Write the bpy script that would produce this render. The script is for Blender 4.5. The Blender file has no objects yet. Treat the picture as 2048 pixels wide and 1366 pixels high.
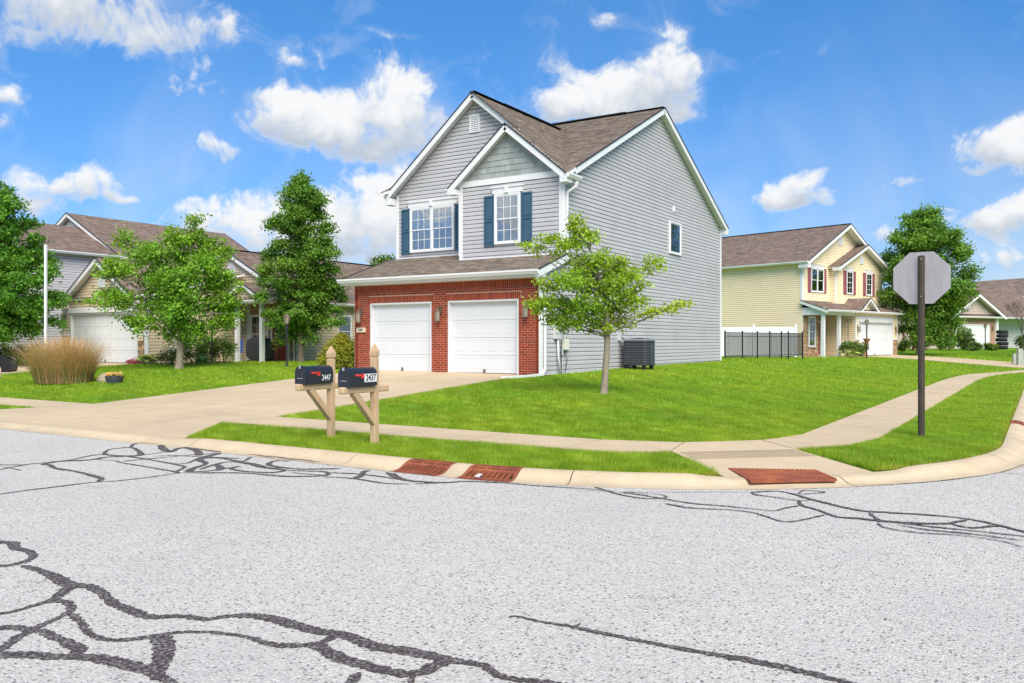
import bpy, bmesh, math, random
import numpy as np
from mathutils import Vector, Matrix
random.seed(7)
rng = np.random.default_rng(7)
SC = bpy.context.scene
COL = SC.collection
R = math.radians

# ------------------------------------------------------------------ camera
FPX = 1665.0                      # focal length in pixels of the 2048 px wide photograph
YAW = R(32.5)
CAM = Vector((0.0, 0.0, 1.5))
FW = Vector((-math.sin(YAW), math.cos(YAW), 0))
RT = Vector((math.cos(YAW), math.sin(YAW), 0))
cd = bpy.data.cameras.new('camera')
cam = bpy.data.objects.new('camera', cd)
COL.objects.link(cam)
cam.location = CAM
cam.rotation_euler = (R(90), 0, YAW)
cd.sensor_width = 36.0
cd.lens = 36.0 * FPX / 2048.0
cd.clip_start = 0.05
cd.clip_end = 3000
SC.camera = cam

# ------------------------------------------------------------------ sky, sun, exposure
SUN_EL, SUN_AZ = R(47), R(134)    # azimuth clockwise from +Y
SKY_STRENGTH = 0.11
SUN_STRENGTH = 4.6
SC.view_settings.view_transform = 'Standard'
SC.view_settings.look = 'None'
SC.view_settings.gamma = 1.0
SC.view_settings.use_curve_mapping = False
SC.view_settings.exposure = 0.35
W = bpy.data.worlds.new('World')
SC.world = W
W.use_nodes = True


class NT:
    """small helper to write node trees"""
    def __init__(s, tree):
        s.t = tree
    def n(s, typ, **kw):
        nd = s.t.nodes.new(typ)
        for k, v in kw.items():
            setattr(nd, k, v)
        return nd
    def link(s, a, b):
        s.t.links.new(a, b)
    def val(s, sock, v):
        if hasattr(v, 'links'):
            s.t.links.new(v, sock)
        else:
            sock.default_value = v
    def math(s, op, a, b=None, c=None, clamp=False):
        nd = s.n('ShaderNodeMath', operation=op, use_clamp=clamp)
        s.val(nd.inputs[0], a)
        if b is not None: s.val(nd.inputs[1], b)
        if c is not None: s.val(nd.inputs[2], c)
        return nd.outputs[0]
    def vmath(s, op, a, b=None):
        nd = s.n('ShaderNodeVectorMath', operation=op)
        s.val(nd.inputs[0], a)
        if b is not None: s.val(nd.inputs[1], b)
        return nd.outputs['Value'] if op in ('DOT_PRODUCT', 'LENGTH') else nd.outputs[0]
    def mix(s, f, a, b, typ='RGBA', blend='MIX'):
        nd = s.n('ShaderNodeMix', data_type=typ)
        if typ == 'RGBA':
            nd.blend_type = blend
            i = (0, 6, 7); o = 2
        else:
            i = (0, 2, 3); o = 0
        for k, v in zip(i, (f, a, b)):
            if typ == 'RGBA' and k > 0 and isinstance(v, (tuple, list)) and len(v) == 3:
                v = (*v, 1)
            s.val(nd.inputs[k], v)
        return nd.outputs[o]
    def noise(s, vec, scale, detail=4, rough=0.55, dist=0.0, dims=None):
        nd = s.n('ShaderNodeTexNoise')
        if dims: nd.noise_dimensions = dims
        s.link(vec, nd.inputs['Vector'])
        nd.inputs['Scale'].default_value = scale
        nd.inputs['Detail'].default_value = detail
        nd.inputs['Roughness'].default_value = rough
        nd.inputs['Distortion'].default_value = dist
        return nd.outputs['Fac']
    def ramp(s, fac, pts, interp='LINEAR'):
        nd = s.n('ShaderNodeValToRGB')
        nd.color_ramp.interpolation = interp
        e = nd.color_ramp.elements
        while len(e) < len(pts): e.new(0.5)
        for el, (p, c) in zip(e, pts):
            el.position = p
            el.color = (c, c, c, 1) if isinstance(c, (int, float)) else (*c, 1)
        s.val(nd.inputs[0], fac)
        return nd.outputs[0]
    def mrange(s, v, a, b, c=0.0, d=1.0, smooth=False):
        nd = s.n('ShaderNodeMapRange')
        if smooth: nd.interpolation_type = 'SMOOTHSTEP'
        s.val(nd.inputs[0], v)
        for k, x in zip((1, 2, 3, 4), (a, b, c, d)): s.val(nd.inputs[k], x)
        return nd.outputs[0]


def px_dir(px, py):
    d = FW + RT * ((px - 1024) / FPX) + Vector((0, 0, 1)) * ((683 - py) / FPX)
    d.normalize()
    return math.atan2(d.x, d.y), math.asin(d.z)


def build_world():
    t = NT(W.node_tree)
    for nd in list(W.node_tree.nodes): W.node_tree.nodes.remove(nd)
    out = t.n('ShaderNodeOutputWorld')
    bg = t.n('ShaderNodeBackground')
    t.link(bg.outputs[0], out.inputs[0])
    sky = t.n('ShaderNodeTexSky')
    sky.sky_type = 'NISHITA'
    sky.sun_disc = False
    sky.sun_elevation = SUN_EL
    sky.sun_rotation = SUN_AZ
    sky.altitude = 200
    sky.air_density = 1.0
    sky.dust_density = 0.6
    sky.ozone_density = 2.5
    tc = t.n('ShaderNodeTexCoord').outputs['Generated']
    nrm = t.vmath('NORMALIZE', tc)
    sep = t.n('ShaderNodeSeparateXYZ'); t.link(nrm, sep.inputs[0])
    az = t.math('ARCTAN2', sep.outputs[0], sep.outputs[1])
    el = t.math('ARCSINE', sep.outputs[2])
    # warped direction so that cloud outlines billow
    cmb = t.n('ShaderNodeCombineXYZ'); t.link(az, cmb.inputs[0]); t.link(el, cmb.inputs[1])
    w1 = t.n('ShaderNodeTexNoise', noise_dimensions='2D'); t.link(cmb.outputs[0], w1.inputs['Vector'])
    w1.inputs['Scale'].default_value = 9; w1.inputs['Detail'].default_value = 3
    wv = t.vmath('SUBTRACT', w1.outputs['Color'], (0.5, 0.5, 0.5))
    wsc = t.n('ShaderNodeVectorMath', operation='SCALE'); t.link(wv, wsc.inputs[0]); wsc.inputs['Scale'].default_value = 0.05
    pos = t.vmath('ADD', cmb.outputs[0], wsc.outputs[0])
    # clouds: (px, py, half width, half height, weight) in photograph pixels
    C = [(620, 232, 95, 42, 1.0), (560, 245, 80, 30, .9), (700, 250, 85, 60, 1.0), (775, 205, 75, 62, 1.1), (810, 225, 58, 70, 1.0),
         (700, 285, 80, 30, .8), (835, 265, 40, 40, .5), (432, 300, 46, 25, .95), (605, 195, 40, 18, .7), (900, 225, 34, 34, .6),
         (1330, 135, 64, 48, 1.1), (1270, 165, 80, 50, 1.0), (1190, 185, 80, 40, 1.0), (1110, 215, 70, 26, .9), (1350, 185, 52, 42, .9), (1240, 215, 110, 34, .9),
         (1118, 110, 42, 38, .62), (1215, 40, 26, 14, .55),
         (420, 445, 90, 55, 1.0), (520, 470, 110, 60, .95), (370, 430, 40, 34, .7), (700, 440, 90, 60, 1.0), (790, 390, 60, 50, .9), (760, 470, 110, 60, .9), (650, 490, 90, 40, .8),
         (215, 367, 42, 26, .9), (150, 375, 50, 18, .8), (60, 370, 50, 30, .8), (95, 408, 46, 20, .75), (265, 396, 34, 9, .6),
         (15, 178, 36, 20, .8), (8, 232, 18, 14, .6),
         (315, 88, 84, 17, .44), (400, 70, 52, 13, .43), (190, 50, 140, 28, .27), (100, 20, 110, 18, .20), (440, 185, 90, 26, .52), (520, 186, 34, 16, .6),
         (600, 118, 40, 13, .6), (660, 104, 36, 10, .5), (790, 62, 80, 10, .4),
         (1590, 370, 56, 30, .85), (1545, 400, 54, 20, .75), (1600, 400, 56, 18, .7), (1666, 411, 28, 12, .65), (1800, 360, 46, 20, .8),
         (1990, 300, 72, 42, 1.0), (2030, 265, 60, 40, .9), (1935, 345, 28, 14, .5), (2010, 425, 60, 28, .9), (1960, 440, 56, 20, .7), (2060, 440, 60, 34, .8), (1880, 425, 26, 8, .5),
         (2024, 525, 18, 16, .55), (1440, 305, 16, 9, .4), (1740, 480, 60, 20, .45), (1480, 460, 60, 30, .4), (1380, 235, 44, 18, .5), (1850, 470, 160, 26, .35), (2000, 520, 160, 30, .4)]
    acc = acch = None
    items = []
    for (px, py, hw, hh, w) in C:
        a, e = px_dir(px, py)
        items.append((a, e, hw / FPX / max(.2, math.cos(e)) * 1.03, hh / FPX * 1.03, w))
    r2 = random.Random(3)
    for k in range(26):                       # rest of the sky beyond the frame, clouds enlarged to whiten ambient light
        a = math.radians(32 + 10 + k * (360 - 84) / 26 + r2.uniform(-4, 4)) - 0.0
        a = (a + math.pi) % (2 * math.pi) - math.pi
        e = math.radians(r2.uniform(6, 48))
        s = r2.uniform(.09, .19)
        items.append((a, e, s * 1.3 / math.cos(e), s * .5, r2.uniform(.7, 1.05)))
    for (a, e, sa, se, w) in items:
        if acc is None:
            d = t.vmath('SUBTRACT', pos, (a, e, 0.0))
        else:                                 # chained one after another to keep the shader's stack small
            ch = t.n('ShaderNodeVectorMath', operation='MULTIPLY_ADD')
            t.link(acch, ch.inputs[0]); ch.inputs[1].default_value = (1e-9,) * 3; t.link(pos, ch.inputs[2])
            d = t.vmath('SUBTRACT', ch.outputs[0], (a, e, 0.0))
        d = t.vmath('MULTIPLY', d, (1 / sa, 1 / se, 0.0))
        q = t.vmath('DOT_PRODUCT', d, d)
        g = t.math('EXPONENT', t.math('MULTIPLY', q, -1.0))
        sp = t.n('ShaderNodeSeparateXYZ'); t.link(d, sp.inputs[0])
        g = t.math('MULTIPLY', g, w * 1.25)
        acc = g if acc is None else t.math('ADD', acc, g)
        h = t.math('MULTIPLY', g, sp.outputs[1])
        acch = h if acch is None else t.math('ADD', acch, h)
    n1 = t.noise(cmb.outputs[0], 14, 6, 0.62, 0.5, '2D')
    n2 = t.noise(cmb.outputs[0], 55, 4, 0.62, 0.3, '2D')
    vo = t.n('ShaderNodeTexVoronoi', feature='F1', voronoi_dimensions='2D')
    t.link(pos, vo.inputs['Vector']); vo.inputs['Scale'].default_value = 17; pass
    vo.inputs['Detail'].default_value = 2.0; vo.inputs['Roughness'].default_value = 0.55; vo.inputs['Lacunarity'].default_value = 2.3; vo.normalize = True
    puff = t.math('SUBTRACT', 0.5, t.math('MULTIPLY', vo.outputs['Distance'], 1.6))
    A = t.math('SUBTRACT', 1.0, t.math('EXPONENT', t.math('MULTIPLY', acc, -1.15)))
    nn = t.math('ADD', t.math('MULTIPLY', t.math('SUBTRACT', n1, 0.5), 1.35), t.math('MULTIPLY', t.math('SUBTRACT', n2, 0.5), 0.55))
    nn = t.math('ADD', nn, t.math('MULTIPLY', puff, 0.45))
    edge = t.math('MULTIPLY', t.mrange(A, 0.03, 0.25), 1.0)
    dens = t.math('ADD', A, t.math('MULTIPLY', nn, edge))
    m = t.mrange(dens, 0.38, 0.90, smooth=True)
    wisp = t.math('MULTIPLY', t.mrange(t.math('ADD', t.math('MULTIPLY', acc, 0.5), t.math('MULTIPLY', t.math('SUBTRACT', n1, 0.5), 1.4)), 0.12, 0.75), 0.35)
    # high thin veil towards the horizon and a little everywhere
    veil = t.noise(cmb.outputs[0], 4, 4, 0.55, 0.6, '2D')
    veil = t.math('MULTIPLY', t.mrange(veil, 0.42, 0.75), t.mrange(el, 0.0, 0.30, 0.55, 0.05))
    m = t.math('MAXIMUM', m, t.math('MAXIMUM', veil, wisp))
    m = t.math('MULTIPLY', m, t.mrange(el, -0.02, 0.02))
    hrel = t.math('DIVIDE', acch, t.math('MAXIMUM', acc, 0.08))
    shd = t.math('ADD', t.math('MULTIPLY', hrel, 0.9), t.math('ADD', t.math('MULTIPLY', t.math('SUBTRACT', n1, 0.5), 1.5), t.math('MULTIPLY', puff, 0.9)))
    shade = t.mrange(shd, -0.75, 0.55, smooth=True)
    thick = t.mrange(dens, 0.45, 0.85)
    base = t.mix(t.math('MULTIPLY', thick, t.math('SUBTRACT', 1.0, shade)), (6.7, 6.8, 6.9), (3.6, 4.15, 4.9))
    # sky gradient: clear polarised blue, paler towards the horizon
    tint = t.mix(t.mrange(el, 0.0, 0.42), (0.50, 0.66, 0.95), (0.40, 0.94, 1.33))
    hs = t.n('ShaderNodeHueSaturation')
    hs.inputs['Saturation'].default_value = 1.0
    t.link(sky.outputs[0], hs.inputs['Color'])
    tint = t.mix(1.0, hs.outputs[0], tint, blend='MULTIPLY')
    col = t.mix(m, tint, base)
    t.link(col, bg.inputs['Color'])
    bg.inputs['Strength'].default_value = SKY_STRENGTH
    W.cycles.sampling_method = 'MANUAL'
    W.cycles.sample_map_resolution = 512


build_world()
sd = bpy.data.lights.new('sun', 'SUN')
sd.energy = SUN_STRENGTH
sd.angle = R(48)
sd.color = (1.0, 0.90, 0.76)
sun = bpy.data.objects.new('sun', sd)
COL.objects.link(sun)
sdir = Vector((math.sin(SUN_AZ) * math.cos(SUN_EL), math.cos(SUN_AZ) * math.cos(SUN_EL), math.sin(SUN_EL)))
sun.rotation_euler = sdir.to_track_quat('Z', 'Y').to_euler()
sun.location = (0, 0, 40)

# ------------------------------------------------------------------ terrain
def ss(a, b, x):
    t = np.clip((x - a) / (b - a), 0, 1)
    return t * t * (3 - 2 * t)


def xw(y):                          # house-side edge of the side street's sidewalk
    return -3.0 + 0.0062 * np.maximum(0, y - 32.0) ** 2


def T(x, y):
    x = np.asarray(x, float); y = np.asarray(y, float)
    d1 = y - 10.5
    d2 = xw(y) - x
    k = 2.0
    h = np.clip(0.5 + 0.5 * (d2 - d1) / k, 0, 1)
    m = d2 * (1 - h) + d1 * h - k * h * (1 - h)
    up = 0.46 * np.clip(m / 9.3, 0, 1)
    return (0.09 + 0.04 * np.clip((m + 2.6) / 1.4, 0, 1) + up + 0.10 * ss(19, 28, y) * np.clip(m / 6, 0, 1)
            - 0.10 * ss(38, 48, y) + 0.3 * ss(60, 80, y))


def Tz(x, y):
    return float(T(x, y))


def at(px, py, z=0.0):              # a point of the photograph on the level z
    d = (z - CAM.z) / ((683 - py) / FPX)
    p = CAM + d * (FW + RT * ((px - 1024) / FPX))
    return Vector((p.x, p.y, z))


def gp(px, py):                     # a point of the photograph on the terrain
    z = 0.2
    for _ in range(30):
        p = at(px, py, z)
        z = 0.5 * z + 0.5 * Tz(p.x, p.y)
    return Vector((p.x, p.y, Tz(p.x, p.y)))


def atd(px, d, z=None):             # a point at depth d under pixel column px
    p = CAM + d * (FW + RT * ((px - 1024) / FPX))
    return Vector((p.x, p.y, Tz(p.x, p.y) if z is None else z))


# ------------------------------------------------------------------ materials
MATS = {}


def mat(name, color, rough=0.6, var=0.0, vscale=3.0, bump=0.0, bscale=60.0, spec=0.5, metal=0.0, attr=False, objrand=0.0,
        stain=None, sscale=1.2, samt=0.0, stretch=None, coat=0.0):
    if name in MATS: return MATS[name]
    m = bpy.data.materials.new(name)
    m.use_nodes = True
    t = NT(m.node_tree)
    b = m.node_tree.nodes['Principled BSDF']
    geo = t.n('ShaderNodeNewGeometry').outputs['Position']
    if stretch:
        mp = t.n('ShaderNodeMapping'); t.link(geo, mp.inputs[0]); mp.inputs['Scale'].default_value = stretch
        pos = mp.outputs[0]
    else:
        pos = geo
    c = (*color, 1)
    col = None
    if attr:
        a = t.n('ShaderNodeAttribute', attribute_name='tint')
        col = t.mix(1.0, c, a.outputs['Color'], blend='MULTIPLY')
    if objrand:
        oi = t.n('ShaderNodeObjectInfo').outputs['Random']
        f = t.mrange(oi, 0, 1, 1 - objrand, 1 + objrand)
        cc = t.n('ShaderNodeCombineXYZ')
        for k in range(3): t.link(f, cc.inputs[k])
        col = t.mix(1.0, col if col is not None else c, cc.outputs[0], blend='MULTIPLY')
    if var:
        f = t.mrange(t.noise(pos, vscale, 6, 0.6), 0.25, 0.75, 1 - var, 1 + var)
        cc = t.n('ShaderNodeCombineXYZ')
        for k in range(3): t.link(f, cc.inputs[k])
        col = t.mix(1.0, col if col is not None else c, cc.outputs[0], blend='MULTIPLY')
    if stain:
        f = t.math('MULTIPLY', t.mrange(t.noise(geo, sscale, 7, 0.65, 0.4), 0.48, 0.72), samt)
        col = t.mix(f, col if col is not None else c, (*stain, 1))
    if col is not None: t.link(col, b.inputs['Base Color'])
    else: b.inputs['Base Color'].default_value = c
    b.inputs['Roughness'].default_value = rough
    b.inputs['Metallic'].default_value = metal
    b.inputs['Specular IOR Level'].default_value = spec
    b.inputs['Coat Weight'].default_value = coat
    if bump:
        bn = t.n('ShaderNodeBump'); bn.inputs['Strength'].default_value = bump; bn.inputs['Distance'].default_value = 0.01
        t.link(t.noise(pos, bscale, 5, 0.6), bn.inputs['Height']); t.link(bn.outputs[0], b.inputs['Normal'])
    MATS[name] = m
    return m


def leaf_mat(name, color, trans=0.35, var=0.25):
    m = bpy.data.materials.new(name); m.use_nodes = True
    t = NT(m.node_tree); b = m.node_tree.nodes['Principled BSDF']
    a = t.n('ShaderNodeAttribute', attribute_name='tint')
    geo = t.n('ShaderNodeNewGeometry').outputs['Position']
    f = t.mrange(t.noise(geo, 1.4, 4, 0.6), 0.3, 0.7, 1 - var, 1 + var)
    cc = t.n('ShaderNodeCombineXYZ')
    for k in range(3): t.link(f, cc.inputs[k])
    col = t.mix(1.0, (*color, 1), a.outputs['Color'], blend='MULTIPLY')
    col = t.mix(1.0, col, cc.outputs[0], blend='MULTIPLY')
    t.link(col, b.inputs['Base Color'])
    b.inputs['Roughness'].default_value = 0.45
    b.inputs['Specular IOR Level'].default_value = 0.35
    tr = t.n('ShaderNodeBsdfTranslucent')
    tc = t.mix(1.0, col, (1.35, 1.25, 0.5), blend='MULTIPLY')
    t.link(tc, tr.inputs[0])
    mx = t.n('ShaderNodeMixShader'); mx.inputs[0].default_value = trans
    t.link(b.outputs[0], mx.inputs[1]); t.link(tr.outputs[0], mx.inputs[2])
    t.link(mx.outputs[0], m.node_tree.nodes['Material Output'].inputs[0])
    MATS[name] = m
    return m


def glass_mat():
    m = bpy.data.materials.new('window_glass'); m.use_nodes = True
    t = NT(m.node_tree)
    o = m.node_tree.nodes['Material Output']; m.node_tree.nodes.remove(m.node_tree.nodes['Principled BSDF'])
    tr = t.n('ShaderNodeBsdfTransparent'); tr.inputs[0].default_value = (.90, .92, .93, 1)
    gl = t.n('ShaderNodeBsdfGlossy'); gl.inputs['Roughness'].default_value = 0.02; gl.inputs[0].default_value = (.9, .93, .96, 1)
    geo = t.n('ShaderNodeNewGeometry').outputs['Position']
    bn = t.n('ShaderNodeBump'); bn.inputs['Strength'].default_value = 0.12; bn.inputs['Distance'].default_value = 0.02
    t.link(t.noise(geo, 3.0, 2), bn.inputs['Height']); t.link(bn.outputs[0], gl.inputs['Normal'])
    fr = t.n('ShaderNodeFresnel'); fr.inputs[0].default_value = 1.5
    f = t.mrange(fr.outputs[0], 0, 1, 0.27, 1.0)
    mx = t.n('ShaderNodeMixShader'); t.link(f, mx.inputs[0]); t.link(tr.outputs[0], mx.inputs[1]); t.link(gl.outputs[0], mx.inputs[2])
    t.link(mx.outputs[0], o.inputs[0])
    MATS['glass'] = m
    return m


WHITE = mat('white_trim', (.75, .75, .755), .45, var=.03, vscale=2)
DOORW = mat('white_garage_door', (.71, .72, .735), .4, var=.02, vscale=1)
SIDE = mat('grey_vinyl', (.480, .470, .482), .5, var=.05, vscale=1.3, objrand=.025, stain=(.35, .355, .345), sscale=.6, samt=.38)
SHAKE = mat('grey_shake', (.33, .355, .345), .7, var=.10, vscale=7, objrand=.14, stretch=(8, 8, 1))
ROOF = mat('brown_shingle', (.225, .180, .145), .95, var=.30, vscale=5, attr=True, bump=.6, bscale=120, spec=.15)
ROOF2 = mat('red_brown_shingle', (.225, .165, .135), .95, var=.22, vscale=3, attr=True, bump=.6, bscale=120, spec=.15)
DRIP = mat('dark_drip_edge', (.025, .025, .03), .6)
BRICK = mat('red_brick', (.30, .052, .022), .85, var=.18, vscale=9, objrand=.22, bump=.5, bscale=90, spec=.2)
BRICKA = mat('red_brick_joined', (.30, .052, .022), .85, var=.18, vscale=9, attr=True, bump=.5, bscale=90, spec=.2)
MORTAR = mat('mortar', (.56, .33, .25), .9, var=.12, vscale=12, bump=.4)
BLUE = mat('blue_shutter_paint', (.042, .098, .158), .5, var=.14, vscale=5)
ROSE = mat('rose_shutter_paint', (.30, .085, .105), .55, var=.08)
TAN = mat('tan_vinyl', (.71, .575, .415), .55, var=.04, vscale=1.5)
YEL = mat('yellow_vinyl', (.91, .76, .50), .55, var=.04, vscale=1.5)
LAV = mat('pale_grey_vinyl', (.55, .535, .545), .55, var=.05, vscale=1.5)
PINKT = mat('taupe_vinyl', (.52, .43, .36), .55, var=.05, vscale=1.5)
STONE = mat('ledge_stone', (.40, .26, .15), .85, var=.2, vscale=6, attr=True, bump=.6)
STONEG = mat('stone_mortar', (.20, .15, .11), .9)
CONC = mat('pale_concrete', (.53, .415, .265), .85, var=.09, vscale=2.2, bump=.25, bscale=150, stain=(.40, .31, .20), sscale=.5, samt=.55, objrand=.05)
CURB = mat('curb_concrete', (.54, .435, .285), .85, var=.10, vscale=3, bump=.3, bscale=120, stain=(.36, .28, .19), sscale=1.1, samt=.55, objrand=.04)
JOINT = mat('joint_dirt', (.22, .17, .11), .95)
RUST = mat('rusty_iron', (.235, .062, .030), .8, var=.3, vscale=6, bump=.4, bscale=80, stain=(.42, .13, .03), sscale=3, samt=.7)
DARK = mat('dark_void', (.012, .011, .010), .9)
SHADELINE = mat('shade_line_backing', (.045, .047, .052), .9)  # dark backing behind the lap gaps, paints the shadow line under each course
ROOMD = mat('dark_room', (.035, .035, .045), .9)
CURT = mat('white_curtain', (.80, .79, .84), .9, var=.2, vscale=9, stretch=(6, 6, .5))
SCREEN = mat('window_screen', (.10, .105, .12), .8, var=.1, vscale=4)
WOOD = mat('weathered_pine', (.56, .385, .225), .7, var=.2, vscale=7, bump=.5, bscale=40, stretch=(9, 9, 1), stain=(.38, .25, .14), sscale=4, samt=.5)
BLKM = mat('black_mailbox_paint', (.016, .020, .030), .35, var=.1, spec=.5)
REDF = mat('red_flag', (.62, .045, .035), .4)
SIGNB = mat('bare_aluminium', (.36, .34, .355), .5, var=.16, vscale=3, metal=.15, stretch=(5, 5, .6))
SIGNR = mat('red_sign_face', (.45, .02, .02), .5)
POSTM = mat('brown_steel', (.085, .068, .050), .65, var=.25, vscale=8, metal=.3)
BARK = mat('grey_bark', (.27, .225, .165), .9, var=.35, vscale=14, bump=1.0, bscale=40, stretch=(1, 1, .35))
BARKD = mat('dark_bark', (.13, .105, .08), .9, var=.3, vscale=12, bump=1.0, bscale=30, stretch=(1, 1, .35))
ACM = mat('ac_dark_coil', (.035, .037, .047), .55, var=.2, vscale=4)
ACW = mat('ac_guard_wire', (.19, .20, .24), .45, metal=.3)
ACT = mat('ac_grey_lid', (.34, .34, .38), .5)
BLK = mat('black_metal', (.018, .018, .020), .5)
BLKC = mat('black_cover', (.030, .032, .040), .55, var=.2)
RUBBER = mat('black_rubber', (.012, .012, .013), .75)
LAMPG = mat('lamp_bronze', (.20, .15, .11), .5, metal=.4)
LGLASS = mat('lamp_frosted_glass', (.33, .29, .24), .25)
REDDOOR = mat('dark_red_door', (.20, .018, .025), .4)
BROWND = mat('red_brown_door', (.30, .07, .03), .5)
TERRA = mat('terracotta', (.34, .12, .07), .8, var=.2)
PLQ = mat('limestone_plaque', (.72, .62, .46), .8, var=.06)
INK = mat('black_lettering', (.02, .018, .016), .7)
WINK = mat('white_lettering', (.8, .8, .8), .5)
METER = mat('grey_utility_paint', (.55, .57, .58), .5)
BOXT = mat('beige_utility_plastic', (.66, .64, .56), .5)
FOUND = mat('foundation', (.50, .42, .25), .9, var=.15)
GREENM = mat('grey_green_steel', (.36, .40, .33), .6, var=.08)
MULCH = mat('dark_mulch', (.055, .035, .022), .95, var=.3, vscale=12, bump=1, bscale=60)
ROCK = mat('tan_boulder', (.36, .31, .22), .9, var=.25, vscale=6, bump=1, bscale=25)
PLANT = mat('dark_planter', (.06, .065, .08), .7, var=.2)
GALV = mat('white_vinyl_fence', (.78, .79, .80), .45)
glass_mat()
GLASS = MATS['glass']
L_MAPLE = leaf_mat('leaf_light_maple', (.240, .405, .036), .42)
L_LMAPLE = leaf_mat('leaf_left_maple', (.165, .350, .030), .40)
L_PEAR = leaf_mat('leaf_pear', (.120, .262, .032), .34)
L_DARK = leaf_mat('leaf_dark', (.095, .260, .026), .34)
L_SHRUB = leaf_mat('leaf_shrub', (.115, .200, .040), .25)
L_YEW = leaf_mat('leaf_golden_evergreen', (.26, .31, .035), .3)
L_DRY = leaf_mat('dry_grass_blade', (.70, .44, .23), .25, var=.15)
L_GRASS = leaf_mat('grass_blade', (.245, .445, .032), .42, var=.08)
L_HOSTA = leaf_mat('hosta_leaf', (.24, .36, .12), .25)
PETAL_R = leaf_mat('crimson_petal', (.45, .02, .10), .2)
PETAL_B = leaf_mat('violet_petal', (.10, .10, .60), .2)
PETAL_W = leaf_mat('white_petal', (.75, .75, .70), .2)


def lawn_mat():
    m = bpy.data.materials.new('lawn_ground'); m.use_nodes = True
    t = NT(m.node_tree); b = m.node_tree.nodes['Principled BSDF']
    geo = t.n('ShaderNodeNewGeometry').outputs['Position']
    a = t.noise(geo, 0.45, 5, 0.6)
    mp = t.n('ShaderNodeMapping'); t.link(geo, mp.inputs[0]); mp.inputs['Scale'].default_value = (1, 1, 1)
    f = t.noise(mp.outputs[0], 28, 6, 0.7)
    c = t.mix(t.mrange(a, 0.3, 0.7), (.18, .345, .014), (.24, .42, .020))
    c = t.mix(t.mrange(f, 0.35, 0.7, 0, .6), c, (.085, .19, .010))
    t.link(c, b.inputs['Base Color'])
    b.inputs['Roughness'].default_value = .9
    b.inputs['Specular IOR Level'].default_value = .1
    bn = t.n('ShaderNodeBump'); bn.inputs['Strength'].default_value = 1.0; bn.inputs['Distance'].default_value = 0.05
    t.link(t.noise(geo, 45, 4, .7), bn.inputs['Height']); t.link(bn.outputs[0], b.inputs['Normal'])
    return m


def asphalt_mat():
    m = bpy.data.materials.new('aged_asphalt'); m.use_nodes = True
    t = NT(m.node_tree); b = m.node_tree.nodes['Principled BSDF']
    geo = t.n('ShaderNodeNewGeometry').outputs['Position']
    v = t.n('ShaderNodeTexVoronoi'); t.link(geo, v.inputs['Vector']); v.inputs['Scale'].default_value = 85; v.inputs['Randomness'].default_value = 1
    cellv = t.n('ShaderNodeSeparateColor'); t.link(v.outputs['Color'], cellv.inputs[0])
    n1 = t.noise(geo, 48, 6, 0.75)
    n2 = t.noise(geo, 1.3, 5, 0.6)
    n3 = t.noise(geo, 240, 3, 0.6)
    c = t.mix(t.mrange(cellv.outputs[0], 0.0, 1.0), (.44, .42, .39), (.685, .655, .60))
    c = t.mix(t.mrange(cellv.outputs[1], .94, 1.0, 0, .6), c, (.40, .30, .22))
    c = t.mix(t.mrange(n1, .565, .64, 0, .9), c, (.07, .066, .07))
    c = t.mix(t.mrange(n3, .60, .72, 0, .5), c, (.12, .115, .12))
    pv = t.n('ShaderNodeTexVoronoi'); t.link(geo, pv.inputs['Vector']); pv.inputs['Scale'].default_value = 38
    pc = t.n('ShaderNodeSeparateColor'); t.link(pv.outputs['Color'], pc.inputs[0])
    pit = t.math('MULTIPLY', t.mrange(pv.outputs['Distance'], .40, .22), t.mrange(pc.outputs[0], .62, .70))
    c = t.mix(t.math('MULTIPLY', pit, .85), c, (.06, .055, .055))
    gv = t.n('ShaderNodeTexVoronoi', feature='DISTANCE_TO_EDGE'); mpv = t.n('ShaderNodeVectorMath', operation='ADD'); t.link(geo, mpv.inputs[0])
    nz = t.n('ShaderNodeTexNoise'); t.link(geo, nz.inputs['Vector']); nz.inputs['Scale'].default_value = 5; nz.inputs['Detail'].default_value = 4
    t.link(nz.outputs['Color'], mpv.inputs[1]); t.link(mpv.outputs[0], gv.inputs['Vector']); gv.inputs['Scale'].default_value = .9
    hair = t.math('MULTIPLY', t.mrange(gv.outputs['Distance'], .006, .002), t.mrange(t.noise(geo, .8, 3), .54, .62))
    c = t.mix(t.math('MULTIPLY', hair, .65), c, (.08, .075, .075))
    c = t.mix(t.mrange(n2, .42, .70, 0, .30), c, (.46, .445, .42))
    c = t.mix(t.mrange(t.noise(geo, .35, 3), .45, .65, 0, .18), c, (.40, .385, .365))
    t.link(c, b.inputs['Base Color'])
    b.inputs['Roughness'].default_value = .9
    b.inputs['Specular IOR Level'].default_value = .2
    bn = t.n('ShaderNodeBump'); bn.inputs['Strength'].default_value = .7; bn.inputs['Distance'].default_value = 0.008
    hh = t.math('ADD', t.math('MULTIPLY', v.outputs['Distance'], -1.2), t.math('MULTIPLY', n1, -1.2))
    t.link(hh, bn.inputs['Height']); t.link(bn.outputs[0], b.inputs['Normal'])
    return m


LAWN = lawn_mat()
ASPH = asphalt_mat()
TAR = mat('tar_sealant', (.060, .048, .048), .8, var=.35, vscale=40, bump=.5, bscale=150, spec=.15, stain=(.42, .40, .38), sscale=55, samt=.9)

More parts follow.
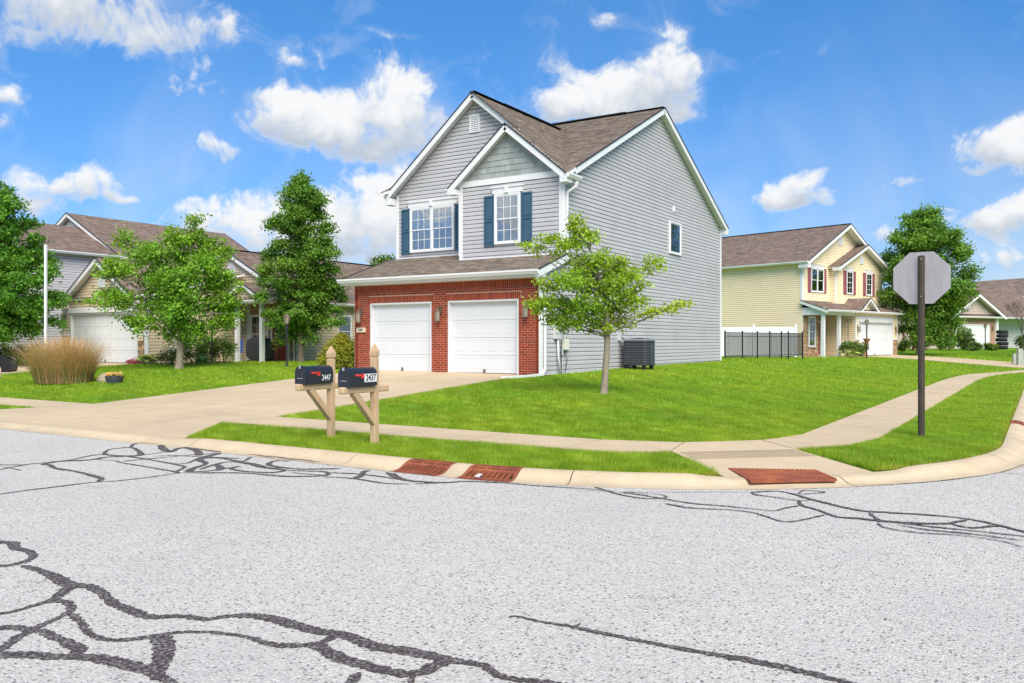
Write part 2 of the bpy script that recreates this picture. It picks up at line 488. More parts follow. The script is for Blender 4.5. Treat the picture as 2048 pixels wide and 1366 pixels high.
# ------------------------------------------------------------------ mesh helpers
class MB:
    def __init__(s):
        s.v = []; s.f = []; s.t = []
    def add(s, vs, fs, tint=None):
        o = len(s.v)
        s.v += [tuple(p) for p in vs]
        s.f += [tuple(i + o for i in f) for f in fs]
        s.t += [tint or (1, 1, 1)] * len(vs)
        return s
    def box(s, x0, x1, y0, y1, z0, z1, tint=None):
        vs = [(x, y, z) for z in (z0, z1) for x, y in ((x0, y0), (x1, y0), (x1, y1), (x0, y1))]
        return s.add(vs, [(3, 2, 1, 0), (4, 5, 6, 7), (0, 1, 5, 4), (1, 2, 6, 5), (2, 3, 7, 6), (3, 0, 4, 7)], tint)
    def obox(s, O, u, n, s0, s1, z0, z1, d0, d1, tint=None):
        """box in a wall's frame: s along u, d along outward normal n"""
        O, u, n = Vector(O), Vector(u), Vector(n)
        vs = [O + u * a + n * d + Vector((0, 0, z)) for z in (z0, z1) for a, d in ((s0, d1), (s1, d1), (s1, d0), (s0, d0))]
        return s.add(vs, [(3, 2, 1, 0), (4, 5, 6, 7), (0, 1, 5, 4), (1, 2, 6, 5), (2, 3, 7, 6), (3, 0, 4, 7)], tint)
    def beam(s, a, b, w, h, up=(0, 0, 1), ext=0.0, tint=None):
        a, b = Vector(a), Vector(b)
        d = (b - a).normalized(); a = a - d * ext; b = b + d * ext
        upv = Vector(up); sd_ = d.cross(upv).normalized(); u2 = sd_.cross(d).normalized()
        vs = []
        for p in (a, b):
            for i, j in ((-1, -1), (1, -1), (1, 1), (-1, 1)):
                vs.append(p + sd_ * (w / 2 * i) + u2 * (h / 2 * j))
        return s.add(vs, [(3, 2, 1, 0), (4, 5, 6, 7), (0, 1, 5, 4), (1, 2, 6, 5), (2, 3, 7, 6), (3, 0, 4, 7)], tint)
    def prism(s, poly, depth_vec, tint=None):
        n = len(poly); dv = Vector(depth_vec)
        vs = [Vector(p) for p in poly] + [Vector(p) + dv for p in poly]
        fs = [tuple(range(n)), tuple(range(2 * n - 1, n - 1, -1))] + [(i, (i + 1) % n + 0, (i + 1) % n + n, i + n) for i in range(n)]
        return s.add(vs, fs, tint)
    def tube(s, pts, rad, seg=8, caps=True, tint=None, ang=0.0):
        pts = [Vector(p) for p in pts]
        if not hasattr(rad, '__len__'): rad = [rad] * len(pts)
        vs = []; fs = []
        ref = None
        for i, p in enumerate(pts):
            d = (pts[min(i + 1, len(pts) - 1)] - pts[max(i - 1, 0)])
            if d.length < 1e-9: d = Vector((0, 0, 1))
            d.normalize()
            if ref is None:
                ref = Vector((1, 0, 0)) if abs(d.x) < .9 else Vector((0, 1, 0))
            a = (ref - d * ref.dot(d)).normalized(); ref = a
            b = d.cross(a)
            for k in range(seg):
                th = ang + 2 * math.pi * k / seg
                vs.append(p + (a * math.cos(th) + b * math.sin(th)) * rad[i])
        for i in range(len(pts) - 1):
            for k in range(seg):
                k2 = (k + 1) % seg
                fs.append((i * seg + k, i * seg + k2, (i + 1) * seg + k2, (i + 1) * seg + k))
        if caps:
            fs.append(tuple(range(seg - 1, -1, -1)))
            fs.append(tuple(range((len(pts) - 1) * seg, len(pts) * seg)))
        return s.add(vs, fs, tint)
    def lathe(s, c, prof, seg=16, tint=None):
        c = Vector(c); vs = []; fs = []
        for r, z in prof:
            for k in range(seg):
                th = 2 * math.pi * k / seg
                vs.append(c + Vector((r * math.cos(th), r * math.sin(th), z)))
        for i in range(len(prof) - 1):
            for k in range(seg):
                k2 = (k + 1) % seg
                fs.append((i * seg + k, i * seg + k2, (i + 1) * seg + k2, (i + 1) * seg + k))
        fs.append(tuple(range(seg - 1, -1, -1)))
        fs.append(tuple(range((len(prof) - 1) * seg, len(prof) * seg)))
        return s.add(vs, fs, tint)
    def mesh(s, name, m, smooth=False, tint=False):
        me = bpy.data.meshes.new(name)
        me.from_pydata(s.v, [], s.f)
        if m: me.materials.append(m)
        if smooth:
            me.polygons.foreach_set('use_smooth', [True] * len(me.polygons))
        if tint:
            ca = me.color_attributes.new('tint', 'FLOAT_COLOR', 'POINT')
            arr = np.ones((len(s.v), 4), np.float32); arr[:, :3] = np.array(s.t, np.float32)
            ca.data.foreach_set('color', arr.ravel())
        me.update()
        return me


def link(name, data, parent=None, kind=None, label=None):
    o = bpy.data.objects.new(name, data)
    COL.objects.link(o)
    if parent is not None: o.parent = parent
    if kind: o['kind'] = kind
    if label: o['label'] = label
    return o


def obj(name, mb, m, parent=None, smooth=False, kind=None, label=None, tint=False, bevel=0.0):
    o = link(name, mb.mesh(name, m, smooth, tint), parent, kind, label)
    if bevel:
        md = o.modifiers.new('bevel', 'BEVEL'); md.width = bevel; md.segments = 2; md.limit_method = 'ANGLE'; md.angle_limit = R(40)
    return o


def thing(name, label, cat, loc=(0, 0, 0), rz=0.0, group=None, kind=None):
    o = bpy.data.objects.new(name, None)
    COL.objects.link(o)
    o.empty_display_size = .2
    o.location = loc; o.rotation_euler = (0, 0, rz)
    if label: o['label'] = label
    if cat: o['category'] = cat
    if group: o['group'] = group
    if kind: o['kind'] = kind
    return o


def tag(o, label, cat, group=None):
    o['label'] = label; o['category'] = cat
    if group: o['group'] = group
    return o


def np_mesh(name, V, tri_n, m, tints=None, parent=None, kind=None):
    """V (N, k, 3): N separate faces of k corners"""
    N, k = V.shape[0], V.shape[1]
    me = bpy.data.meshes.new(name)
    me.vertices.add(N * k)
    me.vertices.foreach_set('co', V.astype(np.float32).ravel())
    me.loops.add(N * k)
    me.loops.foreach_set('vertex_index', np.arange(N * k, dtype=np.int32))
    me.polygons.add(N)
    me.polygons.foreach_set('loop_start', np.arange(0, N * k, k, dtype=np.int32))
    try: me.polygons.foreach_set('loop_total', np.full(N, k, dtype=np.int32))
    except Exception: pass
    me.materials.append(m)
    if tints is not None:
        ca = me.color_attributes.new('tint', 'FLOAT_COLOR', 'POINT')
        arr = np.ones((N, k, 4), np.float32); arr[:, :, :3] = tints[:, None, :]
        ca.data.foreach_set('color', arr.ravel())
    me.update(calc_edges=True)
    me.validate()
    o = link(name, me, parent, kind)
    return o


def text(body, size, loc, rot, m, parent, name='lettering', extrude=.002, bold=0.0, sx=1.0):
    c = bpy.data.curves.new(name, 'FONT')
    c.body = body; c.size = size; c.extrude = extrude; c.align_x = 'CENTER'; c.align_y = 'CENTER'; c.offset = bold
    tmp = bpy.data.objects.new('tmp', c)
    me = bpy.data.meshes.new_from_object(tmp); bpy.data.objects.remove(tmp)
    me.materials.clear(); me.materials.append(m)
    o = link(name, me, parent)
    o.location = loc; o.rotation_euler = rot; o.scale = (sx, 1, 1)
    return o

# ------------------------------------------------------------------ building pieces
def prange(poly, y):
    xs = []
    n = len(poly)
    for i in range(n):
        (x0, y0), (x1, y1) = poly[i], poly[(i + 1) % n]
        if abs(y1 - y0) < 1e-9:
            if abs(y - y0) < 1e-6: xs += [x0, x1]
            continue
        t = (y - y0) / (y1 - y0)
        if -1e-6 <= t <= 1 + 1e-6: xs.append(x0 + t * (x1 - x0))
    if not xs: return None
    return min(xs), max(xs)


def wall(parent, name, O, u, poly, m, expo=.127, single=False, thick=.12, backmat=None, z00=0.0, lip=.021, gap=.013):
    """lapped siding on a convex wall polygon (s, z); the courses hang on a backing board"""
    O = Vector(O); u = Vector(u); n = Vector((u.y, -u.x, 0))
    b = MB(); b.prism([O + u * s + Vector((0, 0, z)) for s, z in poly], -n * thick)
    w = obj(name, b, backmat or SHADELINE, parent)
    zs = [p[1] for p in poly]
    z0, zt = min(zs), max(zs)
    k0 = math.floor((z0 - z00) / expo + 1e-6)
    joined = MB()
    k = k0
    while z00 + k * expo < zt - .012:
        a = z00 + k * expo; c = a + expo
        a2 = max(a, z0 + .001); c2 = min(c, zt - .001)
        prof = [(a2, .004), (a2, lip), (a + .66 * expo, lip * .82), (a + .82 * expo, .006), (c - gap, .003)]
        mb = MB() if single else joined
        rows = []
        for z, d in prof:
            z = min(max(z, a2), c2)
            r = prange(poly, z)
            if r is None: continue
            rows.append([O + u * r[0] + n * d + Vector((0, 0, z)), O + u * r[1] + n * d + Vector((0, 0, z))])
        if len(rows) >= 3 and (rows[0][1] - rows[0][0]).length > .03:
            vs = [p for rr in rows for p in rr]
            fs = [(2 * i, 2 * i + 1, 2 * i + 3, 2 * i + 2) for i in range(len(rows) - 1)]
            L = len(rows)
            fs += [tuple(2 * i for i in range(L - 1, -1, -1)), tuple(2 * i + 1 for i in range(L))]
            mb.add(vs, fs)
            if single: obj('siding_plank', mb, m, w)
        k += 1
    if not single: obj('siding', joined, m, w)
    return w


def roof(parent, poly, u, m=None, name='roof_slope', thick=.10, under=None, tab=.30, expo=.14, tintv=.2, ext=0.0, hgt=.015):
    """one roof slope: white deck with soffit below, a layer of separate shingle tabs above"""
    m = m or ROOF
    P = [Vector(p) for p in poly]; u = Vector(u).normalized()
    nr = (P[1] - P[0]).cross(P[2] - P[0]).normalized()
    if nr.z < 0: nr = -nr
    v = nr.cross(u)
    if v.z < 0: v = -v; u = -u
    v.normalize()
    b = MB(); b.prism([p - nr * thick for p in P], nr * (thick - .004))
    deck = obj(name, b, under or WHITE, parent)
    O = P[0]
    q = [((p - O).dot(u), (p - O).dot(v)) for p in P]
    v0, v1 = min(a[1] for a in q), max(a[1] for a in q)
    quads = []; tints = []
    k = 0
    vv = v0 - .02
    while vv < v1 - .01:
        mid = min(max(vv + expo * .5, v0 + .001), v1 - .001)
        r = prange(q, mid)
        if r and r[1] - r[0] > .02:
            s = r[0] - ext
            e = r[1] + ext
            off = random.random() * tab
            cur = s
            while cur < e - .005:
                w = tab * random.uniform(.55, 1.3) if cur > s else off + .05
                nx = min(e, cur + w)
                if e - nx < .06: nx = e
                h1 = hgt * random.uniform(.7, 1.5); h0 = .003
                A = O + u * (cur + .002) + v * vv; B_ = O + u * (nx - .002) + v * vv
                up = v * min(expo + .012, v1 - vv + .004)
                quads.append([A + nr * h1, B_ + nr * h1, B_ + up + nr * h0, A + up + nr * h0])
                quads.append([A - nr * .006, B_ - nr * .006, B_ + nr * h1, A + nr * h1])
                t = random.uniform(1 - tintv, 1 + tintv); t2 = t * random.uniform(.97, 1.05)
                tints += [(t, t2, t2)] * 2
                cur = nx
        vv += expo; k += 1
    np_mesh('shingles', np.array([[tuple(p) for p in qd] for qd in quads]), 4, m, np.array(tints), deck, 'stuff')
    return deck


def rake(parent, a, b, w=.035, h=.19, drip=True, out=(0, -1, 0)):
    """white fascia board along a gable's edge with the dark drip edge on top"""
    a, b = Vector(a), Vector(b)
    mb = MB(); dn = Vector((0, 0, -h / 2)); o = Vector(out)
    mb.beam(a + dn, b + dn, w, h, ext=.0)
    r = obj('rake_board', mb, WHITE, parent)
    if drip:
        m2 = MB(); m2.beam(a + Vector((0, 0, .012)) + o * .012, b + Vector((0, 0, .012)) + o * .012, .06, .026, ext=.01)
        obj('drip_edge', m2, DRIP, r)
    return r


def gutter(parent, a, b, out, size=.13):
    a, b = Vector(a), Vector(b); o = Vector(out).normalized()
    mb = MB()
    t = .012
    prof = [(0, 0), (0, -size), (size * .62, -size), (size * .92, -size * .45), (size, -size * .38), (size, 0), (size - t, 0),
            (size - t, -size * .35), (size * .58, -size + t), (t, -size + t), (t, 0)]
    pa = [a + o * x + Vector((0, 0, z)) for x, z in prof]
    pb = [b + o * x + Vector((0, 0, z)) for x, z in prof]
    n = len(prof)
    fs = [(i, (i + 1) % n, (i + 1) % n + n, i + n) for i in range(n)]
    mb.add(pa + pb, fs)
    e1 = [a + o * x + Vector((0, 0, z)) for x, z in prof[:6]]; e2 = [b + o * x + Vector((0, 0, z)) for x, z in prof[:6]]
    mb.add(e1, [(0, 1, 2, 3, 4, 5)]); mb.add(e2, [(5, 4, 3, 2, 1, 0)])
    return obj('gutter', mb, WHITE, parent)


def downspout(parent, pts, w=.075):
    mb = MB(); mb.tube(pts, w * .62, 4, ang=math.pi / 4)
    return obj('downspout', mb, WHITE, parent)


def board(parent, name, O, u, n, s0, s1, z0, z1, d=.03, m=None, d0=-.02):
    mb = MB(); mb.obox(O, u, n, s0, s1, z0, z1, d0, d)
    return obj(name, mb, m or WHITE, parent)


def window(parent, O, u, s0, s1, z0, z1, units=1, grid=(3, 2), header=True, frame=.06, curtain=True, double=True, proud=.0):
    """double-hung window standing in a casing; curtain and dark room stand behind the glass"""
    O = Vector(O); u = Vector(u); n = Vector((u.y, -u.x, 0))
    o = O + n * (.040 + proud)
    c = MB(); f = frame
    for a in ((s0, s1, z0, z0 + f), (s0, s1, z1 - f, z1), (s0, s0 + f, z0 + f, z1 - f), (s1 - f, s1, z0 + f, z1 - f)):
        c.obox(o, u, n, a[0], a[1], a[2], a[3], -.045, .042)
    W_ = (s1 - s0 - 2 * f - (units - 1) * f) / units
    for k in range(1, units):
        a = s0 + f + k * W_ + (k - 1) * f
        c.obox(o, u, n, a, a + f, z0 + f, z1 - f, -.045, .040)
    w = obj('window', c, WHITE, parent, bevel=.004)
    if header:
        h = MB(); h.obox(o, u, n, s0 - .06, s1 + .06, z1 + .004, z1 + .17, -.02, .045)
        h.obox(o, u, n, s0 - .09, s1 + .09, z1 + .172, z1 + .215, -.02, .075)
        mid = (s0 + s1) / 2
        h.obox(o, u, n, mid - .06, mid + .06, z1 + .006, z1 + .225, .03, .085)
        obj('window_header', h, WHITE, w)
    for k in range(units):
        a = s0 + f + k * (W_ + f); b_ = a + W_
        zm = (z0 + z1) / 2
        parts = ((z0 + f, zm + .02, .018), (zm - .02, z1 - f, .034)) if double else ((z0 + f, z1 - f, .02),)
        for i, (za, zb, d) in enumerate(parts):
            sf = .035
            s_ = MB()
            for q in ((a, b_, za, za + sf), (a, b_, zb - sf, zb), (a, a + sf, za + sf, zb - sf), (b_ - sf, b_, za + sf, zb - sf)):
                s_.obox(o, u, n, q[0], q[1], q[2], q[3], d - .022, d)
            obj('sash', s_, WHITE, w)
            g = MB(); g.obox(o, u, n, a + sf, b_ - sf, za + sf, zb - sf, d - .014, d - .009)
            obj('pane', g, GLASS, w)
            if grid:
                mm = MB(); nx, nz = grid
                for x in range(1, nx):
                    xx = a + sf + (b_ - a - 2 * sf) * x / nx
                    mm.obox(o, u, n, xx - .009, xx + .009, za + sf, zb - sf, d - .0075, d - .002)
                for z in range(1, nz):
                    zz = za + sf + (zb - za - 2 * sf) * z / nz
                    mm.obox(o, u, n, a + sf, b_ - sf, zz - .009, zz + .009, d - .0085, d - .003)
                obj('muntin', mm, WHITE, w)
        bk = MB(); bk.obox(o, u, n, a - .005, b_ + .005, z0 + f - .005, z1 - f + .005, -.0165, -.0145)
        obj('dark_room_backing', bk, ROOMD, w)
        if curtain:
            cu = MB()
            zlow = zm if curtain == 'top' else z0 + f
            N = 14
            for q in range(N):
                xa = a + .01 + (W_ - .02) * q / N; xb = a + .01 + (W_ - .02) * (q + 1) / N
                if curtain == 'sides' and (N * .34 < q < N * .66): continue
                cu.obox(o, u, n, xa, xb, zlow, z1 - f, -.0135, -.010 + .005 * (q % 2))
            obj('curtain', cu, CURT, w)
        if double and curtain != 'all':
            sc = MB(); sc.obox(o, u, n, a + .01, b_ - .01, z0 + f, zm, -.003, -.001)
            obj('insect_screen', sc, SCREEN, w)
    return w


def shutter(parent, O, u, s0, s1, z0, z1, m=None):
    O = Vector(O); u = Vector(u); n = Vector((u.y, -u.x, 0)); o = O + n * .012
    m = m or BLUE
    b = MB(); f = .055; zm = (z0 + z1) / 2
    for a in ((s0, s1, z0, z0 + f * 1.3), (s0, s1, z1 - f, z1), (s0, s1, zm - f / 2, zm + f / 2)):
        b.obox(o, u, n, *a, 0, .045)
    for (za, zb) in ((z0 + f * 1.3, zm - f / 2), (zm + f / 2, z1 - f)):
        b.obox(o, u, n, s0, s0 + f, za, zb, 0, .044); b.obox(o, u, n, s1 - f, s1, za, zb, 0, .044)
    s = obj('shutter', b, m, parent, bevel=.004)
    for (za, zb) in ((z0 + f * 1.3, zm - f / 2), (zm + f / 2, z1 - f)):
        p = MB(); p.obox(o, u, n, s0 + f, s1 - f, za, zb, 0, .022)
        p.obox(o, u, n, s0 + f + .03, s1 - f - .03, za + .035, zb - .035, .02, .036)
        obj('shutter_panel', p, m, s, bevel=.008)
    return s


def garage_door(parent, O, u, s0, s1, z0, z1, rec=.12, nsec=4, npan=4, m=None):
    O = Vector(O); u = Vector(u); n = Vector((u.y, -u.x, 0)); m = m or DOORW
    jb = MB()
    for a in ((s0, s0 + .045, z0, z1), (s1 - .045, s1, z0, z1), (s0 + .045, s1 - .045, z1 - .05, z1)):
        jb.obox(O, u, n, *a, -rec - .02, .012)
    for a in ((s0 + .045, s0 + .085, z0, z1 - .05), (s1 - .085, s1 - .045, z0, z1 - .05), (s0 + .085, s1 - .085, z1 - .085, z1 - .05)):
        jb.obox(O, u, n, *a, -rec + .01, -rec + .03)
    d = obj('garage_door', jb, m, parent)
    bk = MB(); bk.obox(O, u, n, s0 + .04, s1 - .04, z0, z1, -rec - .07, -rec - .05); obj('backing', bk, DARK, d)
    a0, a1 = s0 + .05, s1 - .05
    H = (z1 - .06 - z0 - .02) / nsec
    base = O - n * rec
    for k in range(nsec):
        za = z0 + .02 + k * H; zb = za + H - .006
        b = MB(); b.obox(base, u, n, a0, a1, za, zb, -.04, -.004)
        pw = (a1 - a0 - .12) / npan
        # frame members
        b.obox(base, u, n, a0, a1, za, za + .085, -.006, .002); b.obox(base, u, n, a0, a1, zb - .085, zb, -.006, .002)
        for j in range(npan + 1):
            x = a0 + .06 + j * pw
            xa = a0 if j == 0 else x - .045; xb = a1 if j == npan else x + .045
            b.obox(base, u, n, xa, xb, za + .085, zb - .085, -.006, .0016)
        s_ = obj('door_section', b, m, d, bevel=.0035)
        for j in range(npan):
            x = a0 + .06 + j * pw
            b.obox  # panels are raised fields inside the frame
            q = MB(); q.obox(base, u, n, x + .075, x + pw - .075, za + .115, zb - .115, -.006, .0012)
            b2 = q.mesh('raised_panel', m)
            p_ = link('raised_panel', b2, d)
    sl = MB(); sl.obox(base, u, n, a0, a1, z0, z0 + .018, -.03, .012); obj('bottom_seal', sl, RUBBER, d)
    hd = MB(); mid = (s0 + s1) / 2
    hd.obox(base, u, n, mid - .03, mid + .03, z0 + .03, z0 + .13, .01, .04); obj('handle', hd, LAMPG, d)
    return d


def wall_lamp(parent, O, u, s, z):
    O = Vector(O); u = Vector(u); n = Vector((u.y, -u.x, 0))
    c = O + u * s + Vector((0, 0, z))
    b = MB(); b.obox(O, u, n, s - .055, s + .055, z - .02, z + .2, .0, .03)
    b.tube([c + n * .02 + Vector((0, 0, .14)), c + n * .12 + Vector((0, 0, .19)), c + n * .16 + Vector((0, 0, .10))], .012, 6)
    b.lathe(c + n * .16, [(.075, .03), (.085, .035), (.05, .09), (.02, .11), (.008, .14)], 6)
    b.lathe(c + n * .16, [(.07, -.26), (.085, -.25), (.085, -.235)], 6)
    for k in range(6):
        th = math.pi / 3 * k
        p = c + n * .16 + Vector((math.cos(th) * .08, math.sin(th) * .08, 0))
        b.tube([p + Vector((0, 0, -.24)), p + Vector((0, 0, .035))], .008, 4)
    w = obj('wall_lamp', b, LAMPG, parent)
    g = MB(); g.lathe(c + n * .16, [(.06, -.23), (.068, .02)], 8); obj('lamp_glass', g, LGLASS, w)
    return w


def round_vent(parent, O, u, s, z, r=.22, half=True, round_=False):
    O = Vector(O); u = Vector(u); n = Vector((u.y, -u.x, 0)); o = O + n * .015
    pts = []
    if round_:
        pts = [(math.cos(t) * r * .75, math.sin(t) * r) for t in np.linspace(0, 2 * math.pi, 18, endpoint=False)]
    else:
        pts = [(-r, -r * .7), (r, -r * .7)] + [(r * math.cos(t), r * math.sin(t) * 1.1 + .0) for t in np.linspace(0, math.pi, 11)]
    b = MB(); b.prism([o + u * (s + x) + Vector((0, 0, z + y)) for x, y in pts], n * .04)
    v = obj('gable_vent', b, WHITE, parent)
    for k in range(6):
        zz = z - r * .55 + k * r * .24
        hw = r * .8 if zz < z else r * .8 * math.sqrt(max(.05, 1 - ((zz - z) / r / 1.1) ** 2))
        if round_: hw = r * .6 * math.sqrt(max(.05, 1 - ((zz - z) / r) ** 2))
        l = MB(); l.beam(o + u * (s - hw) + n * .045 + Vector((0, 0, zz)), o + u * (s + hw) + n * .045 + Vector((0, 0, zz)), .02, .018)
        obj('louvre', l, WHITE, v)
    return v


def stones(parent, name, O, u, s0, s1, z0, z1, holes=(), m=None, hmin=.06, hmax=.12):
    """ledge stone: separate uneven stones over dark mortar"""
    O = Vector(O); u = Vector(u); n = Vector((u.y, -u.x, 0))
    w = board(parent, name, O, u, n, s0, s1, z0, z1, .012, STONEG)
    b = MB(); z = z0
    while z < z1 - .02:
        h = min(random.uniform(hmin, hmax), z1 - z)
        s = s0
        while s < s1 - .02:
            l = min(random.uniform(.14, .42), s1 - s)
            if s1 - s - l < .06: l = s1 - s
            zc, sc = z + h / 2, s + l / 2
            if not any(a < sc < b_ and c < zc < d_ for a, b_, c, d_ in holes):
                t = random.uniform(.55, 1.5); wv = random.uniform(.88, 1.12)
                b.obox(O, u, n, s + .006, s + l - .006, z + .006, z + h - .006, .008, random.uniform(.03, .06), (t * wv, t, t / wv))
            s += l
        z += h
    obj('ledge_stones', b, m or STONE, w, kind='stuff', tint=True)
    return w


def door(parent, O, u, s0, s1, z0, z1, m, glass=True):
    O = Vector(O); u = Vector(u); n = Vector((u.y, -u.x, 0))
    b = MB(); f = .09
    for a in ((s0, s0 + f, z0, z1), (s1 - f, s1, z0, z1), (s0 + f, s1 - f, z1 - f, z1), (s0 + f, s1 - f, z0, z0 + .05)):
        b.obox(O, u, n, *a, -.02, .06)
    d = obj('front_door', b, WHITE, parent)
    l = MB(); l.obox(O, u, n, s0 + f, s1 - f, z0 + .05, z1 - f, .0, .02)
    zm = (z0 + z1) / 2
    for (a, b_) in ((s0 + f + .12, (s0 + s1) / 2 - .05), ((s0 + s1) / 2 + .05, s1 - f - .12)):
        l.obox(O, u, n, a, b_, z0 + .2, zm - .15, .018, .03)
    obj('door_leaf', l, m, d)
    if glass:
        g = MB(); g.obox(O, u, n, s0 + f + .14, s1 - f - .14, zm - .05, z1 - f - .14, .018, .026)
        obj('pane', g, SCREEN, d)
    k = MB(); k.lathe(O + u * (s1 - f - .08) + n * .05 + Vector((0, 0, z0 + 1.0)), [(.005, -.03), (.028, -.015), (.028, .015), (.005, .03)], 8)
    obj('door_knob', k, LAMPG, d)
    return d
X = Vector((1, 0, 0)); Y = Vector((0, 1, 0)); NX = Vector((-1, 0, 0)); NY = Vector((0, -1, 0))


# ------------------------------------------------------------------ the grey corner house
def main_house():
    H = thing('corner_house', 'grey two storey vinyl house with red brick double garage front and blue shutters', 'house', (-18.58, 19.8, .57))
    WD = 6.88; YD = 1.30; YL = 2.06; YR = 15.3; BT = 2.69
    # brick front with two garage openings
    doors = [(.66, 3.10), (3.72, 6.19)]; DT = 2.13
    mort = MB()
    for s0, s1 in ((0, .66), (3.10, 3.72), (6.19, WD)):
        mort.box(s0, s1, 0, .2, -.02, DT)
    mort.box(0, WD, 0, .2, DT, BT)
    fw = obj('garage_front_wall', mort, MORTAR, H)
    EX = .0677; BL = .203; JT = .0135
    cells = []
    LT = DT + .205       # top of the soldier lintels
    k = 0
    while k * EX < BT - .215:
        z0 = k * EX; z1 = z0 + EX - JT
        s = -BL / 2 if k % 2 else 0.0
        while s < WD - .01:
            a, b = max(0.0, s), min(WD, s + BL - JT)
            segs = [(a, b)]
            for (d0, d1) in doors:
                if z0 < LT - .002 if z0 > DT - .03 else True:
                    e0, e1 = (d0 - .07, d1 + .07) if z0 > DT - .03 else (d0, d1)
                    ns = []
                    for (p, q) in segs:
                        if q <= e0 or p >= e1: ns.append((p, q)); continue
                        if p < e0: ns.append((p, e0 - .004))
                        if q > e1: ns.append((e1 + .004, q))
                    segs = ns
            for (p, q) in segs:
                if q - p > .025: cells.append((p, q, z0, min(z1, BT - .213)))
            s += BL
        k += 1
    for (d0, d1) in doors:
        n_ = int((d1 - d0 + .14) / EX)
        st = (d1 - d0 + .14) / n_
        for i in range(n_): cells.append((d0 - .07 + i * st, d0 - .07 + (i + 1) * st - JT, DT + .004, DT + .198))
    n_ = int(WD / EX); st = WD / n_
    for i in range(n_): cells.append((i * st, (i + 1) * st - JT, BT - .205, BT - .008))
    cells.sort(key=lambda c: -((c[1] - c[0]) * (c[3] - c[2]) * (1 if c[0] > 2.6 else .4) + c[0] * .0003))
    unit = MB(); unit.box(0, 1, -.006, 0, 0, 1); um = unit.mesh('brick', BRICK)
    for (p, q, z0, z1) in cells[:300]:
        o = link('brick', um, fw); o.location = (p, random.uniform(-.0015, .0015), z0); o.scale = (q - p, 1, z1 - z0)
    rest = MB()
    for (p, q, z0, z1) in cells[300:]:
        t = random.uniform(.78, 1.22); rest.box(p, q, -.006 + random.uniform(-.0015, .0015), 0, z0, z1, (t, t * random.uniform(.9, 1.1), t))
    obj('bricks', rest, BRICKA, fw, kind='stuff', tint=True)
    for (d0, d1) in doors: garage_door(H, (0, 0, 0), X, d0, d1, .0, DT)
    wall_lamp(H, (0, 0, 0), X, .28, 1.78); wall_lamp(H, (0, 0, 0), X, 3.44, 1.78); wall_lamp(H, (0, 0, 0), X, 6.5, 1.85)
    pq = MB(); pq.box(.10, .47, -.045, -.012, 1.22, 1.37); p = obj('number_plaque', pq, PLQ, H, bevel=.006)
    text('2409', .115, (.285, -.047, 1.295), (R(90), 0, 0), INK, p, 'house_number', .001, .003)
    # side wall facing the side street
    O = Vector((WD, 0, 0))
    wall(H, 'side_wall', O, Y, [(0, .0), (YD, .0), (YD, 3.30), (0, 2.83)], SIDE, single=True)
    pk = 8.37
    wall(H, 'side_wall', O, Y, [(YD, .0), (YR, .12), (YR, 5.80), (pk, 9.19), (YD, 5.74)], SIDE, single=True)
    fd = MB(); fd.box(WD - .1, WD - .005, .02, YR, -.35, .12); fd.box(0.02, WD - .12, .05, .3, -.35, -.021); obj('foundation', fd, FOUND, H)
    bs = MB(); bs.obox(O, Y, X, .02, YR, .0, .02, .0, .022); obj('starter_strip', bs, WHITE, H)
    # other walls
    wall(H, 'left_wall', (0, YR, 0), NY, [(0, 0), (YR - YL, 0), (YR - YL, 5.8), (YR - pk, 9.1), (0, 5.8)], SIDE)
    wall(H, 'left_wall', (0, YL, 0), NY, [(0, 0), (YL, 0), (YL, 2.83), (0, 3.45)], SIDE)
    wall(H, 'rear_wall', (WD, YR, 0), NX, [(0, 0), (WD, 0), (WD, 5.8), (0, 5.8)], SIDE)
    OL = Vector((0, YL, 0))
    RX, RZ, SL = 3.35, 8.83, .82
    wall(H, 'upper_front_wall', OL, X, [(0, 3.62), (WD, 3.62), (WD, 5.76), (RX, 8.66), (0, 5.90)], SIDE, single=True)
    OD = Vector((3.21, YD, 0)); DW = WD - 3.21
    wall(H, 'bay_front_wall', OD, X, [(0, 3.42), (DW, 3.42), (DW, 5.74), (0, 5.74)], SIDE, single=True)
    wall(H, 'bay_side_wall', (3.21, YL, 0), NY, [(0, 3.4), (YL - YD, 3.4), (YL - YD, 5.9), (0, 5.9)], SIDE)
    SX = 5.05; SZ = RZ - SL * (SX - RX)
    # shake gable
    tri = [(.12, 5.90), (DW - .12, 5.90), (SX - 3.21, 5.90 + (DW / 2 - .12) * SL)]
    bk = MB(); bk.prism([OD + Vector((s, 0, z)) for s, z in [(0, 5.74), (DW, 5.74), (SX - 3.21, SZ - .1)]], (0, .1, 0))
    sg = obj('shake_gable', bk, SHAKE, H)
    z = 5.905; k = 0
    while z < 5.90 + DW / 2 * SL - .05:
        h = .178
        r0 = prange(tri, max(z + .001, 5.901)); r1 = prange(tri, min(z + h, tri[2][1] - .004))
        if not r0: break
        if not r1: r1 = ((r0[0] + r0[1]) / 2,) * 2
        s = r0[0]
        while s < r0[1] - .02:
            w_ = min(random.uniform(.10, .21), r0[1] - s)
            def cl(x): return min(max(x, r1[0]), r1[1])
            a, b = s + .003, s + w_ - .003
            zz = z - random.uniform(0, .008)
            d = random.uniform(.017, .024)
            mb = MB()
            top = z + h
            Z = [(a, zz, 0), (b, zz, 0), (cl(b), top, 0), (cl(a), top, 0)]
            vs = [OD + Vector((x, -.001, zt)) for x, zt, _ in Z] + [OD + Vector((x, -(d if i < 2 else .004), zt)) for i, (x, zt, _) in enumerate(Z)]
            mb.add(vs, [(4, 5, 6, 7), (0, 1, 5, 4), (1, 2, 6, 5), (3, 0, 4, 7)])
            obj('shake', mb, SHAKE, sg)
            s += w_
        z += h
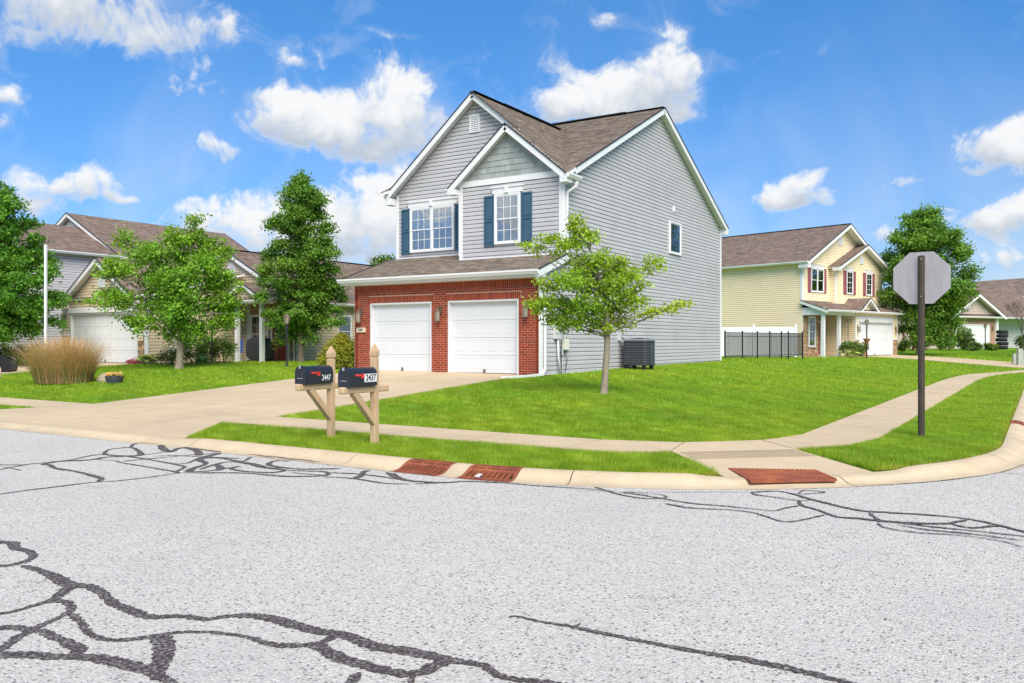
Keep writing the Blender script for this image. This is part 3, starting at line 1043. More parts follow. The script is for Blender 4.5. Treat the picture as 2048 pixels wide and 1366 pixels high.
    board(H, 'frieze_board', OD, X, NY, -.03, DW + .03, 5.72, 5.895, .04)
    for sgn, (xa, xb) in ((1, (.02, SX - 3.21)), (-1, (DW - .02, SX - 3.21))):
        t = MB(); t.beam(OD + Vector((xa, -.028, 5.90)), OD + Vector((xb, -.028, 5.90 + (DW / 2 - .02) * SL)), .022, .10, up=(0, -1, 0) if False else (0, 0, 1))
        obj('inner_rake_trim', t, WHITE, H)
    # corner boards
    for nm, o_, u_, n_, a, b, z0, z1 in (('corner_board', OL, X, NY, -.01, .10, 3.66, 5.9), ('corner_board', OD, X, NY, -.01, .11, 3.42, 5.72), ('corner_board', OD, X, NY, DW - .11, DW + .035, 3.42, 5.72),
                                        ('corner_board', O, Y, X, YD - .035, YD + .09, 3.3, 5.78), ('corner_board', O, Y, X, -.035, .10, -.02, 2.86), ('corner_board', (0, 0, 0), X, NY, WD + .001, WD + .033, -.02, 2.86),
                                        ('corner_board', O, Y, X, YR - .1, YR + .03, .1, 5.9), ('corner_board', Vector((3.21, YL, 0)), NY, NX, .66, .79, 3.6, 5.72)):
        board(H, nm, o_, u_, n_, a, b, z0, z1, .032)
    fl = MB(); fl.obox(OL, X, NY, .1, 3.2, 3.70, 3.755, .0, .03); fl.obox(OD, X, NY, .11, DW - .11, 3.45, 3.50, .0, .03); obj('flashing_trim', fl, WHITE, H)
    # windows, shutters, vent
    window(H, OL, X, .62, 2.46, 3.91, 5.41, units=2, curtain='top')
    shutter(H, OL, X, .235, .605, 3.87, 5.40); shutter(H, OL, X, 2.475, 2.845, 3.87, 5.40)
    window(H, OD, X, 4.54 - 3.21, 5.47 - 3.21, 3.87, 5.40, curtain='top')
    shutter(H, OD, X, 4.15 - 3.21, 4.525 - 3.21, 3.83, 5.37); shutter(H, OD, X, 5.485 - 3.21, 5.86 - 3.21, 3.83, 5.37)
    vb = MB()
    for a in ((3.06, 3.45, 7.62, 7.67), (3.06, 3.45, 8.15, 8.20), (3.06, 3.10, 7.67, 8.15), (3.41, 3.45, 7.67, 8.15)): vb.obox(OL, X, NY, *a, .0, .05)
    vb.obox(OL, X, NY, 3.10, 3.41, 7.67, 8.15, .0, .012)
    v = obj('attic_vent', vb, WHITE, H)
    for i in range(8):
        l = MB(); zc = 7.70 + i * .058
        l.add([OL + Vector((x, -d, z_)) for x, d, z_ in ((3.10, .018, zc + .045), (3.41, .018, zc + .045), (3.41, .046, zc), (3.10, .046, zc))] +
              [OL + Vector((x, -d, z_)) for x, d, z_ in ((3.10, .013, zc + .038), (3.41, .013, zc + .038), (3.41, .041, zc - .007), (3.10, .041, zc - .007))],
              [(0, 1, 2, 3), (7, 6, 5, 4), (3, 2, 6, 7), (0, 4, 5, 1)])
        obj('louvre', l, WHITE, v)
    window(H, O, Y, 9.36, 10.50, 4.20, 5.42, grid=None, header=False, curtain=False, double=False, frame=.06)
    dv = MB(); dv.obox(O, Y, X, 9.75, 9.87, 5.80, 6.00, .0, .07); obj('exhaust_vent', dv, WHITE, H, bevel=.01)
    # roofs
    GE = 2.88; GS = .347
    def gz(y): return GE + GS * (y + .40)
    roof(H, [(-.25, -.40, GE), (3.0, -.40, GE), (3.0, YL, gz(YL)), (-.25, YL, gz(YL))], X, name='garage_roof_slope')
    roof(H, [(3.0, -.40, GE), (WD + .2, -.40, GE), (WD + .2, YD + .03, gz(YD + .03)), (3.0, YD + .03, gz(YD + .03))], X, name='garage_roof_slope')
    fb = MB(); fb.box(-.22, WD + .17, -.385, -.36, 2.70, 2.86); fb.box(-.2, WD + .15, -.36, .0, 2.692, 2.712); obj('eave_soffit', fb, WHITE, H)
    for xx, (xa, xb) in ((-.25, (-.24, 0)), (WD + .2, (WD, WD + .19))):
        s_ = MB(); s_.box(xa, xb, -.36, .0, 2.70, 2.86); obj('eave_return', s_, WHITE, H)
        rake(H, (xx, -.42, GE), (xx, YL if xx < 0 else YD, gz(YL if xx < 0 else YD)), h=.20, out=(0, 0, 0))
    gutter(H, (-.30, -.40, GE + .01), (WD + .22, -.40, GE + .01), (0, -1, 0), .125)
    EV = 5.86; MS = .492; RY = pk; RZM = 9.32
    def mz(y): return RZM - MS * abs(y - RY)
    XR = WD + .25; XL = -.25
    vy = RY - (RZM - RZ) / MS
    roof(H, [(XR, 1.02, mz(1.02)), (XR, RY, RZM), (RX, RY, RZM), (RX, vy, mz(vy))], X, name='front_roof_slope', ext=.0)
    roof(H, [(XL, 1.4, mz(1.4)), (XL, RY, RZM), (RX, RY, RZM), (RX, vy, mz(vy))], X, name='front_roof_slope')
    roof(H, [(XR, YR + .22, mz(YR + .22)), (XR, RY, RZM), (XL, RY, RZM), (XL, YR + .22, mz(YR + .22))], X, name='rear_roof_slope')
    YF = YL - .30
    def sx(x): return RZ - SL * abs(x - RX)
    XRr = WD + .25
    roof(H, [(RX, YF, RZ), (RX, vy + .1, RZ), (6.75, YF + .02, sx(6.75)), (6.75, YF, sx(6.75))], Y, name='gable_roof_slope', ext=.1)
    roof(H, [(RX, YF, RZ), (RX, vy + .1, RZ), (-.22, 2.2, sx(-.22 + 0)), (-.22, YF, sx(-.22))], Y, name='gable_roof_slope')
    YS = YD - .25
    roof(H, [(SX, YS, sx(SX)), (SX, YF + .03, sx(SX)), (XRr, 1.72, sx(XRr)), (XRr, YS, sx(XRr))], Y, name='bay_roof_slope')
    def sl2(x): return SZ - SL * (SX - x)
    roof(H, [(SX, YS, SZ), (SX, YL, SZ), (2.95, YL, sl2(2.95)), (2.95, YS, sl2(2.95))], Y, name='bay_roof_slope')
    for pts in (((RX, YF, RZ), (-.24, YF, sx(-.24))), ((RX, YF, RZ), (SX + .02, YF, sx(SX + .02))),
                ((SX, YS, SZ), (2.93, YS, sl2(2.93))), ((SX, YS, SZ), (XRr, YS, sx(XRr)))):
        rake(H, *pts)
    rake(H, (XR, RY, RZM), (XR, 1.6, mz(1.6)), out=(1, 0, 0)); rake(H, (XR, RY, RZM), (XR, YR + .24, mz(YR + .24)), out=(1, 0, 0))
    # rake soffit returns
    for q in ((WD + .02, XR + .01, YR - .02, YR + .26, 5.53, 5.78), (-.26, -.02, YF - .01, YL + .05, 5.56, 5.78),
              (2.90, 3.20, YS - .01, YD - .001, 5.50, 5.66), (WD + .04, XR + .01, YS - .01, YS + .35, 5.50, 5.68)):
        rt = MB(); rt.box(*q); obj('eave_return', rt, WHITE, H)
    gutter(H, (XR, YS + .0, sx(XR) + .015), (XR, 1.85, sx(XR) + .015), (1, 0, 0), .12)
    gutter(H, (2.93, YS + .02, sl2(2.93) + .01), (2.93, YL, sl2(2.93) + .01), (-1, 0, 0), .11)
    gutter(H, (-.24, YF, sx(-.24) + .01), (-.24, YR, sx(-.24) + .01), (-1, 0, 0), .11)
    rc = MB(); rc.beam((XR, RY, RZM + .02), (XL, RY, RZM + .02), .22, .03); rc.beam((RX, YF - .01, RZ + .02), (RX, vy, RZ + .02), .2, .03); obj('ridge_cap', rc, ROOF, H)
    rb = MB(); rb.beam((XR - 1.5, RY, RZM + .055), (XL + 1, RY, RZM + .055), .16, .04); rb.beam((RX, YF + 1.8, RZ + .05), (RX, vy - .4, RZ + .05), .15, .04); obj('ridge_vent', rb, DRIP, H)
    downspout(H, [(XR + .06, 1.62, 5.58), (XR + .02, 1.58, 5.42), (WD + .07, 1.45, 5.26), (WD + .06, 1.44, 5.1), (WD + .06, 1.44, 3.45)])
    downspout(H, [(WD + .16, -.44, 2.77), (WD + .12, -.30, 2.55), (WD + .07, .17, 2.38), (WD + .07, .17, .16), (WD + .06, .05, .02), (WD - .02, -.32, .0), (WD - .25, -.85, -.03), (WD - .55, -1.15, -.05)])
    downspout(H, [(2.86, YL - .1, 5.55), (2.95, YL - .05, 5.4), (3.12, YL - .05, 5.3), (3.12, YL - .05, 5.0)], .05)
    # meter, conduit, cable box on the side wall
    em = MB(); em.obox(O, Y, X, .72, 1.02, 1.00, 1.52, .0, .13); m_ = obj('electric_meter_box', em, METER, H, bevel=.01)
    dl = MB(); c = O + Vector((.13, .90, 1.32))
    for a, r_ in ((0, .09), (.05, .085), (.10, .07)): pass
    ds = []
    vs = []; 
    dl.tube([c, c + Vector((.04, 0, 0)), c + Vector((.11, 0, 0)), c + Vector((.13, 0, 0))], [.095, .095, .08, .05], 16); obj('meter_dial', dl, LGLASS, m_)
    pp = MB(); pp.tube([O + Vector((.08, .86, 1.02)), O + Vector((.09, .88, .5)), O + Vector((.14, .93, -.03))], .034, 10); obj('conduit_pipe', pp, METER, H, smooth=True)
    cb = MB(); cb.obox(O, Y, X, 1.27, 1.52, .68, 1.0, .0, .11); obj('cable_box', cb, BOXT, H, bevel=.02)
    wi = MB()
    wi.tube([O + Vector((.02, 1.12, 1.30)), O + Vector((.05, 1.14, .9)), O + Vector((.03, 1.17, .4)), O + Vector((.05, 1.16, -.02))], .008, 5)
    wi.tube([O + Vector((.05, 1.02, 1.25)), O + Vector((.06, 1.22, 1.2)), O + Vector((.04, 1.24, 1.0)), O + Vector((.04, 1.10, .8)), O + Vector((.05, 1.08, .4)), O + Vector((.07, 1.10, 0))], .007, 5)
    wi.tube([O + Vector((.05, 1.38, .70)), O + Vector((.06, 1.36, .55)), O + Vector((.08, 1.42, .4)), O + Vector((.04, 1.36, .02))], .01, 5)
    wi.tube([O + Vector((.04, 1.05, .62)), O + Vector((.05, 1.2, .50)), O + Vector((.05, 1.36, .62))], .008, 5); obj('cable', wi, BLK, H)
    gr = MB(); gr.tube([O + Vector((.03, 1.2, 1.3)), O + Vector((.03, 1.2, -.05))], .012, 6); obj('ground_rod', gr, METER, H)
    return H


main_house()


# ------------------------------------------------------------------ tan single storey house to the left
def tan_house():
    ox, oy, oz = -36.8, 20.5, .60
    H = thing('tan_house', 'tan vinyl single storey house with white double garage door and stone porch behind the maple', 'house', (ox, oy, oz))
    # garage bay
    GW = 6.25; GE = 2.72
    for a, b in ((0, .62), (5.63, GW)):
        wall(H, 'garage_wall', (0, 0, 0), X, [(a, 0), (b, 0), (b, GE), (a, GE)], TAN)
        stones(H, 'stone_pier', (0, 0, 0), X, a + .02, b - .02, 0, 1.15 if a > 1 else 1.1)
        board(H, 'pier_cap', (0, 0, 0), X, NY, a, b, 1.16, 1.24, .08)
    wall(H, 'garage_gable', (0, -.02, 0), X, [(.62, 2.28), (5.63, 2.28), (5.63, 2.6), (3.12, 4.22), (.62, 2.6)], TAN)
    board(H, 'door_header', (0, -.02, 0), X, NY, .58, 5.67, 2.14, 2.36, .05)
    garage_door(H, (0, 0, 0), X, .66, 5.6, 0, 2.13, npan=8)
    round_vent(H, (0, -.02, 0), X, 3.12, 3.35, .25)
    s = .66
    for x1 in (3.12 - 2.75, 3.12 + 2.75):
        z1 = 4.42 - s * 2.75
        roof(H, [(3.12, -.35, 4.42), (3.12, 4.6, 4.42), (x1, 4.6, z1), (x1, -.35, z1)], Y, ROOF2, name='garage_gable_roof')
        rake(H, (3.12, -.35, 4.42), (x1, -.35, z1))
    rt = MB(); rt.box(.35, .66, -.34, -.04, 2.36, 2.58); rt.box(5.6, 5.9, -.34, -.04, 2.36, 2.58); obj('eave_return', rt, WHITE, H)
    roof(H, [(-.3, -.15, 2.78), (GW + .3, -.15, 2.78), (GW + .3, 4.6, 3.95), (-.3, 4.6, 3.95)], X, ROOF2, name='garage_roof')
    gutter(H, (-.3, -.15, 2.8), (.36, -.15, 2.8), (0, -1, 0), .11); gutter(H, (5.9, -.15, 2.8), (GW + .3, -.15, 2.8), (0, -1, 0), .11)
    downspout(H, [(GW - .04, -.1, 2.7), (GW - .04, -.05, .05)])
    board(H, 'corner_board', (0, 0, 0), X, NY, GW - .2, GW + .03, 0, 2.7, .03)
    wall(H, 'garage_side_wall', (GW, 0, 0), Y, [(0, 0), (5.0, 0), (5.0, 3.85), (4.6, 3.80), (0, 2.68)], TAN)
    wall(H, 'left_wall', (0, 12, 0), NY, [(0, 0), (12, 0), (12, 2.8), (0, 2.8)], TAN)
    wall_lamp(H, (0, 0, 0), X, .3, 1.9)
    pq = MB(); pq.box(5.74, 6.04, -.09, -.06, .93, 1.12); p = obj('number_plaque', pq, PLQ, H)
    text('2437', .11, (5.89, -.093, 1.025), (R(90), 0, 0), INK, p, 'house_number', .001)
    # porch front wall, y = 5.0
    PW = 9.6
    OP = Vector((0, 5.0, 0))
    stones(H, 'stone_front', OP, X, GW + .25, PW - .02, -.05, 2.75)
    board(H, 'corner_board', OP, X, NY, GW + .02, GW + .25, 0, 2.7, .05)
    board(H, 'corner_board', OP, X, NY, PW - .12, PW + .02, 0, 2.75, .05)
    board(H, 'corner_board', (PW, 5.0, 0), Y, X, -.02, .10, 0, 2.75, .04)
    window(H, OP, X, 6.62, 7.78, .38, 2.10, grid=(3, 2), header=False, curtain=False, proud=.05)
    door(H, OP + Vector((0, -.06, 0)), X, 7.94, 9.1, -.02, 2.2, REDDOOR)
    pf = MB(); pf.box(GW, PW - .1, 3.4, 5.0, -.25, -.02); obj('porch_floor', pf, CONC, H)
    for xx in (7.42, 8.98):
        b = MB(); b.box(xx - .085, xx + .085, 3.42, 3.59, -.02, 2.55); pst = obj('porch_post', b, WHITE, H, bevel=.008)
        b = MB(); b.box(xx - .11, xx + .11, 3.40, 3.61, -.05, .05); obj('post_base', b, WHITE, pst)
    tb_ = MB(); tb_.prism([(PW - .03, 3.2, 2.55), (PW - .03, 4.95, 2.55), (PW - .03, 4.95, 3.18)], (.04, 0, 0)); obj('porch_roof_end', tb_, TAN, H)
    bm = MB(); bm.box(GW, PW, 3.42, 3.58, 2.5, 2.72); obj('porch_beam', bm, WHITE, H)
    # porch gable
    gx, gz_ = 8.1, 3.42
    wall(H, 'porch_gable', (0, 3.40, 0), X, [(7.1, 2.72), (9.1, 2.72), (8.1, 3.28)], TAN)
    for x1 in (gx - 1.1, gx + 1.1):
        z1 = gz_ - .55 * 1.1
        roof(H, [(gx, 3.1, gz_), (gx, 5.6, gz_), (x1, 5.6, z1), (x1, 3.1, z1)], Y, ROOF2, name='porch_gable_roof')
        rake(H, (gx, 3.1, gz_), (x1, 3.1, z1), h=.15)
    # main roof with front gable: ridge runs in depth
    cx, rz, sl = 5.2, 5.12, .53
    xr = PW + .35; xl = .2
    zr = rz - sl * (xr - cx)
    wall(H, 'front_gable', (0, 4.85, 0), X, [(1.2, 2.9), (PW - .3, 2.9), (PW - .3, 3.0), (cx, 4.92), (1.2, 2.95)], TAN)
    round_vent(H, (0, 4.85, 0), X, 5.4, 4.2, .28)
    board(H, 'gable_band', (0, 4.85, 0), X, NY, 4.4, PW - .1, 2.95, 3.06, .04)
    roof(H, [(cx, 4.55, rz), (cx, 17, rz), (xr, 17, zr), (xr, 4.55, zr)], Y, ROOF2, name='main_roof')
    zl = rz - sl * (cx - xl)
    roof(H, [(cx, 4.55, rz), (cx, 17, rz), (xl, 17, zl), (xl, 4.55, zl)], Y, ROOF2, name='main_roof')
    rake(H, (cx, 4.55, rz), (xr, 4.55, zr)); rake(H, (cx, 4.55, rz), (xl, 4.55, zl))
    roof(H, [(GW - .2, 3.1, 2.62), (PW + .05, 3.1, 2.62), (PW + .05, 5.0, 3.3), (GW - .2, 5.0, 3.3)], X, ROOF2, name='porch_roof')
    gutter(H, (GW, 3.1, 2.64), (PW + .05, 3.1, 2.64), (0, -1, 0), .11)
    wall(H, 'right_wall', (PW, 5.0, 0), Y, [(0, -.02), (12, -.02), (12, 2.72), (0, 2.72)], TAN)
    rc = MB(); rc.beam((cx, 4.55, rz + .02), (cx, 17, rz + .02), .2, .03); obj('ridge_cap', rc, ROOF2, H)
    gutter(H, (xr, 5.0, zr + .02), (xr, 17, zr + .02), (1, 0, 0), .12)
    OR = Vector((PW, 5.0, 0))
    # window on the right wall, outlet box
    w = window(H, OR, Y, 2.28, 3.20, .62, 2.12, grid=None, header=False, curtain='top')
    ob = MB(); ob.obox(OR, Y, X, .95, 1.13, .28, .46, 0, .06); ob.tube([OR + Vector((.04, 1.05, .3)), OR + Vector((.05, 1.08, .1)), OR + Vector((.05, 1.04, -.05))], .01, 5); obj('outlet_box', ob, BOXT, H)
    downspout(H, [(PW - .2, 4.9, 2.65), (PW - .17, 4.88, .05)])
    fd = MB(); fd.box(.02, GW - .02, .02, .3, -.4, 0); fd.box(PW - .12, PW - .02, 5, 17, -.4, 0); obj('foundation', fd, FOUND, H)
    return H


tan_house()


def grey_left_house():
    H = thing('grey_house', 'pale grey two storey house with long brown roof behind the tan house', 'house', (-52, 19.5, .6))
    # front part: eave x=12 (world -40), ridge x=8 z 7.05; rear part ridge x=7 z 7.9
    E = 12.0
    wall(H, 'side_wall', (E - .3, 0, 0), Y, [(0, 0), (16, 0), (16, 5.2), (0, 5.2)], LAV)
    wall(H, 'front_wall', (0, 0, 0), X, [(3.6, 0), (11.7, 0), (11.7, 5.1), (8, 6.9), (3.6, 4.9)], LAV)
    wall(H, 'rear_gable', (0, 6.1, 0), X, [(2.3, 5.0), (11.7, 5.0), (7, 7.7)], LAV)
    z = 5.27
    for x1 in (E, 4.0):
        roof(H, [(8, -.3, 7.07), (8, 8, 7.07), (x1, 8, 5.27), (x1, -.3, 5.27)], Y, ROOF2, name='front_roof')
        rake(H, (8, -.3, 7.07), (x1, -.3, 5.27))
    s = (7.93 - 5.25) / 5.0
    for x1 in (E + .1, 2.0):
        z1 = 7.93 - s * abs(x1 - 7)
        roof(H, [(7, 5.8, 7.93), (7, 16.2, 7.93), (x1, 16.2, z1), (x1, 5.8, z1)], Y, ROOF2, name='rear_roof')
        rake(H, (7, 5.8, 7.93), (x1, 5.8, z1)); rake(H, (7, 16.2, 7.93), (x1, 16.2, z1))
    gutter(H, (E, -.3, 5.3), (E, 5.9, 5.3), (1, 0, 0), .13); gutter(H, (E + .1, 5.9, 5.24), (E + .1, 16.2, 5.24), (1, 0, 0), .13)
    wall(H, 'rear_wall', (11.7, 16, 0), NX, [(0, 0), (9.4, 0), (9.4, 5.1), (4.7, 7.7), (0, 5.1)], LAV)
    window(H, (0, 0, 0), X, 9.3, 10.3, .9, 2.3, header=False, curtain='top', grid=None)
    return H


grey_left_house()


# ------------------------------------------------------------------ yellow house on the side street
def yellow_house():
    H = thing('yellow_house', 'yellow two storey vinyl house with rose shutters and white garage door', 'house', (-12.3, 52.1, .60), R(74.3))
    Wd = 9.95; E = 5.75; PT = 1.40
    O0 = Vector((0, 0, 0))
    # lower front: stone by the porch, door recess, garage
    stones(H, 'stone_front', (0, 0, 0), X, .12, 1.9, -.05, 2.75, hmin=.07, hmax=.13)
    window(H, (0, 0, 0), X, .62, 1.42, .55, 2.45, header=False, curtain='sides', proud=.05, grid=(2, 2), frame=.07)
    wall(H, 'porch_back_wall', (0, .6, 0), X, [(1.8, 0), (3.95, 0), (3.95, 2.8), (1.8, 2.8)], YEL)
    stones(H, 'stone_front', (0, .55, 0), X, 1.9, 3.9, -.05, 2.75)
    door(H, (0, .50, 0), X, 2.1, 3.15, .0, 2.2, BROWND)
    GX = 3.95
    wall(H, 'garage_side_wall', (GX, .6, 0), NY, [(0, 0), (PT + .6, 0), (PT + .6, 2.75), (0, 2.75)], YEL)
    OG = Vector((0, -PT, 0))
    for a, b in ((GX, 4.40), (9.28, Wd)):
        wall(H, 'garage_front_wall', OG, X, [(a, 0), (b, 0), (b, 2.72), (a, 2.72)], YEL)
        stones(H, 'stone_pier', OG, X, a + .02, b - .02, -.05, 1.0)
        board(H, 'pier_cap', OG, X, NY, a - .02, b + .02, 1.0, 1.07, .08)
    board(H, 'corner_board', OG, X, NY, GX - .02, GX + .13, 1.07, 2.7, .04); board(H, 'corner_board', OG, X, NY, Wd - .12, Wd + .02, 1.07, 2.7, .04)
    board(H, 'door_header', OG, X, NY, 4.35, 9.33, 2.14, 2.52, .05)
    wall(H, 'garage_front_wall', OG, X, [(4.4, 2.5), (9.28, 2.5), (9.28, 2.72), (4.4, 2.72)], YEL)
    garage_door(H, OG, X, 4.42, 9.26, 0, 2.15, npan=8)
    wall_lamp(H, OG, X, 4.18, 1.75); wall_lamp(H, OG, X, 9.6, 1.75)
    for xx, yy in ((.08, .0), (.08, -PT), (2.0, -PT)):
        b = MB(); b.box(xx - .09, xx + .09, yy, yy + .18, -.1, 2.5); obj('porch_post', b, WHITE, H)
    bm = MB(); bm.box(-.01, .17, -PT, 0, 2.5, 2.95); bm.box(.17, GX, -PT, -PT + .17, 2.5, 2.75); obj('porch_beam', bm, WHITE, H)
    pf = MB(); pf.box(0, GX, -PT, .6, -.3, -.02); obj('porch_floor', pf, CONC, H)
    # lower roof
    e0 = 2.78; ys = -PT - .35; sl = (3.40 - e0) / (-ys)
    roof(H, [(-.2, ys, e0), (Wd + .3, ys, e0), (Wd + .3, 0, 3.40), (-.2, 0, 3.40)], X, ROOF2, name='lower_roof')
    rake(H, (-.2, ys, e0), (-.2, 0, 3.40), h=.2, out=(-1, 0, 0)); rake(H, (Wd + .3, ys, e0), (Wd + .3, 0, 3.40), h=.2, out=(1, 0, 0))
    gutter(H, (-.2, ys, e0 + .02), (Wd + .3, ys, e0 + .02), (0, -1, 0), .13)
    for x1 in (3.85, 6.35):
        roof(H, [(5.1, ys - .1, 3.65), (5.1, .0, 3.65), (x1, .0, 2.84), (x1, ys - .1, 2.84)], Y, ROOF2, name='lower_gable_roof')
        rake(H, (5.1, ys - .1, 3.65), (x1, ys - .1, 2.84), h=.16)
    wall(H, 'lower_gable', (0, ys + .25, 0), X, [(4.1, 2.9), (6.1, 2.9), (5.1, 3.5)], YEL)
    # upper front
    cx, rz = 5.0, 8.45; s1 = (rz - E) / (5.0 + .3)
    wall(H, 'upper_front_wall', (0, 0, 0), X, [(0, 3.3), (Wd, 3.3), (Wd, E), (cx, rz - .15), (0, E)], YEL)
    wall(H, 'upper_bay_wall', (0, -.35, 0), X, [(3.4, 3.3), (Wd, 3.3), (Wd, E - .1), (6.95, 7.05), (3.4, E - .1)], YEL)
    wall(H, 'bay_side_wall', (3.4, 0, 0), NY, [(0, 3.3), (.35, 3.3), (.35, 5.7), (0, 5.7)], YEL)
    for o_, a, b in (((0, 0, 0), -.02, .14), ((0, -.35, 0), 3.38, 3.5), ((0, -.35, 0), Wd - .12, Wd + .02)):
        board(H, 'corner_board', o_, X, NY, a, b, 3.4, 5.65, .035)
    board(H, 'corner_board', O0, Y, NX, -.02, .12, 3.2, 5.6, .035)
    window(H, O0, X, .98, 2.55, 3.95, 5.45, units=2, grid=None, curtain='top'); shutter(H, O0, X, .62, .95, 3.92, 5.45, ROSE); shutter(H, O0, X, 2.58, 2.90, 3.92, 5.45, ROSE)
    OB = Vector((0, -.35, 0))
    for a in (4.85, 7.55):
        window(H, OB, X, a, a + .85, 3.95, 5.45, grid=(2, 2), curtain='top' if a < 6 else 'sides'); shutter(H, OB, X, a - .40, a - .03, 3.92, 5.45, ROSE); shutter(H, OB, X, a + .88, a + 1.25, 3.92, 5.45, ROSE)
    round_vent(H, O0, X, 4.75, 7.3, .30); round_vent(H, OB, X, 6.95, 6.2, .28)
    # main roof, ridge in depth
    D = 15.0
    for x1 in (-.35, Wd + .35):
        z1 = rz - s1 * abs(x1 - cx)
        roof(H, [(cx, -.6, rz), (cx, D, rz), (x1, D, z1), (x1, -.6, z1)], Y, ROOF2, name='main_roof')
        rake(H, (cx, -.6, rz), (x1, -.6, z1), h=.22); rake(H, (cx, D, rz), (x1, D, z1), h=.2)
        gutter(H, (x1, -.6, z1 + .02), (x1, D, z1 + .02), (-1 if x1 < 0 else 1, 0, 0), .13)
    r2 = 7.22; s2 = .42
    for x1 in (3.1, 10.4):
        z1 = r2 - s2 * abs(x1 - 6.95)
        roof(H, [(6.95, -.85, r2), (6.95, 3.0, r2), (x1, 3.0, z1), (x1, -.85, z1)], Y, ROOF2, name='bay_roof')
        rake(H, (6.95, -.85, r2), (x1, -.85, z1), h=.2)
    for q in ((-.36, -.02, -.58, .05, 5.35, 5.62), (3.05, 3.38, -.83, -.36, 5.35, 5.55), (Wd + .03, Wd + .42, -.83, -.3, 5.35, 5.6)):
        rt = MB(); rt.box(*q); obj('eave_return', rt, WHITE, H)
    wall(H, 'side_wall', (0, D, 0), NY, [(0, 0), (D, 0), (D, E), (0, E)], YEL)
    wall(H, 'side_wall', (Wd, 0, 0), Y, [(0, 0), (D, 0), (D, E), (0, E)], YEL)
    window(H, (0, D, 0), NY, 2.6, 4.2, 1.0, 2.1, grid=None, header=False, curtain='all')
    vp = MB(); vp.lathe((1.4, 11.6, 6.2), [(.07, 0), (.07, .75)], 10); obj('vent_pipe', vp, WHITE, H)
    rc = MB(); rc.beam((cx, -.6, rz + .02), (cx, D, rz + .02), .2, .03); obj('ridge_cap', rc, ROOF2, H)
    mt = MB(); mt.obox((0, .7, 0), NY, NX, .1, .3, .5, .8, 0, .1); mt.tube([(-.06, .5, .5), (-.06, .5, -.1)], .02, 6); obj('gas_meter', mt, METER, H)
    return H


yellow_house()


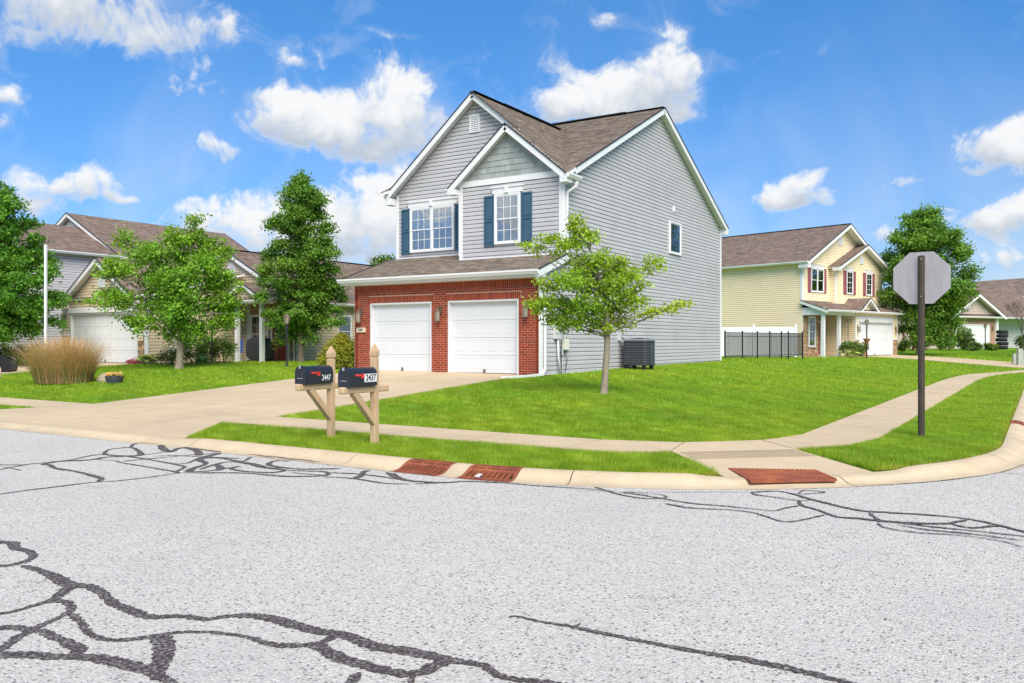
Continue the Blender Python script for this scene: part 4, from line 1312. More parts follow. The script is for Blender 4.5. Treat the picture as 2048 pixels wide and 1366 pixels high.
def taupe_house():
    p = atd(1893, 72.5, .88)
    H = thing('taupe_house', 'taupe single storey house with brick garage front beyond the round bush', 'house', p, R(58.5))
    W2 = 6.6
    wall(H, 'garage_front', (0, 0, 0), X, [(0, 0), (W2, 0), (W2, 2.75), (0, 2.75)], mat('pale_brown_brick', (.42, .25, .17), .85, var=.3, vscale=14, bump=.5), expo=.0677 * 1)
    board(H, 'corner_board', (0, 0, 0), X, NY, -.02, .18, 0, 2.75, .04)
    garage_door(H, (0, .02, 0), X, 1.0, 5.75, 0, 2.15, rec=-.09, npan=8)
    wall_lamp(H, (0, 0, 0), X, .62, 1.9); wall_lamp(H, (0, 0, 0), X, 6.1, 1.9)
    wall(H, 'gable', (0, -.05, 0), X, [(.9, 3.05), (W2 - .2, 3.05), (3.6, 4.6)], PINKT)
    roof(H, [(-.3, -.45, 2.8), (W2 + .3, -.45, 2.8), (W2 + .3, .3, 3.12), (-.3, .3, 3.12)], X, ROOF2, name='pent_roof')
    gutter(H, (-.4, -.45, 2.83), (W2 + .4, -.45, 2.83), (0, -1, 0), .14)
    for x1 in (-.1, 7.3):
        z1 = 4.85 - .55 * abs(x1 - 3.6)
        roof(H, [(3.6, -.6, 4.85), (3.6, 7, 4.85), (x1, 7, z1), (x1, -.6, z1)], Y, ROOF2, name='garage_roof')
        rake(H, (3.6, -.6, 4.85), (x1, -.6, z1), h=.25)
    round_vent(H, (0, -.05, 0), X, 2.8, 3.95, .38, round_=True)
    wall(H, 'garage_side_wall', (0, 1.2, 0), NY, [(0, 0), (1.2, 0), (1.2, 2.8), (0, 2.8)], PINKT)
    wall(H, 'garage_side_wall', (W2, 0, 0), Y, [(0, 0), (1.5, 0), (1.5, 2.8), (0, 2.8)], PINKT)
    wall(H, 'left_front_wall', (0, .8, 0), X, [(-14, 0), (0, 0), (0, 2.8), (-14, 2.8)], PINKT)
    wall(H, 'right_front_wall', (0, 1.4, 0), X, [(W2, 0), (W2 + 2.3, 0), (W2 + 2.3, 2.8), (W2, 2.8)], LAV)
    wall(H, 'right_front_wall', (0, 2.8, 0), X, [(W2 + 2.3, 0), (W2 + 12, 0), (W2 + 12, 2.8), (W2 + 2.3, 2.8)], LAV)
    b = MB(); b.box(W2 + 2.15, W2 + 2.4, 1.3, 1.5, 0, 2.8); obj('porch_post', b, WHITE, H)
    for (x0, x1, y0) in ((-14.3, 0, .4), (W2, 22, 1.0)):
        roof(H, [(x0, y0, 2.85), (x1, y0, 2.85), (x1, 8, 5.7), (x0, 8, 5.7)], X, ROOF2, name='main_roof')
        gutter(H, (x0, y0, 2.88), (x1, y0, 2.88), (0, -1, 0), .13)
    roof(H, [(0, 3, 3.9), (W2, 3, 3.9), (W2, 8, 5.7), (0, 8, 5.7)], X, ROOF2, name='main_roof')
    roof(H, [(-14.3, 15, 2.85), (22, 15, 2.85), (22, 8, 5.7), (-14.3, 8, 5.7)], X, ROOF2, name='rear_roof', tab=.6, expo=.3)
    d = MB(); d.lathe((9.0, 4.5, 4.9), [(.05, -.5), (.05, 0)], 6); sa = obj('dish_bracket', d, METER, H)
    dd = MB(); c = Vector((8.6, 4.2, 4.95)); ax = Vector((-.3, -1, .45)).normalized(); a1 = ax.cross(Vector((0, 0, 1))).normalized(); a2 = a1.cross(ax)
    vs = [c - ax * .08]; 
    ring = [c + a1 * .42 * math.cos(t) + a2 * .36 * math.sin(t) for t in np.linspace(0, 2 * math.pi, 18, endpoint=False)]
    dd.add(vs + ring, [(0, i + 1, (i + 1) % 18 + 1) for i in range(18)]); obj('satellite_dish', dd, METER, H)
    return H


taupe_house()


def far_gable_house():
    p = atd(2035, 92, .9)
    H = thing('far_house', 'pale house with white gable rising behind the taupe roof at the right edge', 'house', p, R(58))
    wall(H, 'front_wall', (0, 0, 0), X, [(0, 0), (9, 0), (9, 5.2), (4.5, 7.4), (0, 5.2)], LAV)
    for x1 in (-.4, 9.4):
        z1 = 7.9 - .55 * abs(x1 - 4.5)
        roof(H, [(4.5, -.4, 7.9), (4.5, 9, 7.9), (x1, 9, z1), (x1, -.4, z1)], Y, ROOF2, tab=.6, expo=.3)
        rake(H, (4.5, -.4, 7.9), (x1, -.4, z1), h=.3)
    wall(H, 'side_wall', (0, 9, 0), NY, [(0, 0), (9, 0), (9, 5.2), (0, 5.2)], LAV)


far_gable_house()

# ------------------------------------------------------------------ ground, road, concrete
AC = (-5.85, 13.20)                 # centre of the kerb's corner arc, asphalt edge radius 5.85
AR = 5.85


def edge_path(off):
    """asphalt edge moved off metres towards the house: list of points along the kerb"""
    r = AR - off
    pts = [(x, 7.35 + off) for x in np.arange(-75, -5.9, 1.0)]
    pts += [(AC[0] + r * math.sin(t), AC[1] - r * math.cos(t)) for t in np.linspace(0, math.pi / 2, 40)]
    pts += [(float(xw(y)) + 3.0 - off, y) for y in np.arange(14.0, 76, 1.0)]
    return pts


def pip(poly, X_, Y_):
    X_ = np.asarray(X_); Y_ = np.asarray(Y_)
    ins = np.zeros(X_.shape, bool)
    n = len(poly); j = n - 1
    for i in range(n):
        xi, yi = poly[i][:2]; xj, yj = poly[j][:2]
        c = ((yi > Y_) != (yj > Y_))
        with np.errstate(divide='ignore', invalid='ignore'):
            c &= X_ < (xj - xi) * (Y_ - yi) / (yj - yi + 1e-12) + xi
        ins ^= c; j = i
    return ins


def road_poly(off):
    p = edge_path(off)
    return p + [(p[-1][0] + 11, p[-1][1]), (9.6, 30), (8.6, 16 - off), (11, 9.5), (15, 7.35 + off), (75, 7.35 + off), (75, -16), (-75, -16)]


def build_ground():
    RP = road_poly(.22)
    g = MB()
    def grid(x0, x1, y0, y1, st, nm, hole=None):
        xs = np.arange(x0, x1 + st / 2, st); ys = np.arange(y0, y1 + st / 2, st)
        XX, YY = np.meshgrid(xs, ys)
        Z = T(XX, YY) - .05
        Z = np.where(pip(road_poly(1.1), XX, YY), Z - .03, Z)
        Z = np.where(pip([(-3.78, 9.78), (-2.92, 8.62), (-2.3, 8.8), (-1.45, 9.7), (-2.66, 10.93)], XX, YY), -.16, Z)
        Z = np.where(pip(RP, XX, YY), -.16, Z)
        nx, ny = len(xs), len(ys)
        V = np.stack([XX, YY, Z], -1).reshape(-1, 3)
        i = np.arange(ny - 1)[:, None] * nx + np.arange(nx - 1)[None]
        F = np.stack([i, i + 1, i + nx + 1, i + nx], -1).reshape(-1, 4)
        if hole is not None:
            cx = (XX[:-1, :-1] + st / 2).ravel(); cy = (YY[:-1, :-1] + st / 2).ravel()
            keep = ~((cx > hole[0]) & (cx < hole[1]) & (cy > hole[2]) & (cy < hole[3]))
            F = F[keep]
        return V, F
    A = grid(-44, 6, 6, 66, .25, 'a')
    B = grid(-140, 136, -44, 136, 2.0, 'b', (-44, 6, 6, 66))
    # skirt to the horizon
    S = 1500.0
    zz = float(T(0, 200)) - .05
    ring = [(-140, -44), (136, -44), (136, 136), (-140, 136)]
    rz = [float(T(x, y)) - .05 for x, y in ring]
    V = np.concatenate([A[0], B[0], np.array([(x, y, z) for (x, y), z in zip(ring, rz)] + [(-S, -S, .3), (S, -S, .3), (S, S, .8), (-S, S, .8)])])
    nA, nB = len(A[0]), len(B[0]); o = nA + nB
    F = [tuple(f) for f in A[1]] + [tuple(f + nA) for f in B[1]] + [(o + i, o + 4 + i, o + 4 + (i + 1) % 4, o + (i + 1) % 4) for i in range(4)]
    me = bpy.data.meshes.new('ground'); me.from_pydata([tuple(v) for v in V], [], [tuple(int(a) for a in f) for f in F]); me.materials.append(LAWN)
    me.polygons.foreach_set('use_smooth', [True] * len(me.polygons)); me.update()
    o = link('ground', me, None, 'structure')
    return o


build_ground()
rp = road_poly(0.0)
rb = MB(); rb.add([(x, y, 0.0) for x, y in rp], [tuple(range(len(rp)))])
ROAD = obj('road', rb, ASPH, None, kind='structure')
if ROAD.data.polygons[0].normal.z < 0:
    ROAD.data.flip_normals()

# kerb in sections, with lowered stretches at the driveway aprons and the ramp
KERB = thing('curb', None, None, kind='structure')
PROF = [(0, .0), (.06, -.004), (.16, .006), (.22, .028), (.28, .062), (.34, .086), (.40, .094), (.455, .092)]


def kerb_z(t, low):
    zz = np.interp(t, [p[0] for p in PROF], [p[1] for p in PROF])
    return zz * (1 - low) + low * min(.055, zz * .75)


def low_at(x, y):
    def band(v, a, b, s=.8): return float(ss(a - s, a, v) * (1 - ss(b, b + s, v)))
    l = 0
    if y < 7.6:
        l = max(band(x, -19.0, -10.9), band(x, -38.0, -30.2))
    ang = math.atan2(x - AC[0], AC[1] - y)
    if x > AC[0] - .01 and y < 13.5:
        l = max(l, band(ang, R(33), R(55), R(4)))
    if y > 47: l = max(l, band(y, 49.5, 56.5))
    return l


def build_kerb():
    path = edge_path(0)
    P = []; acc = 0; last = None
    for p in path:
        P.append(Vector((p[0], p[1], 0)))
    # resample
    S = [0]
    for a, b in zip(P[:-1], P[1:]): S.append(S[-1] + (b - a).length)
    S = np.array(S); XS = np.array([p.x for p in P]); YS = np.array([p.y for p in P])
    def pt(s):
        x, y = np.interp(s, S, XS), np.interp(s, S, YS)
        e = .15
        dx = np.interp(s + e, S, XS) - np.interp(s - e, S, XS); dy = np.interp(s + e, S, YS) - np.interp(s - e, S, YS)
        l = math.hypot(dx, dy)
        return x, y, -dy / l, dx / l            # position, normal to the house side
    s_at = lambda x: float(np.interp(x, XS[:70], S[:70]))
    g = [(s_at(-6.36), s_at(-6.36) + .66), (s_at(-6.36) + .92, s_at(-6.36) + 1.58)]
    sp = s_at(-.0) if False else None
    iy = int(np.argmin(np.abs(YS - 17.5) + (XS < -1) * 100)); g3 = (S[iy] - .35, S[iy] + .35)
    cuts = [0.0]; gaps = [*g, g3]
    s = 0.0; joints = []
    base = s_at(-10.25)
    js = [base + k * 3.05 for k in range(-22, 25)]
    js = [j for j in js if 0 < j < S[-1]]
    marks = sorted([0.0] + js + [S[-1]] + [v for a in gaps for v in a])
    for a, b in zip(marks[:-1], marks[1:]):
        if any(abs(a - q[0]) < 1e-6 for q in gaps): continue
        if any(q[0] + 1e-6 < (a + b) / 2 < q[1] - 1e-6 for q in gaps): continue
        if b - a < .05: continue
        n = max(2, int((b - a) / .2) + 1)
        vs = []; fs = []
        L = len(PROF) + 2
        for k in range(n + 1):
            ss_ = a + .008 + (b - a - .016) * k / n
            x, y, nx, ny = pt(ss_)
            lo = low_at(x, y)
            vs.append((x, y, -.15))
            for t, _ in PROF:
                vs.append((x + nx * t, y + ny * t, float(kerb_z(t, lo)) + .003))
            vs.append((x + nx * .455, y + ny * .455, -.15))
        for k in range(n):
            for i in range(L - 1):
                o = k * L + i
                fs.append((o, o + L, o + L + 1, o + 1))
        fs.append(tuple(range(L))); fs.append(tuple(range(n * L + L - 1, n * L - 1, -1)))
        mb = MB(); mb.add(vs, fs); obj('curb_section', mb, CURB, KERB)
    return gaps, pt


GAPS, kerb_pt = build_kerb()


def slab(parent, poly, z=None, name='slab', m=None, gap=.011, thick=.12):
    P = [Vector((p[0], p[1], 0)) for p in poly]
    c = sum(P, Vector()) / len(P)
    Q = []
    for i, p in enumerate(P):
        d = (c - p); l = d.length
        Q.append(p + d / l * gap * 1.3)
    # subdivide edges so the slab follows the lawn's fall
    zf = z or (lambda x, y: Tz(x, y))
    vs = [(q.x, q.y, zf(q.x, q.y)) for q in Q]
    n = len(vs)
    mb = MB(); mb.add(vs + [(x, y, zz - thick) for x, y, zz in vs], [tuple(range(n))] + [(i, i + n, (i + 1) % n + n, (i + 1) % n) for i in range(n)])
    o = obj(name, mb, m or CONC, parent)
    bmm = bmesh.new(); bmm.from_mesh(o.data); bmesh.ops.recalc_face_normals(bmm, faces=bmm.faces)
    if bmm.faces and bmm.faces[0].normal.z < 0:
        bmesh.ops.reverse_faces(bmm, faces=bmm.faces)
    bmm.to_mesh(o.data); bmm.free()
    return o


WALK = thing('sidewalk', None, None, kind='structure')
edges = [-5.2 - .0]
x = -5.2
SWX = [-5.2, -6.75, -8.3, -9.85, -11.8, -13.7, -15.65, -17.6, -19.1, -20.7, -22.2, -23.8, -25.3, -26.9, -28.4, -30, -31.2, -32.9, -34.6, -36.4, -38, -39.6, -41.2, -42.8, -44.4]
for a, b in zip(SWX[:-1], SWX[1:]):
    slab(WALK, [(b, 9.35), (a, 9.35), (a, 10.5), (b, 10.5)])
inn = [(-5.2, 10.5), (-4.1, 10.79), (-3.29, 11.6), (-3.0, 12.7)]
outp = [(-5.2, 9.35), (-3.92, 9.85), (-2.70, 10.95), (-1.95, 12.7)]
slab(WALK, [outp[0], (-4.42, 9.45), outp[1], inn[1], inn[0]])
slab(WALK, [outp[1], outp[2], inn[2], inn[1]])
slab(WALK, [outp[2], (-2.15, 11.75), outp[3], inn[3], inn[2]])
y = 12.7
while y < 49.0:
    y2 = y + 1.5
    slab(WALK, [(float(xw(y)), y), (float(xw(y)) + 1.05, y), (float(xw(y2)) + 1.05, y2), (float(xw(y2)), y2)])
    y = y2
ARCB = lambda a, off: (AC[0] + (AR - off) * math.sin(R(a)), AC[1] - (AR - off) * math.cos(R(a)))
# ramp down to the corner, its low edge on the kerb
ra, rb_ = ARCB(33.5, .455), ARCB(52.5, .455)
RAMP = [outp[1], ra, ARCB(38, .455), ARCB(43, .455), ARCB(48, .455), rb_, outp[2]]


def ramp_z(x, y):
    r = math.hypot(x - AC[0], y - AC[1])
    t = min(1, max(0, (AR - .455 - r) / 1.35))
    return .058 + t * (Tz(x, y) - .058)


slab(WALK, RAMP, ramp_z, 'ramp_slab')
# grooves raked into the ramp
for k in range(5):
    mb = MB()
    q = .10 + k * .065
    pts = []
    for f in np.linspace(.04, .96, 12):
        a = Vector((*outp[1], 0)).lerp(Vector((*outp[2], 0)), f); b = Vector((*ra, 0)).lerp(Vector((*rb_, 0)), f)
        p = a.lerp(b, q); pts.append(Vector((p.x, p.y, ramp_z(p.x, p.y) + .0035)))
    for a, b in zip(pts[:-1], pts[1:]):
        mb.beam(a, b, .012, .004, ext=.001)
    obj('ramp_groove', mb, JOINT, WALK)

DRIVE = thing('driveway', None, None, kind='structure')
def dl(y): return -17.6 - (y - 10.5) * .075
def dr(y): return -11.8 - (y - 10.5) * .035
rows = [10.5, 13.6, 16.7, 19.92]
for a, b in zip(rows[:-1], rows[1:]):
    ma, mb2 = (dl(a) + dr(a)) / 2, (dl(b) + dr(b)) / 2
    slab(DRIVE, [(dl(a), a), (ma, a), (mb2, b), (dl(b), b)]); slab(DRIVE, [(ma, a), (dr(a), a), (dr(b), b), (mb2, b)])
def apz(x, y): return .06 + min(1, max(0, (y - 7.805) / 1.5)) * (Tz(x, 9.35) - .06)
for (a0, a1, b0, b1) in ((-19.0, -14.9, -17.6, -14.7), (-14.9, -10.75, -14.7, -11.8)):
    slab(DRIVE, [(a0, 7.81), (a1, 7.81), (b1, 9.35), (b0, 9.35)], apz)
D2 = thing('tan_house_driveway', None, None, kind='structure')
for a, b in zip([10.5, 13.8, 17.1, 20.45][:-1], [13.8, 17.1, 20.45]):
    slab(D2, [(-36.4, a), (-33.8, a), (-33.8, b), (-36.4, b)]); slab(D2, [(-33.8, a), (-31.2, a), (-31.2, b), (-33.8, b)])
slab(D2, [(-37.8, 7.81), (-30, 7.81), (-31.2, 9.35), (-36.4, 9.35)], apz)
D3 = thing('yellow_house_driveway', None, None, kind='structure')
YU = Vector((math.cos(R(74.3)), math.sin(R(74.3)), 0)); YN = Vector((YU.y, -YU.x, 0)); YO = Vector((-12.3, 52.1, 0)) + YN * 1.40
tt = [0, 3.2, 6.4, 9.6, 12.8, 15.2]
for a, b in zip(tt[:-1], tt[1:]):
    for s0, s1 in ((4.0, 6.9), (6.9, 9.8)):
        q = [YO + YU * s + YN * t for s, t in ((s0, a), (s0, b), (s1, b), (s1, a))]
        slab(D3, [(p.x, p.y) for p in q])
slab(D3, [tuple((YO + YU * s + YN * t).xy) for s, t in ((.3, .05), (.3, 1.2), (3.98, 1.2), (3.98, .05))], name='path_slab')

# ------------------------------------------------------------------ storm drain grates in the kerb
def kz(t): return float(np.interp(t, [p[0] for p in PROF], [p[1] for p in PROF]))


def grate(s0, s1, label):
    G = thing('storm_drain_grate', label, 'drain grate', group=None)
    def P(s, t, dz=0.0):
        x, y, nx, ny = kerb_pt(s)
        return Vector((x + nx * t, y + ny * t, kz(t) + .004 + dz))
    def strip(a, b, ta, tb, h=.03, n=6, nm='bar', m=RUST):
        mb = MB(); vs = []
        # a bar between (a, ta) and (b, tb) given by its own footprint
        return mb
    mb = MB()
    def patch(s_a, s_b, t_a, t_b, h=.035):
        n = max(1, int((t_b - t_a) / .05))
        vs = []; fs = []
        for i in range(n + 1):
            t = t_a + (t_b - t_a) * i / n
            vs += [P(s_a, t), P(s_b, t), P(s_b, t, -h), P(s_a, t, -h)]
        for i in range(n):
            o = 4 * i
            for j in range(4):
                fs.append((o + j, o + (j + 1) % 4, o + (j + 1) % 4 + 4, o + j + 4))
        fs += [(0, 3, 2, 1), (4 * n, 4 * n + 1, 4 * n + 2, 4 * n + 3)]
        return vs, fs
    fr = MB(); w = .035
    for a in ((s0 + .004, s0 + w, .0, .47), (s1 - w, s1 - .004, .0, .47), (s0 + w, s1 - w, .0, .03), (s0 + w, s1 - w, .43, .47)):
        fr.add(*patch(*a, h=.06))
    obj('frame', fr, RUST, G)
    L = s1 - s0 - 2 * w
    for t in (.115, .285, .355):
        b = MB(); b.add(*patch(s0 + w, s1 - w, t - .016, t + .016)); obj('bar', b, RUST, G)
    for k in range(1, 3):
        b = MB(); sc = s0 + w + L * k / 3; b.add(*patch(sc - .017, sc + .017, .285, .43)); obj('bar', b, RUST, G)
    nb = 9
    for k in range(nb):
        sc = s0 + w + L * (k + .5) / nb
        b = MB()
        a0, a1 = P(sc - .03, .13), P(sc - .012, .27)
        b.beam(a0 + Vector((0, 0, -.012)), a1 + Vector((0, 0, -.014)), .02, .03, ext=.01)
        obj('vane', b, RUST, G)
        b = MB(); b.beam(P(sc, .02) + Vector((0, 0, -.016)), P(sc, .11) + Vector((0, 0, -.016)), .022, .03, ext=.01); obj('vane', b, RUST, G)
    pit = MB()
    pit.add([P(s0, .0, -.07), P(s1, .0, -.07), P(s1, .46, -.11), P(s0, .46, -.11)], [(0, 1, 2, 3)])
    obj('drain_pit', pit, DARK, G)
    side = MB()
    for a in (s0 - .003, s1 + .0): side.add(*patch(a, a + .006, 0, .45, h=.12))
    obj('side_plate', side, RUST, G)
    return G


grate(*GAPS[0], 'rusty curved storm drain grate in the curb, left of the pair')
grate(*GAPS[1], 'rusty curved storm drain grate in the curb with white litter in its slots')
grate(*GAPS[2], 'rusty storm drain grate in the side street curb at the right edge')
lt = MB(); lp = at(952, 957, .0) + Vector((0, .04, .03)); lt.box(lp.x - .03, lp.x + .02, lp.y - .02, lp.y + .02, .012, .03); lt.box(lp.x - .01, lp.x + .035, lp.y, lp.y + .03, .03, .045)
tag(obj('litter', lt, WHITE), 'scrap of white litter lying on the right curb grate', 'litter')

# tactile warning plate let into the ramp
TP = thing('tactile_plate', 'rusty red iron warning plate with raised domes let into the corner ramp', 'tactile plate')
c4 = [at(1456, 936, .085), at(1632, 935, .10), at(1674, 957, .065), at(1501, 962, .06)]
for p in c4: p.z = ramp_z(p.x, p.y) + .006
pb = MB(); pb.add([p for p in c4] + [p - Vector((0, 0, .03)) for p in c4], [(0, 1, 2, 3), (0, 4, 5, 1), (1, 5, 6, 2), (2, 6, 7, 3), (3, 7, 4, 0)])
base_ = obj('plate', pb, RUST, TP)
bm_ = bmesh.new(); bm_.from_mesh(base_.data); bmesh.ops.recalc_face_normals(bm_, faces=bm_.faces); bm_.to_mesh(base_.data); bm_.free()
dm = MB()
NXD, NYD = 20, 11
for i in range(NXD):
    for j in range(NYD):
        a = c4[0].lerp(c4[1], (i + .5) / NXD); b = c4[3].lerp(c4[2], (i + .5) / NXD); p = a.lerp(b, (j + .5) / NYD)
        dm.lathe(p + Vector((0, 0, -.001)), [(.023, 0), (.018, .006), (.007, .010)], 6)
obj('domes', dm, RUST, TP, kind='stuff')

# ------------------------------------------------------------------ tar seams on the road
def crop_pts(pts, ox, oy, s): return [(ox + x / s, oy + y / s) for x, y in pts]


c1 = lambda p: crop_pts(p, 0, 780, 2.331)
c7 = lambda p: crop_pts(p, 600, 1160, 2.926)
c3 = lambda p: crop_pts(p, 0, 820, 4.267)
c4_ = lambda p: crop_pts(p, 400, 880, 4.876)
c5 = lambda p: crop_pts(p, 640, 820, 4.096)
c6 = lambda p: crop_pts(p, 1440, 900, 6.4)
c8 = lambda p: crop_pts(p, 1380, 760, 3.066)
SEAMS = [
    (c1([(-120, 700), (0, 710), (60, 715), (75, 740), (140, 755), (155, 780), (120, 800), (60, 815), (0, 822), (-100, 830)]), .075),
    (c1([(100, 820), (180, 840), (240, 865), (310, 905), (330, 920)]), .085),
    (c1([(-100, 1060), (0, 1045), (80, 1030), (180, 1000), (250, 980), (320, 925), (380, 912), (450, 930), (490, 960), (520, 990), (600, 1025), (700, 1060), (830, 1055), (960, 1070), (1080, 1055), (1180, 1055), (1280, 1070), (1380, 1100), (1480, 1125), (1580, 1140)]) +
     c7([(330, 350), (450, 395), (600, 415), (740, 440), (880, 475), (960, 485), (1060, 500), (1130, 540), (1200, 575), (1320, 590), (1430, 603), (1600, 640)]), .085),
    (c1([(250, 985), (300, 990), (330, 1020), (310, 1045), (200, 1095), (110, 1140), (40, 1185), (0, 1215), (-80, 1260)]), .085),
    (c1([(330, 1045), (380, 1090), (420, 1140), (500, 1165), (600, 1165), (690, 1155), (740, 1145), (840, 1132), (960, 1130), (1060, 1140), (1160, 1155), (1260, 1185), (1370, 1195), (1440, 1190)]), .065),
    (c1([(740, 1145), (765, 1190), (760, 1240), (735, 1300), (700, 1330)]), .12),
    (c1([(-100, 1245), (0, 1240), (100, 1235), (230, 1245), (380, 1245), (500, 1260), (600, 1285), (690, 1310), (740, 1340), (800, 1366), (860, 1400)]), .10),
    (c1([(-80, 1110), (0, 1110), (100, 1112), (200, 1130), (300, 1175), (350, 1200), (390, 1225)]), .085),
    (c7([(0, 385), (90, 385), (150, 415), (230, 460), (340, 490), (450, 520), (560, 545), (640, 555), (720, 535), (800, 500), (880, 475)]), .10),
    (c7([(110, 380), (180, 345), (220, 320)]), .09), (c7([(350, 545), (310, 580), (280, 620)]), .09), (c7([(660, 560), (655, 590), (650, 620)]), .04),
    (c7([(1218, 222), (1270, 215), (1400, 245), (1560, 270), (1700, 300), (1850, 330), (2048, 370)]) + [(1400, 1305), (1500, 1322), (1600, 1343), (1720, 1372)], .055),
    (c7([(1600, 275), (1645, 258)]), .03),
    (c3([(-100, 735), (0, 720), (250, 685), (500, 655), (740, 625), (860, 615), (1020, 605), (1280, 575), (1540, 540), (1800, 540), (2048, 535)]), .045),
    (c3([(840, 612), (862, 585), (780, 560), (640, 525), (480, 500), (420, 470), (370, 465), (500, 440), (700, 432), (820, 420), (900, 405), (1100, 395)]), .075),
    (c3([(-100, 470), (0, 470), (180, 470), (240, 465), (500, 440), (640, 420), (780, 390), (880, 382), (1000, 390), (1180, 390), (1400, 360)]), .05),
    (c3([(-60, 525), (0, 510), (80, 495), (240, 465)]), .06),
    (c3([(0, 488), (60, 492), (180, 518)]), .04),
    (c3([(885, 372), (930, 340), (1040, 325), (1120, 320), (1180, 350), (1200, 385), (1100, 393), (940, 388), (885, 372)]), .07),
    (c3([(1110, 325), (1140, 295), (1200, 283), (1320, 290), (1480, 300), (1640, 325), (1880, 360)]), .05),
    (c3([(1370, 300), (1390, 330), (1450, 360), (1520, 330), (1600, 325), (1680, 350), (1700, 390)]), .11),
    (c3([(1090, 398), (1210, 415), (1440, 455), (1560, 480), (1570, 495), (1500, 530), (1540, 540)]), .06),
    (c3([(820, 425), (980, 435), (1040, 452), (1240, 485), (1500, 530)]), .04),
    (c3([(1040, 440), (1200, 425), (1640, 385), (1880, 370)]), .035),
    (c3([(1880, 370), (1740, 405), (1700, 430), (1760, 460), (1650, 500), (1600, 530)]), .10),
    (c3([(1310, 398), (1440, 390), (1700, 400), (2048, 415)]), .04),
    (c3([(1500, 460), (1600, 455), (1680, 420)]), .04), (c3([(1600, 530), (1800, 520), (2048, 480)]), .045),
    (c4_([(0, 322), (250, 322), (500, 330), (800, 355), (1000, 358), (1210, 350), (1250, 330), (1190, 310), (900, 300), (700, 285)]), .05),
    (c4_([(0, 290), (150, 240), (300, 215), (470, 235), (600, 270), (820, 295), (700, 320), (450, 310), (300, 280), (400, 260)]), .055),
    (c4_([(0, 180), (200, 180), (400, 210), (500, 170)]), .08), (c4_([(880, 210), (740, 205), (670, 240), (760, 265), (960, 285), (1200, 285), (1370, 280)]), .07),
    (c4_([(1190, 360), (1500, 380), (1800, 425), (2048, 432)]), .035), (c4_([(1500, 380), (1570, 350), (1600, 310), (1660, 300)]), .10),
    (c4_([(1600, 340), (1800, 365), (2048, 405)]), .04), (c4_([(1820, 320), (1900, 360), (2000, 400)]), .07), (c4_([(880, 320), (1100, 340), (1250, 345)]), .035),
    (c4_([(1250, 320), (1560, 335)]), .03), (c4_([(400, 215), (550, 240), (680, 275), (850, 270)]), .04), (c4_([(150, 240), (200, 270), (180, 300)]), .09),
    (c5([(760, 608), (1000, 600), (1200, 588), (1500, 600), (1800, 625), (2048, 640)]) + [(1180, 979), (1230, 984)], .035), (c5([(600, 520), (700, 575), (900, 595), (1050, 597)]), .06),
    ([(1190, 975), (1240, 990), (1290, 998), (1330, 996), (1320, 990), (1250, 984)], .035),
    (c6([(390, 548), (470, 580), (700, 610), (900, 640), (1060, 655), (1180, 650)]), .03),
    (c6([(390, 548), (600, 535), (760, 535), (960, 575), (1100, 620), (1300, 670), (1500, 720), (1700, 765), (1900, 795), (2048, 800)]) + c8([(1250, 818), (1450, 830), (1700, 855), (1900, 895), (2048, 935), (2200, 970)]), .05),
    (c6([(1000, 650), (1050, 715), (1200, 760), (1320, 800), (1420, 840), (1550, 870), (1800, 885), (2048, 915)]) + c8([(1200, 870), (1350, 880), (1560, 885), (1640, 872), (1700, 862)]), .055),
    ([(1240, 985), (1290, 992)] + c8([(0, 758), (200, 775), (400, 795), (520, 805)]) + c6([(830, 750), (1020, 718)]), .028),
    ([(1330, 1008)] + c8([(0, 787), (250, 800), (400, 820), (540, 865)]) + c6([(900, 925), (1060, 900), (1200, 870), (1350, 835)]), .028),
    (c6([(1000, 570), (1050, 530), (1120, 522), (1340, 545), (1150, 565), (1010, 575)]), .035),
    (c8([(1100, 820), (1160, 860), (1250, 875), (1500, 905), (1750, 930), (2048, 962), (2200, 985)]), .035),
    (c8([(1150, 880), (1200, 910), (1400, 940), (1650, 955), (1900, 990), (2048, 1030)]), .028), (c8([(1270, 890), (1450, 922), (1700, 945), (2048, 990)]), .025),
    (c8([(1600, 885), (1680, 905), (1760, 910), (1900, 900), (2048, 935)]), .05),
    (c8([(1000, 650), (1400, 633), (1730, 597), (1900, 570), (2048, 520)]), .014), (c8([(1900, 570), (2048, 582)]), .02),
    (c8([(-780, 668), (-500, 690), (-200, 692), (100, 690), (380, 690)]), .012),
]


def catmull(P, n=10):
    P = [np.array(p, float) for p in P]
    P = [2 * P[0] - P[1]] + P + [2 * P[-1] - P[-2]]
    out = []
    for i in range(1, len(P) - 2):
        for k in range(n):
            t = k / n
            a, b, c, d = P[i - 1:i + 3]
            out.append(.5 * ((2 * b) + (c - a) * t + (2 * a - 5 * b + 4 * c - d) * t * t + (3 * b - a - 3 * c + d) * t ** 3))
    out.append(P[-2])
    return out


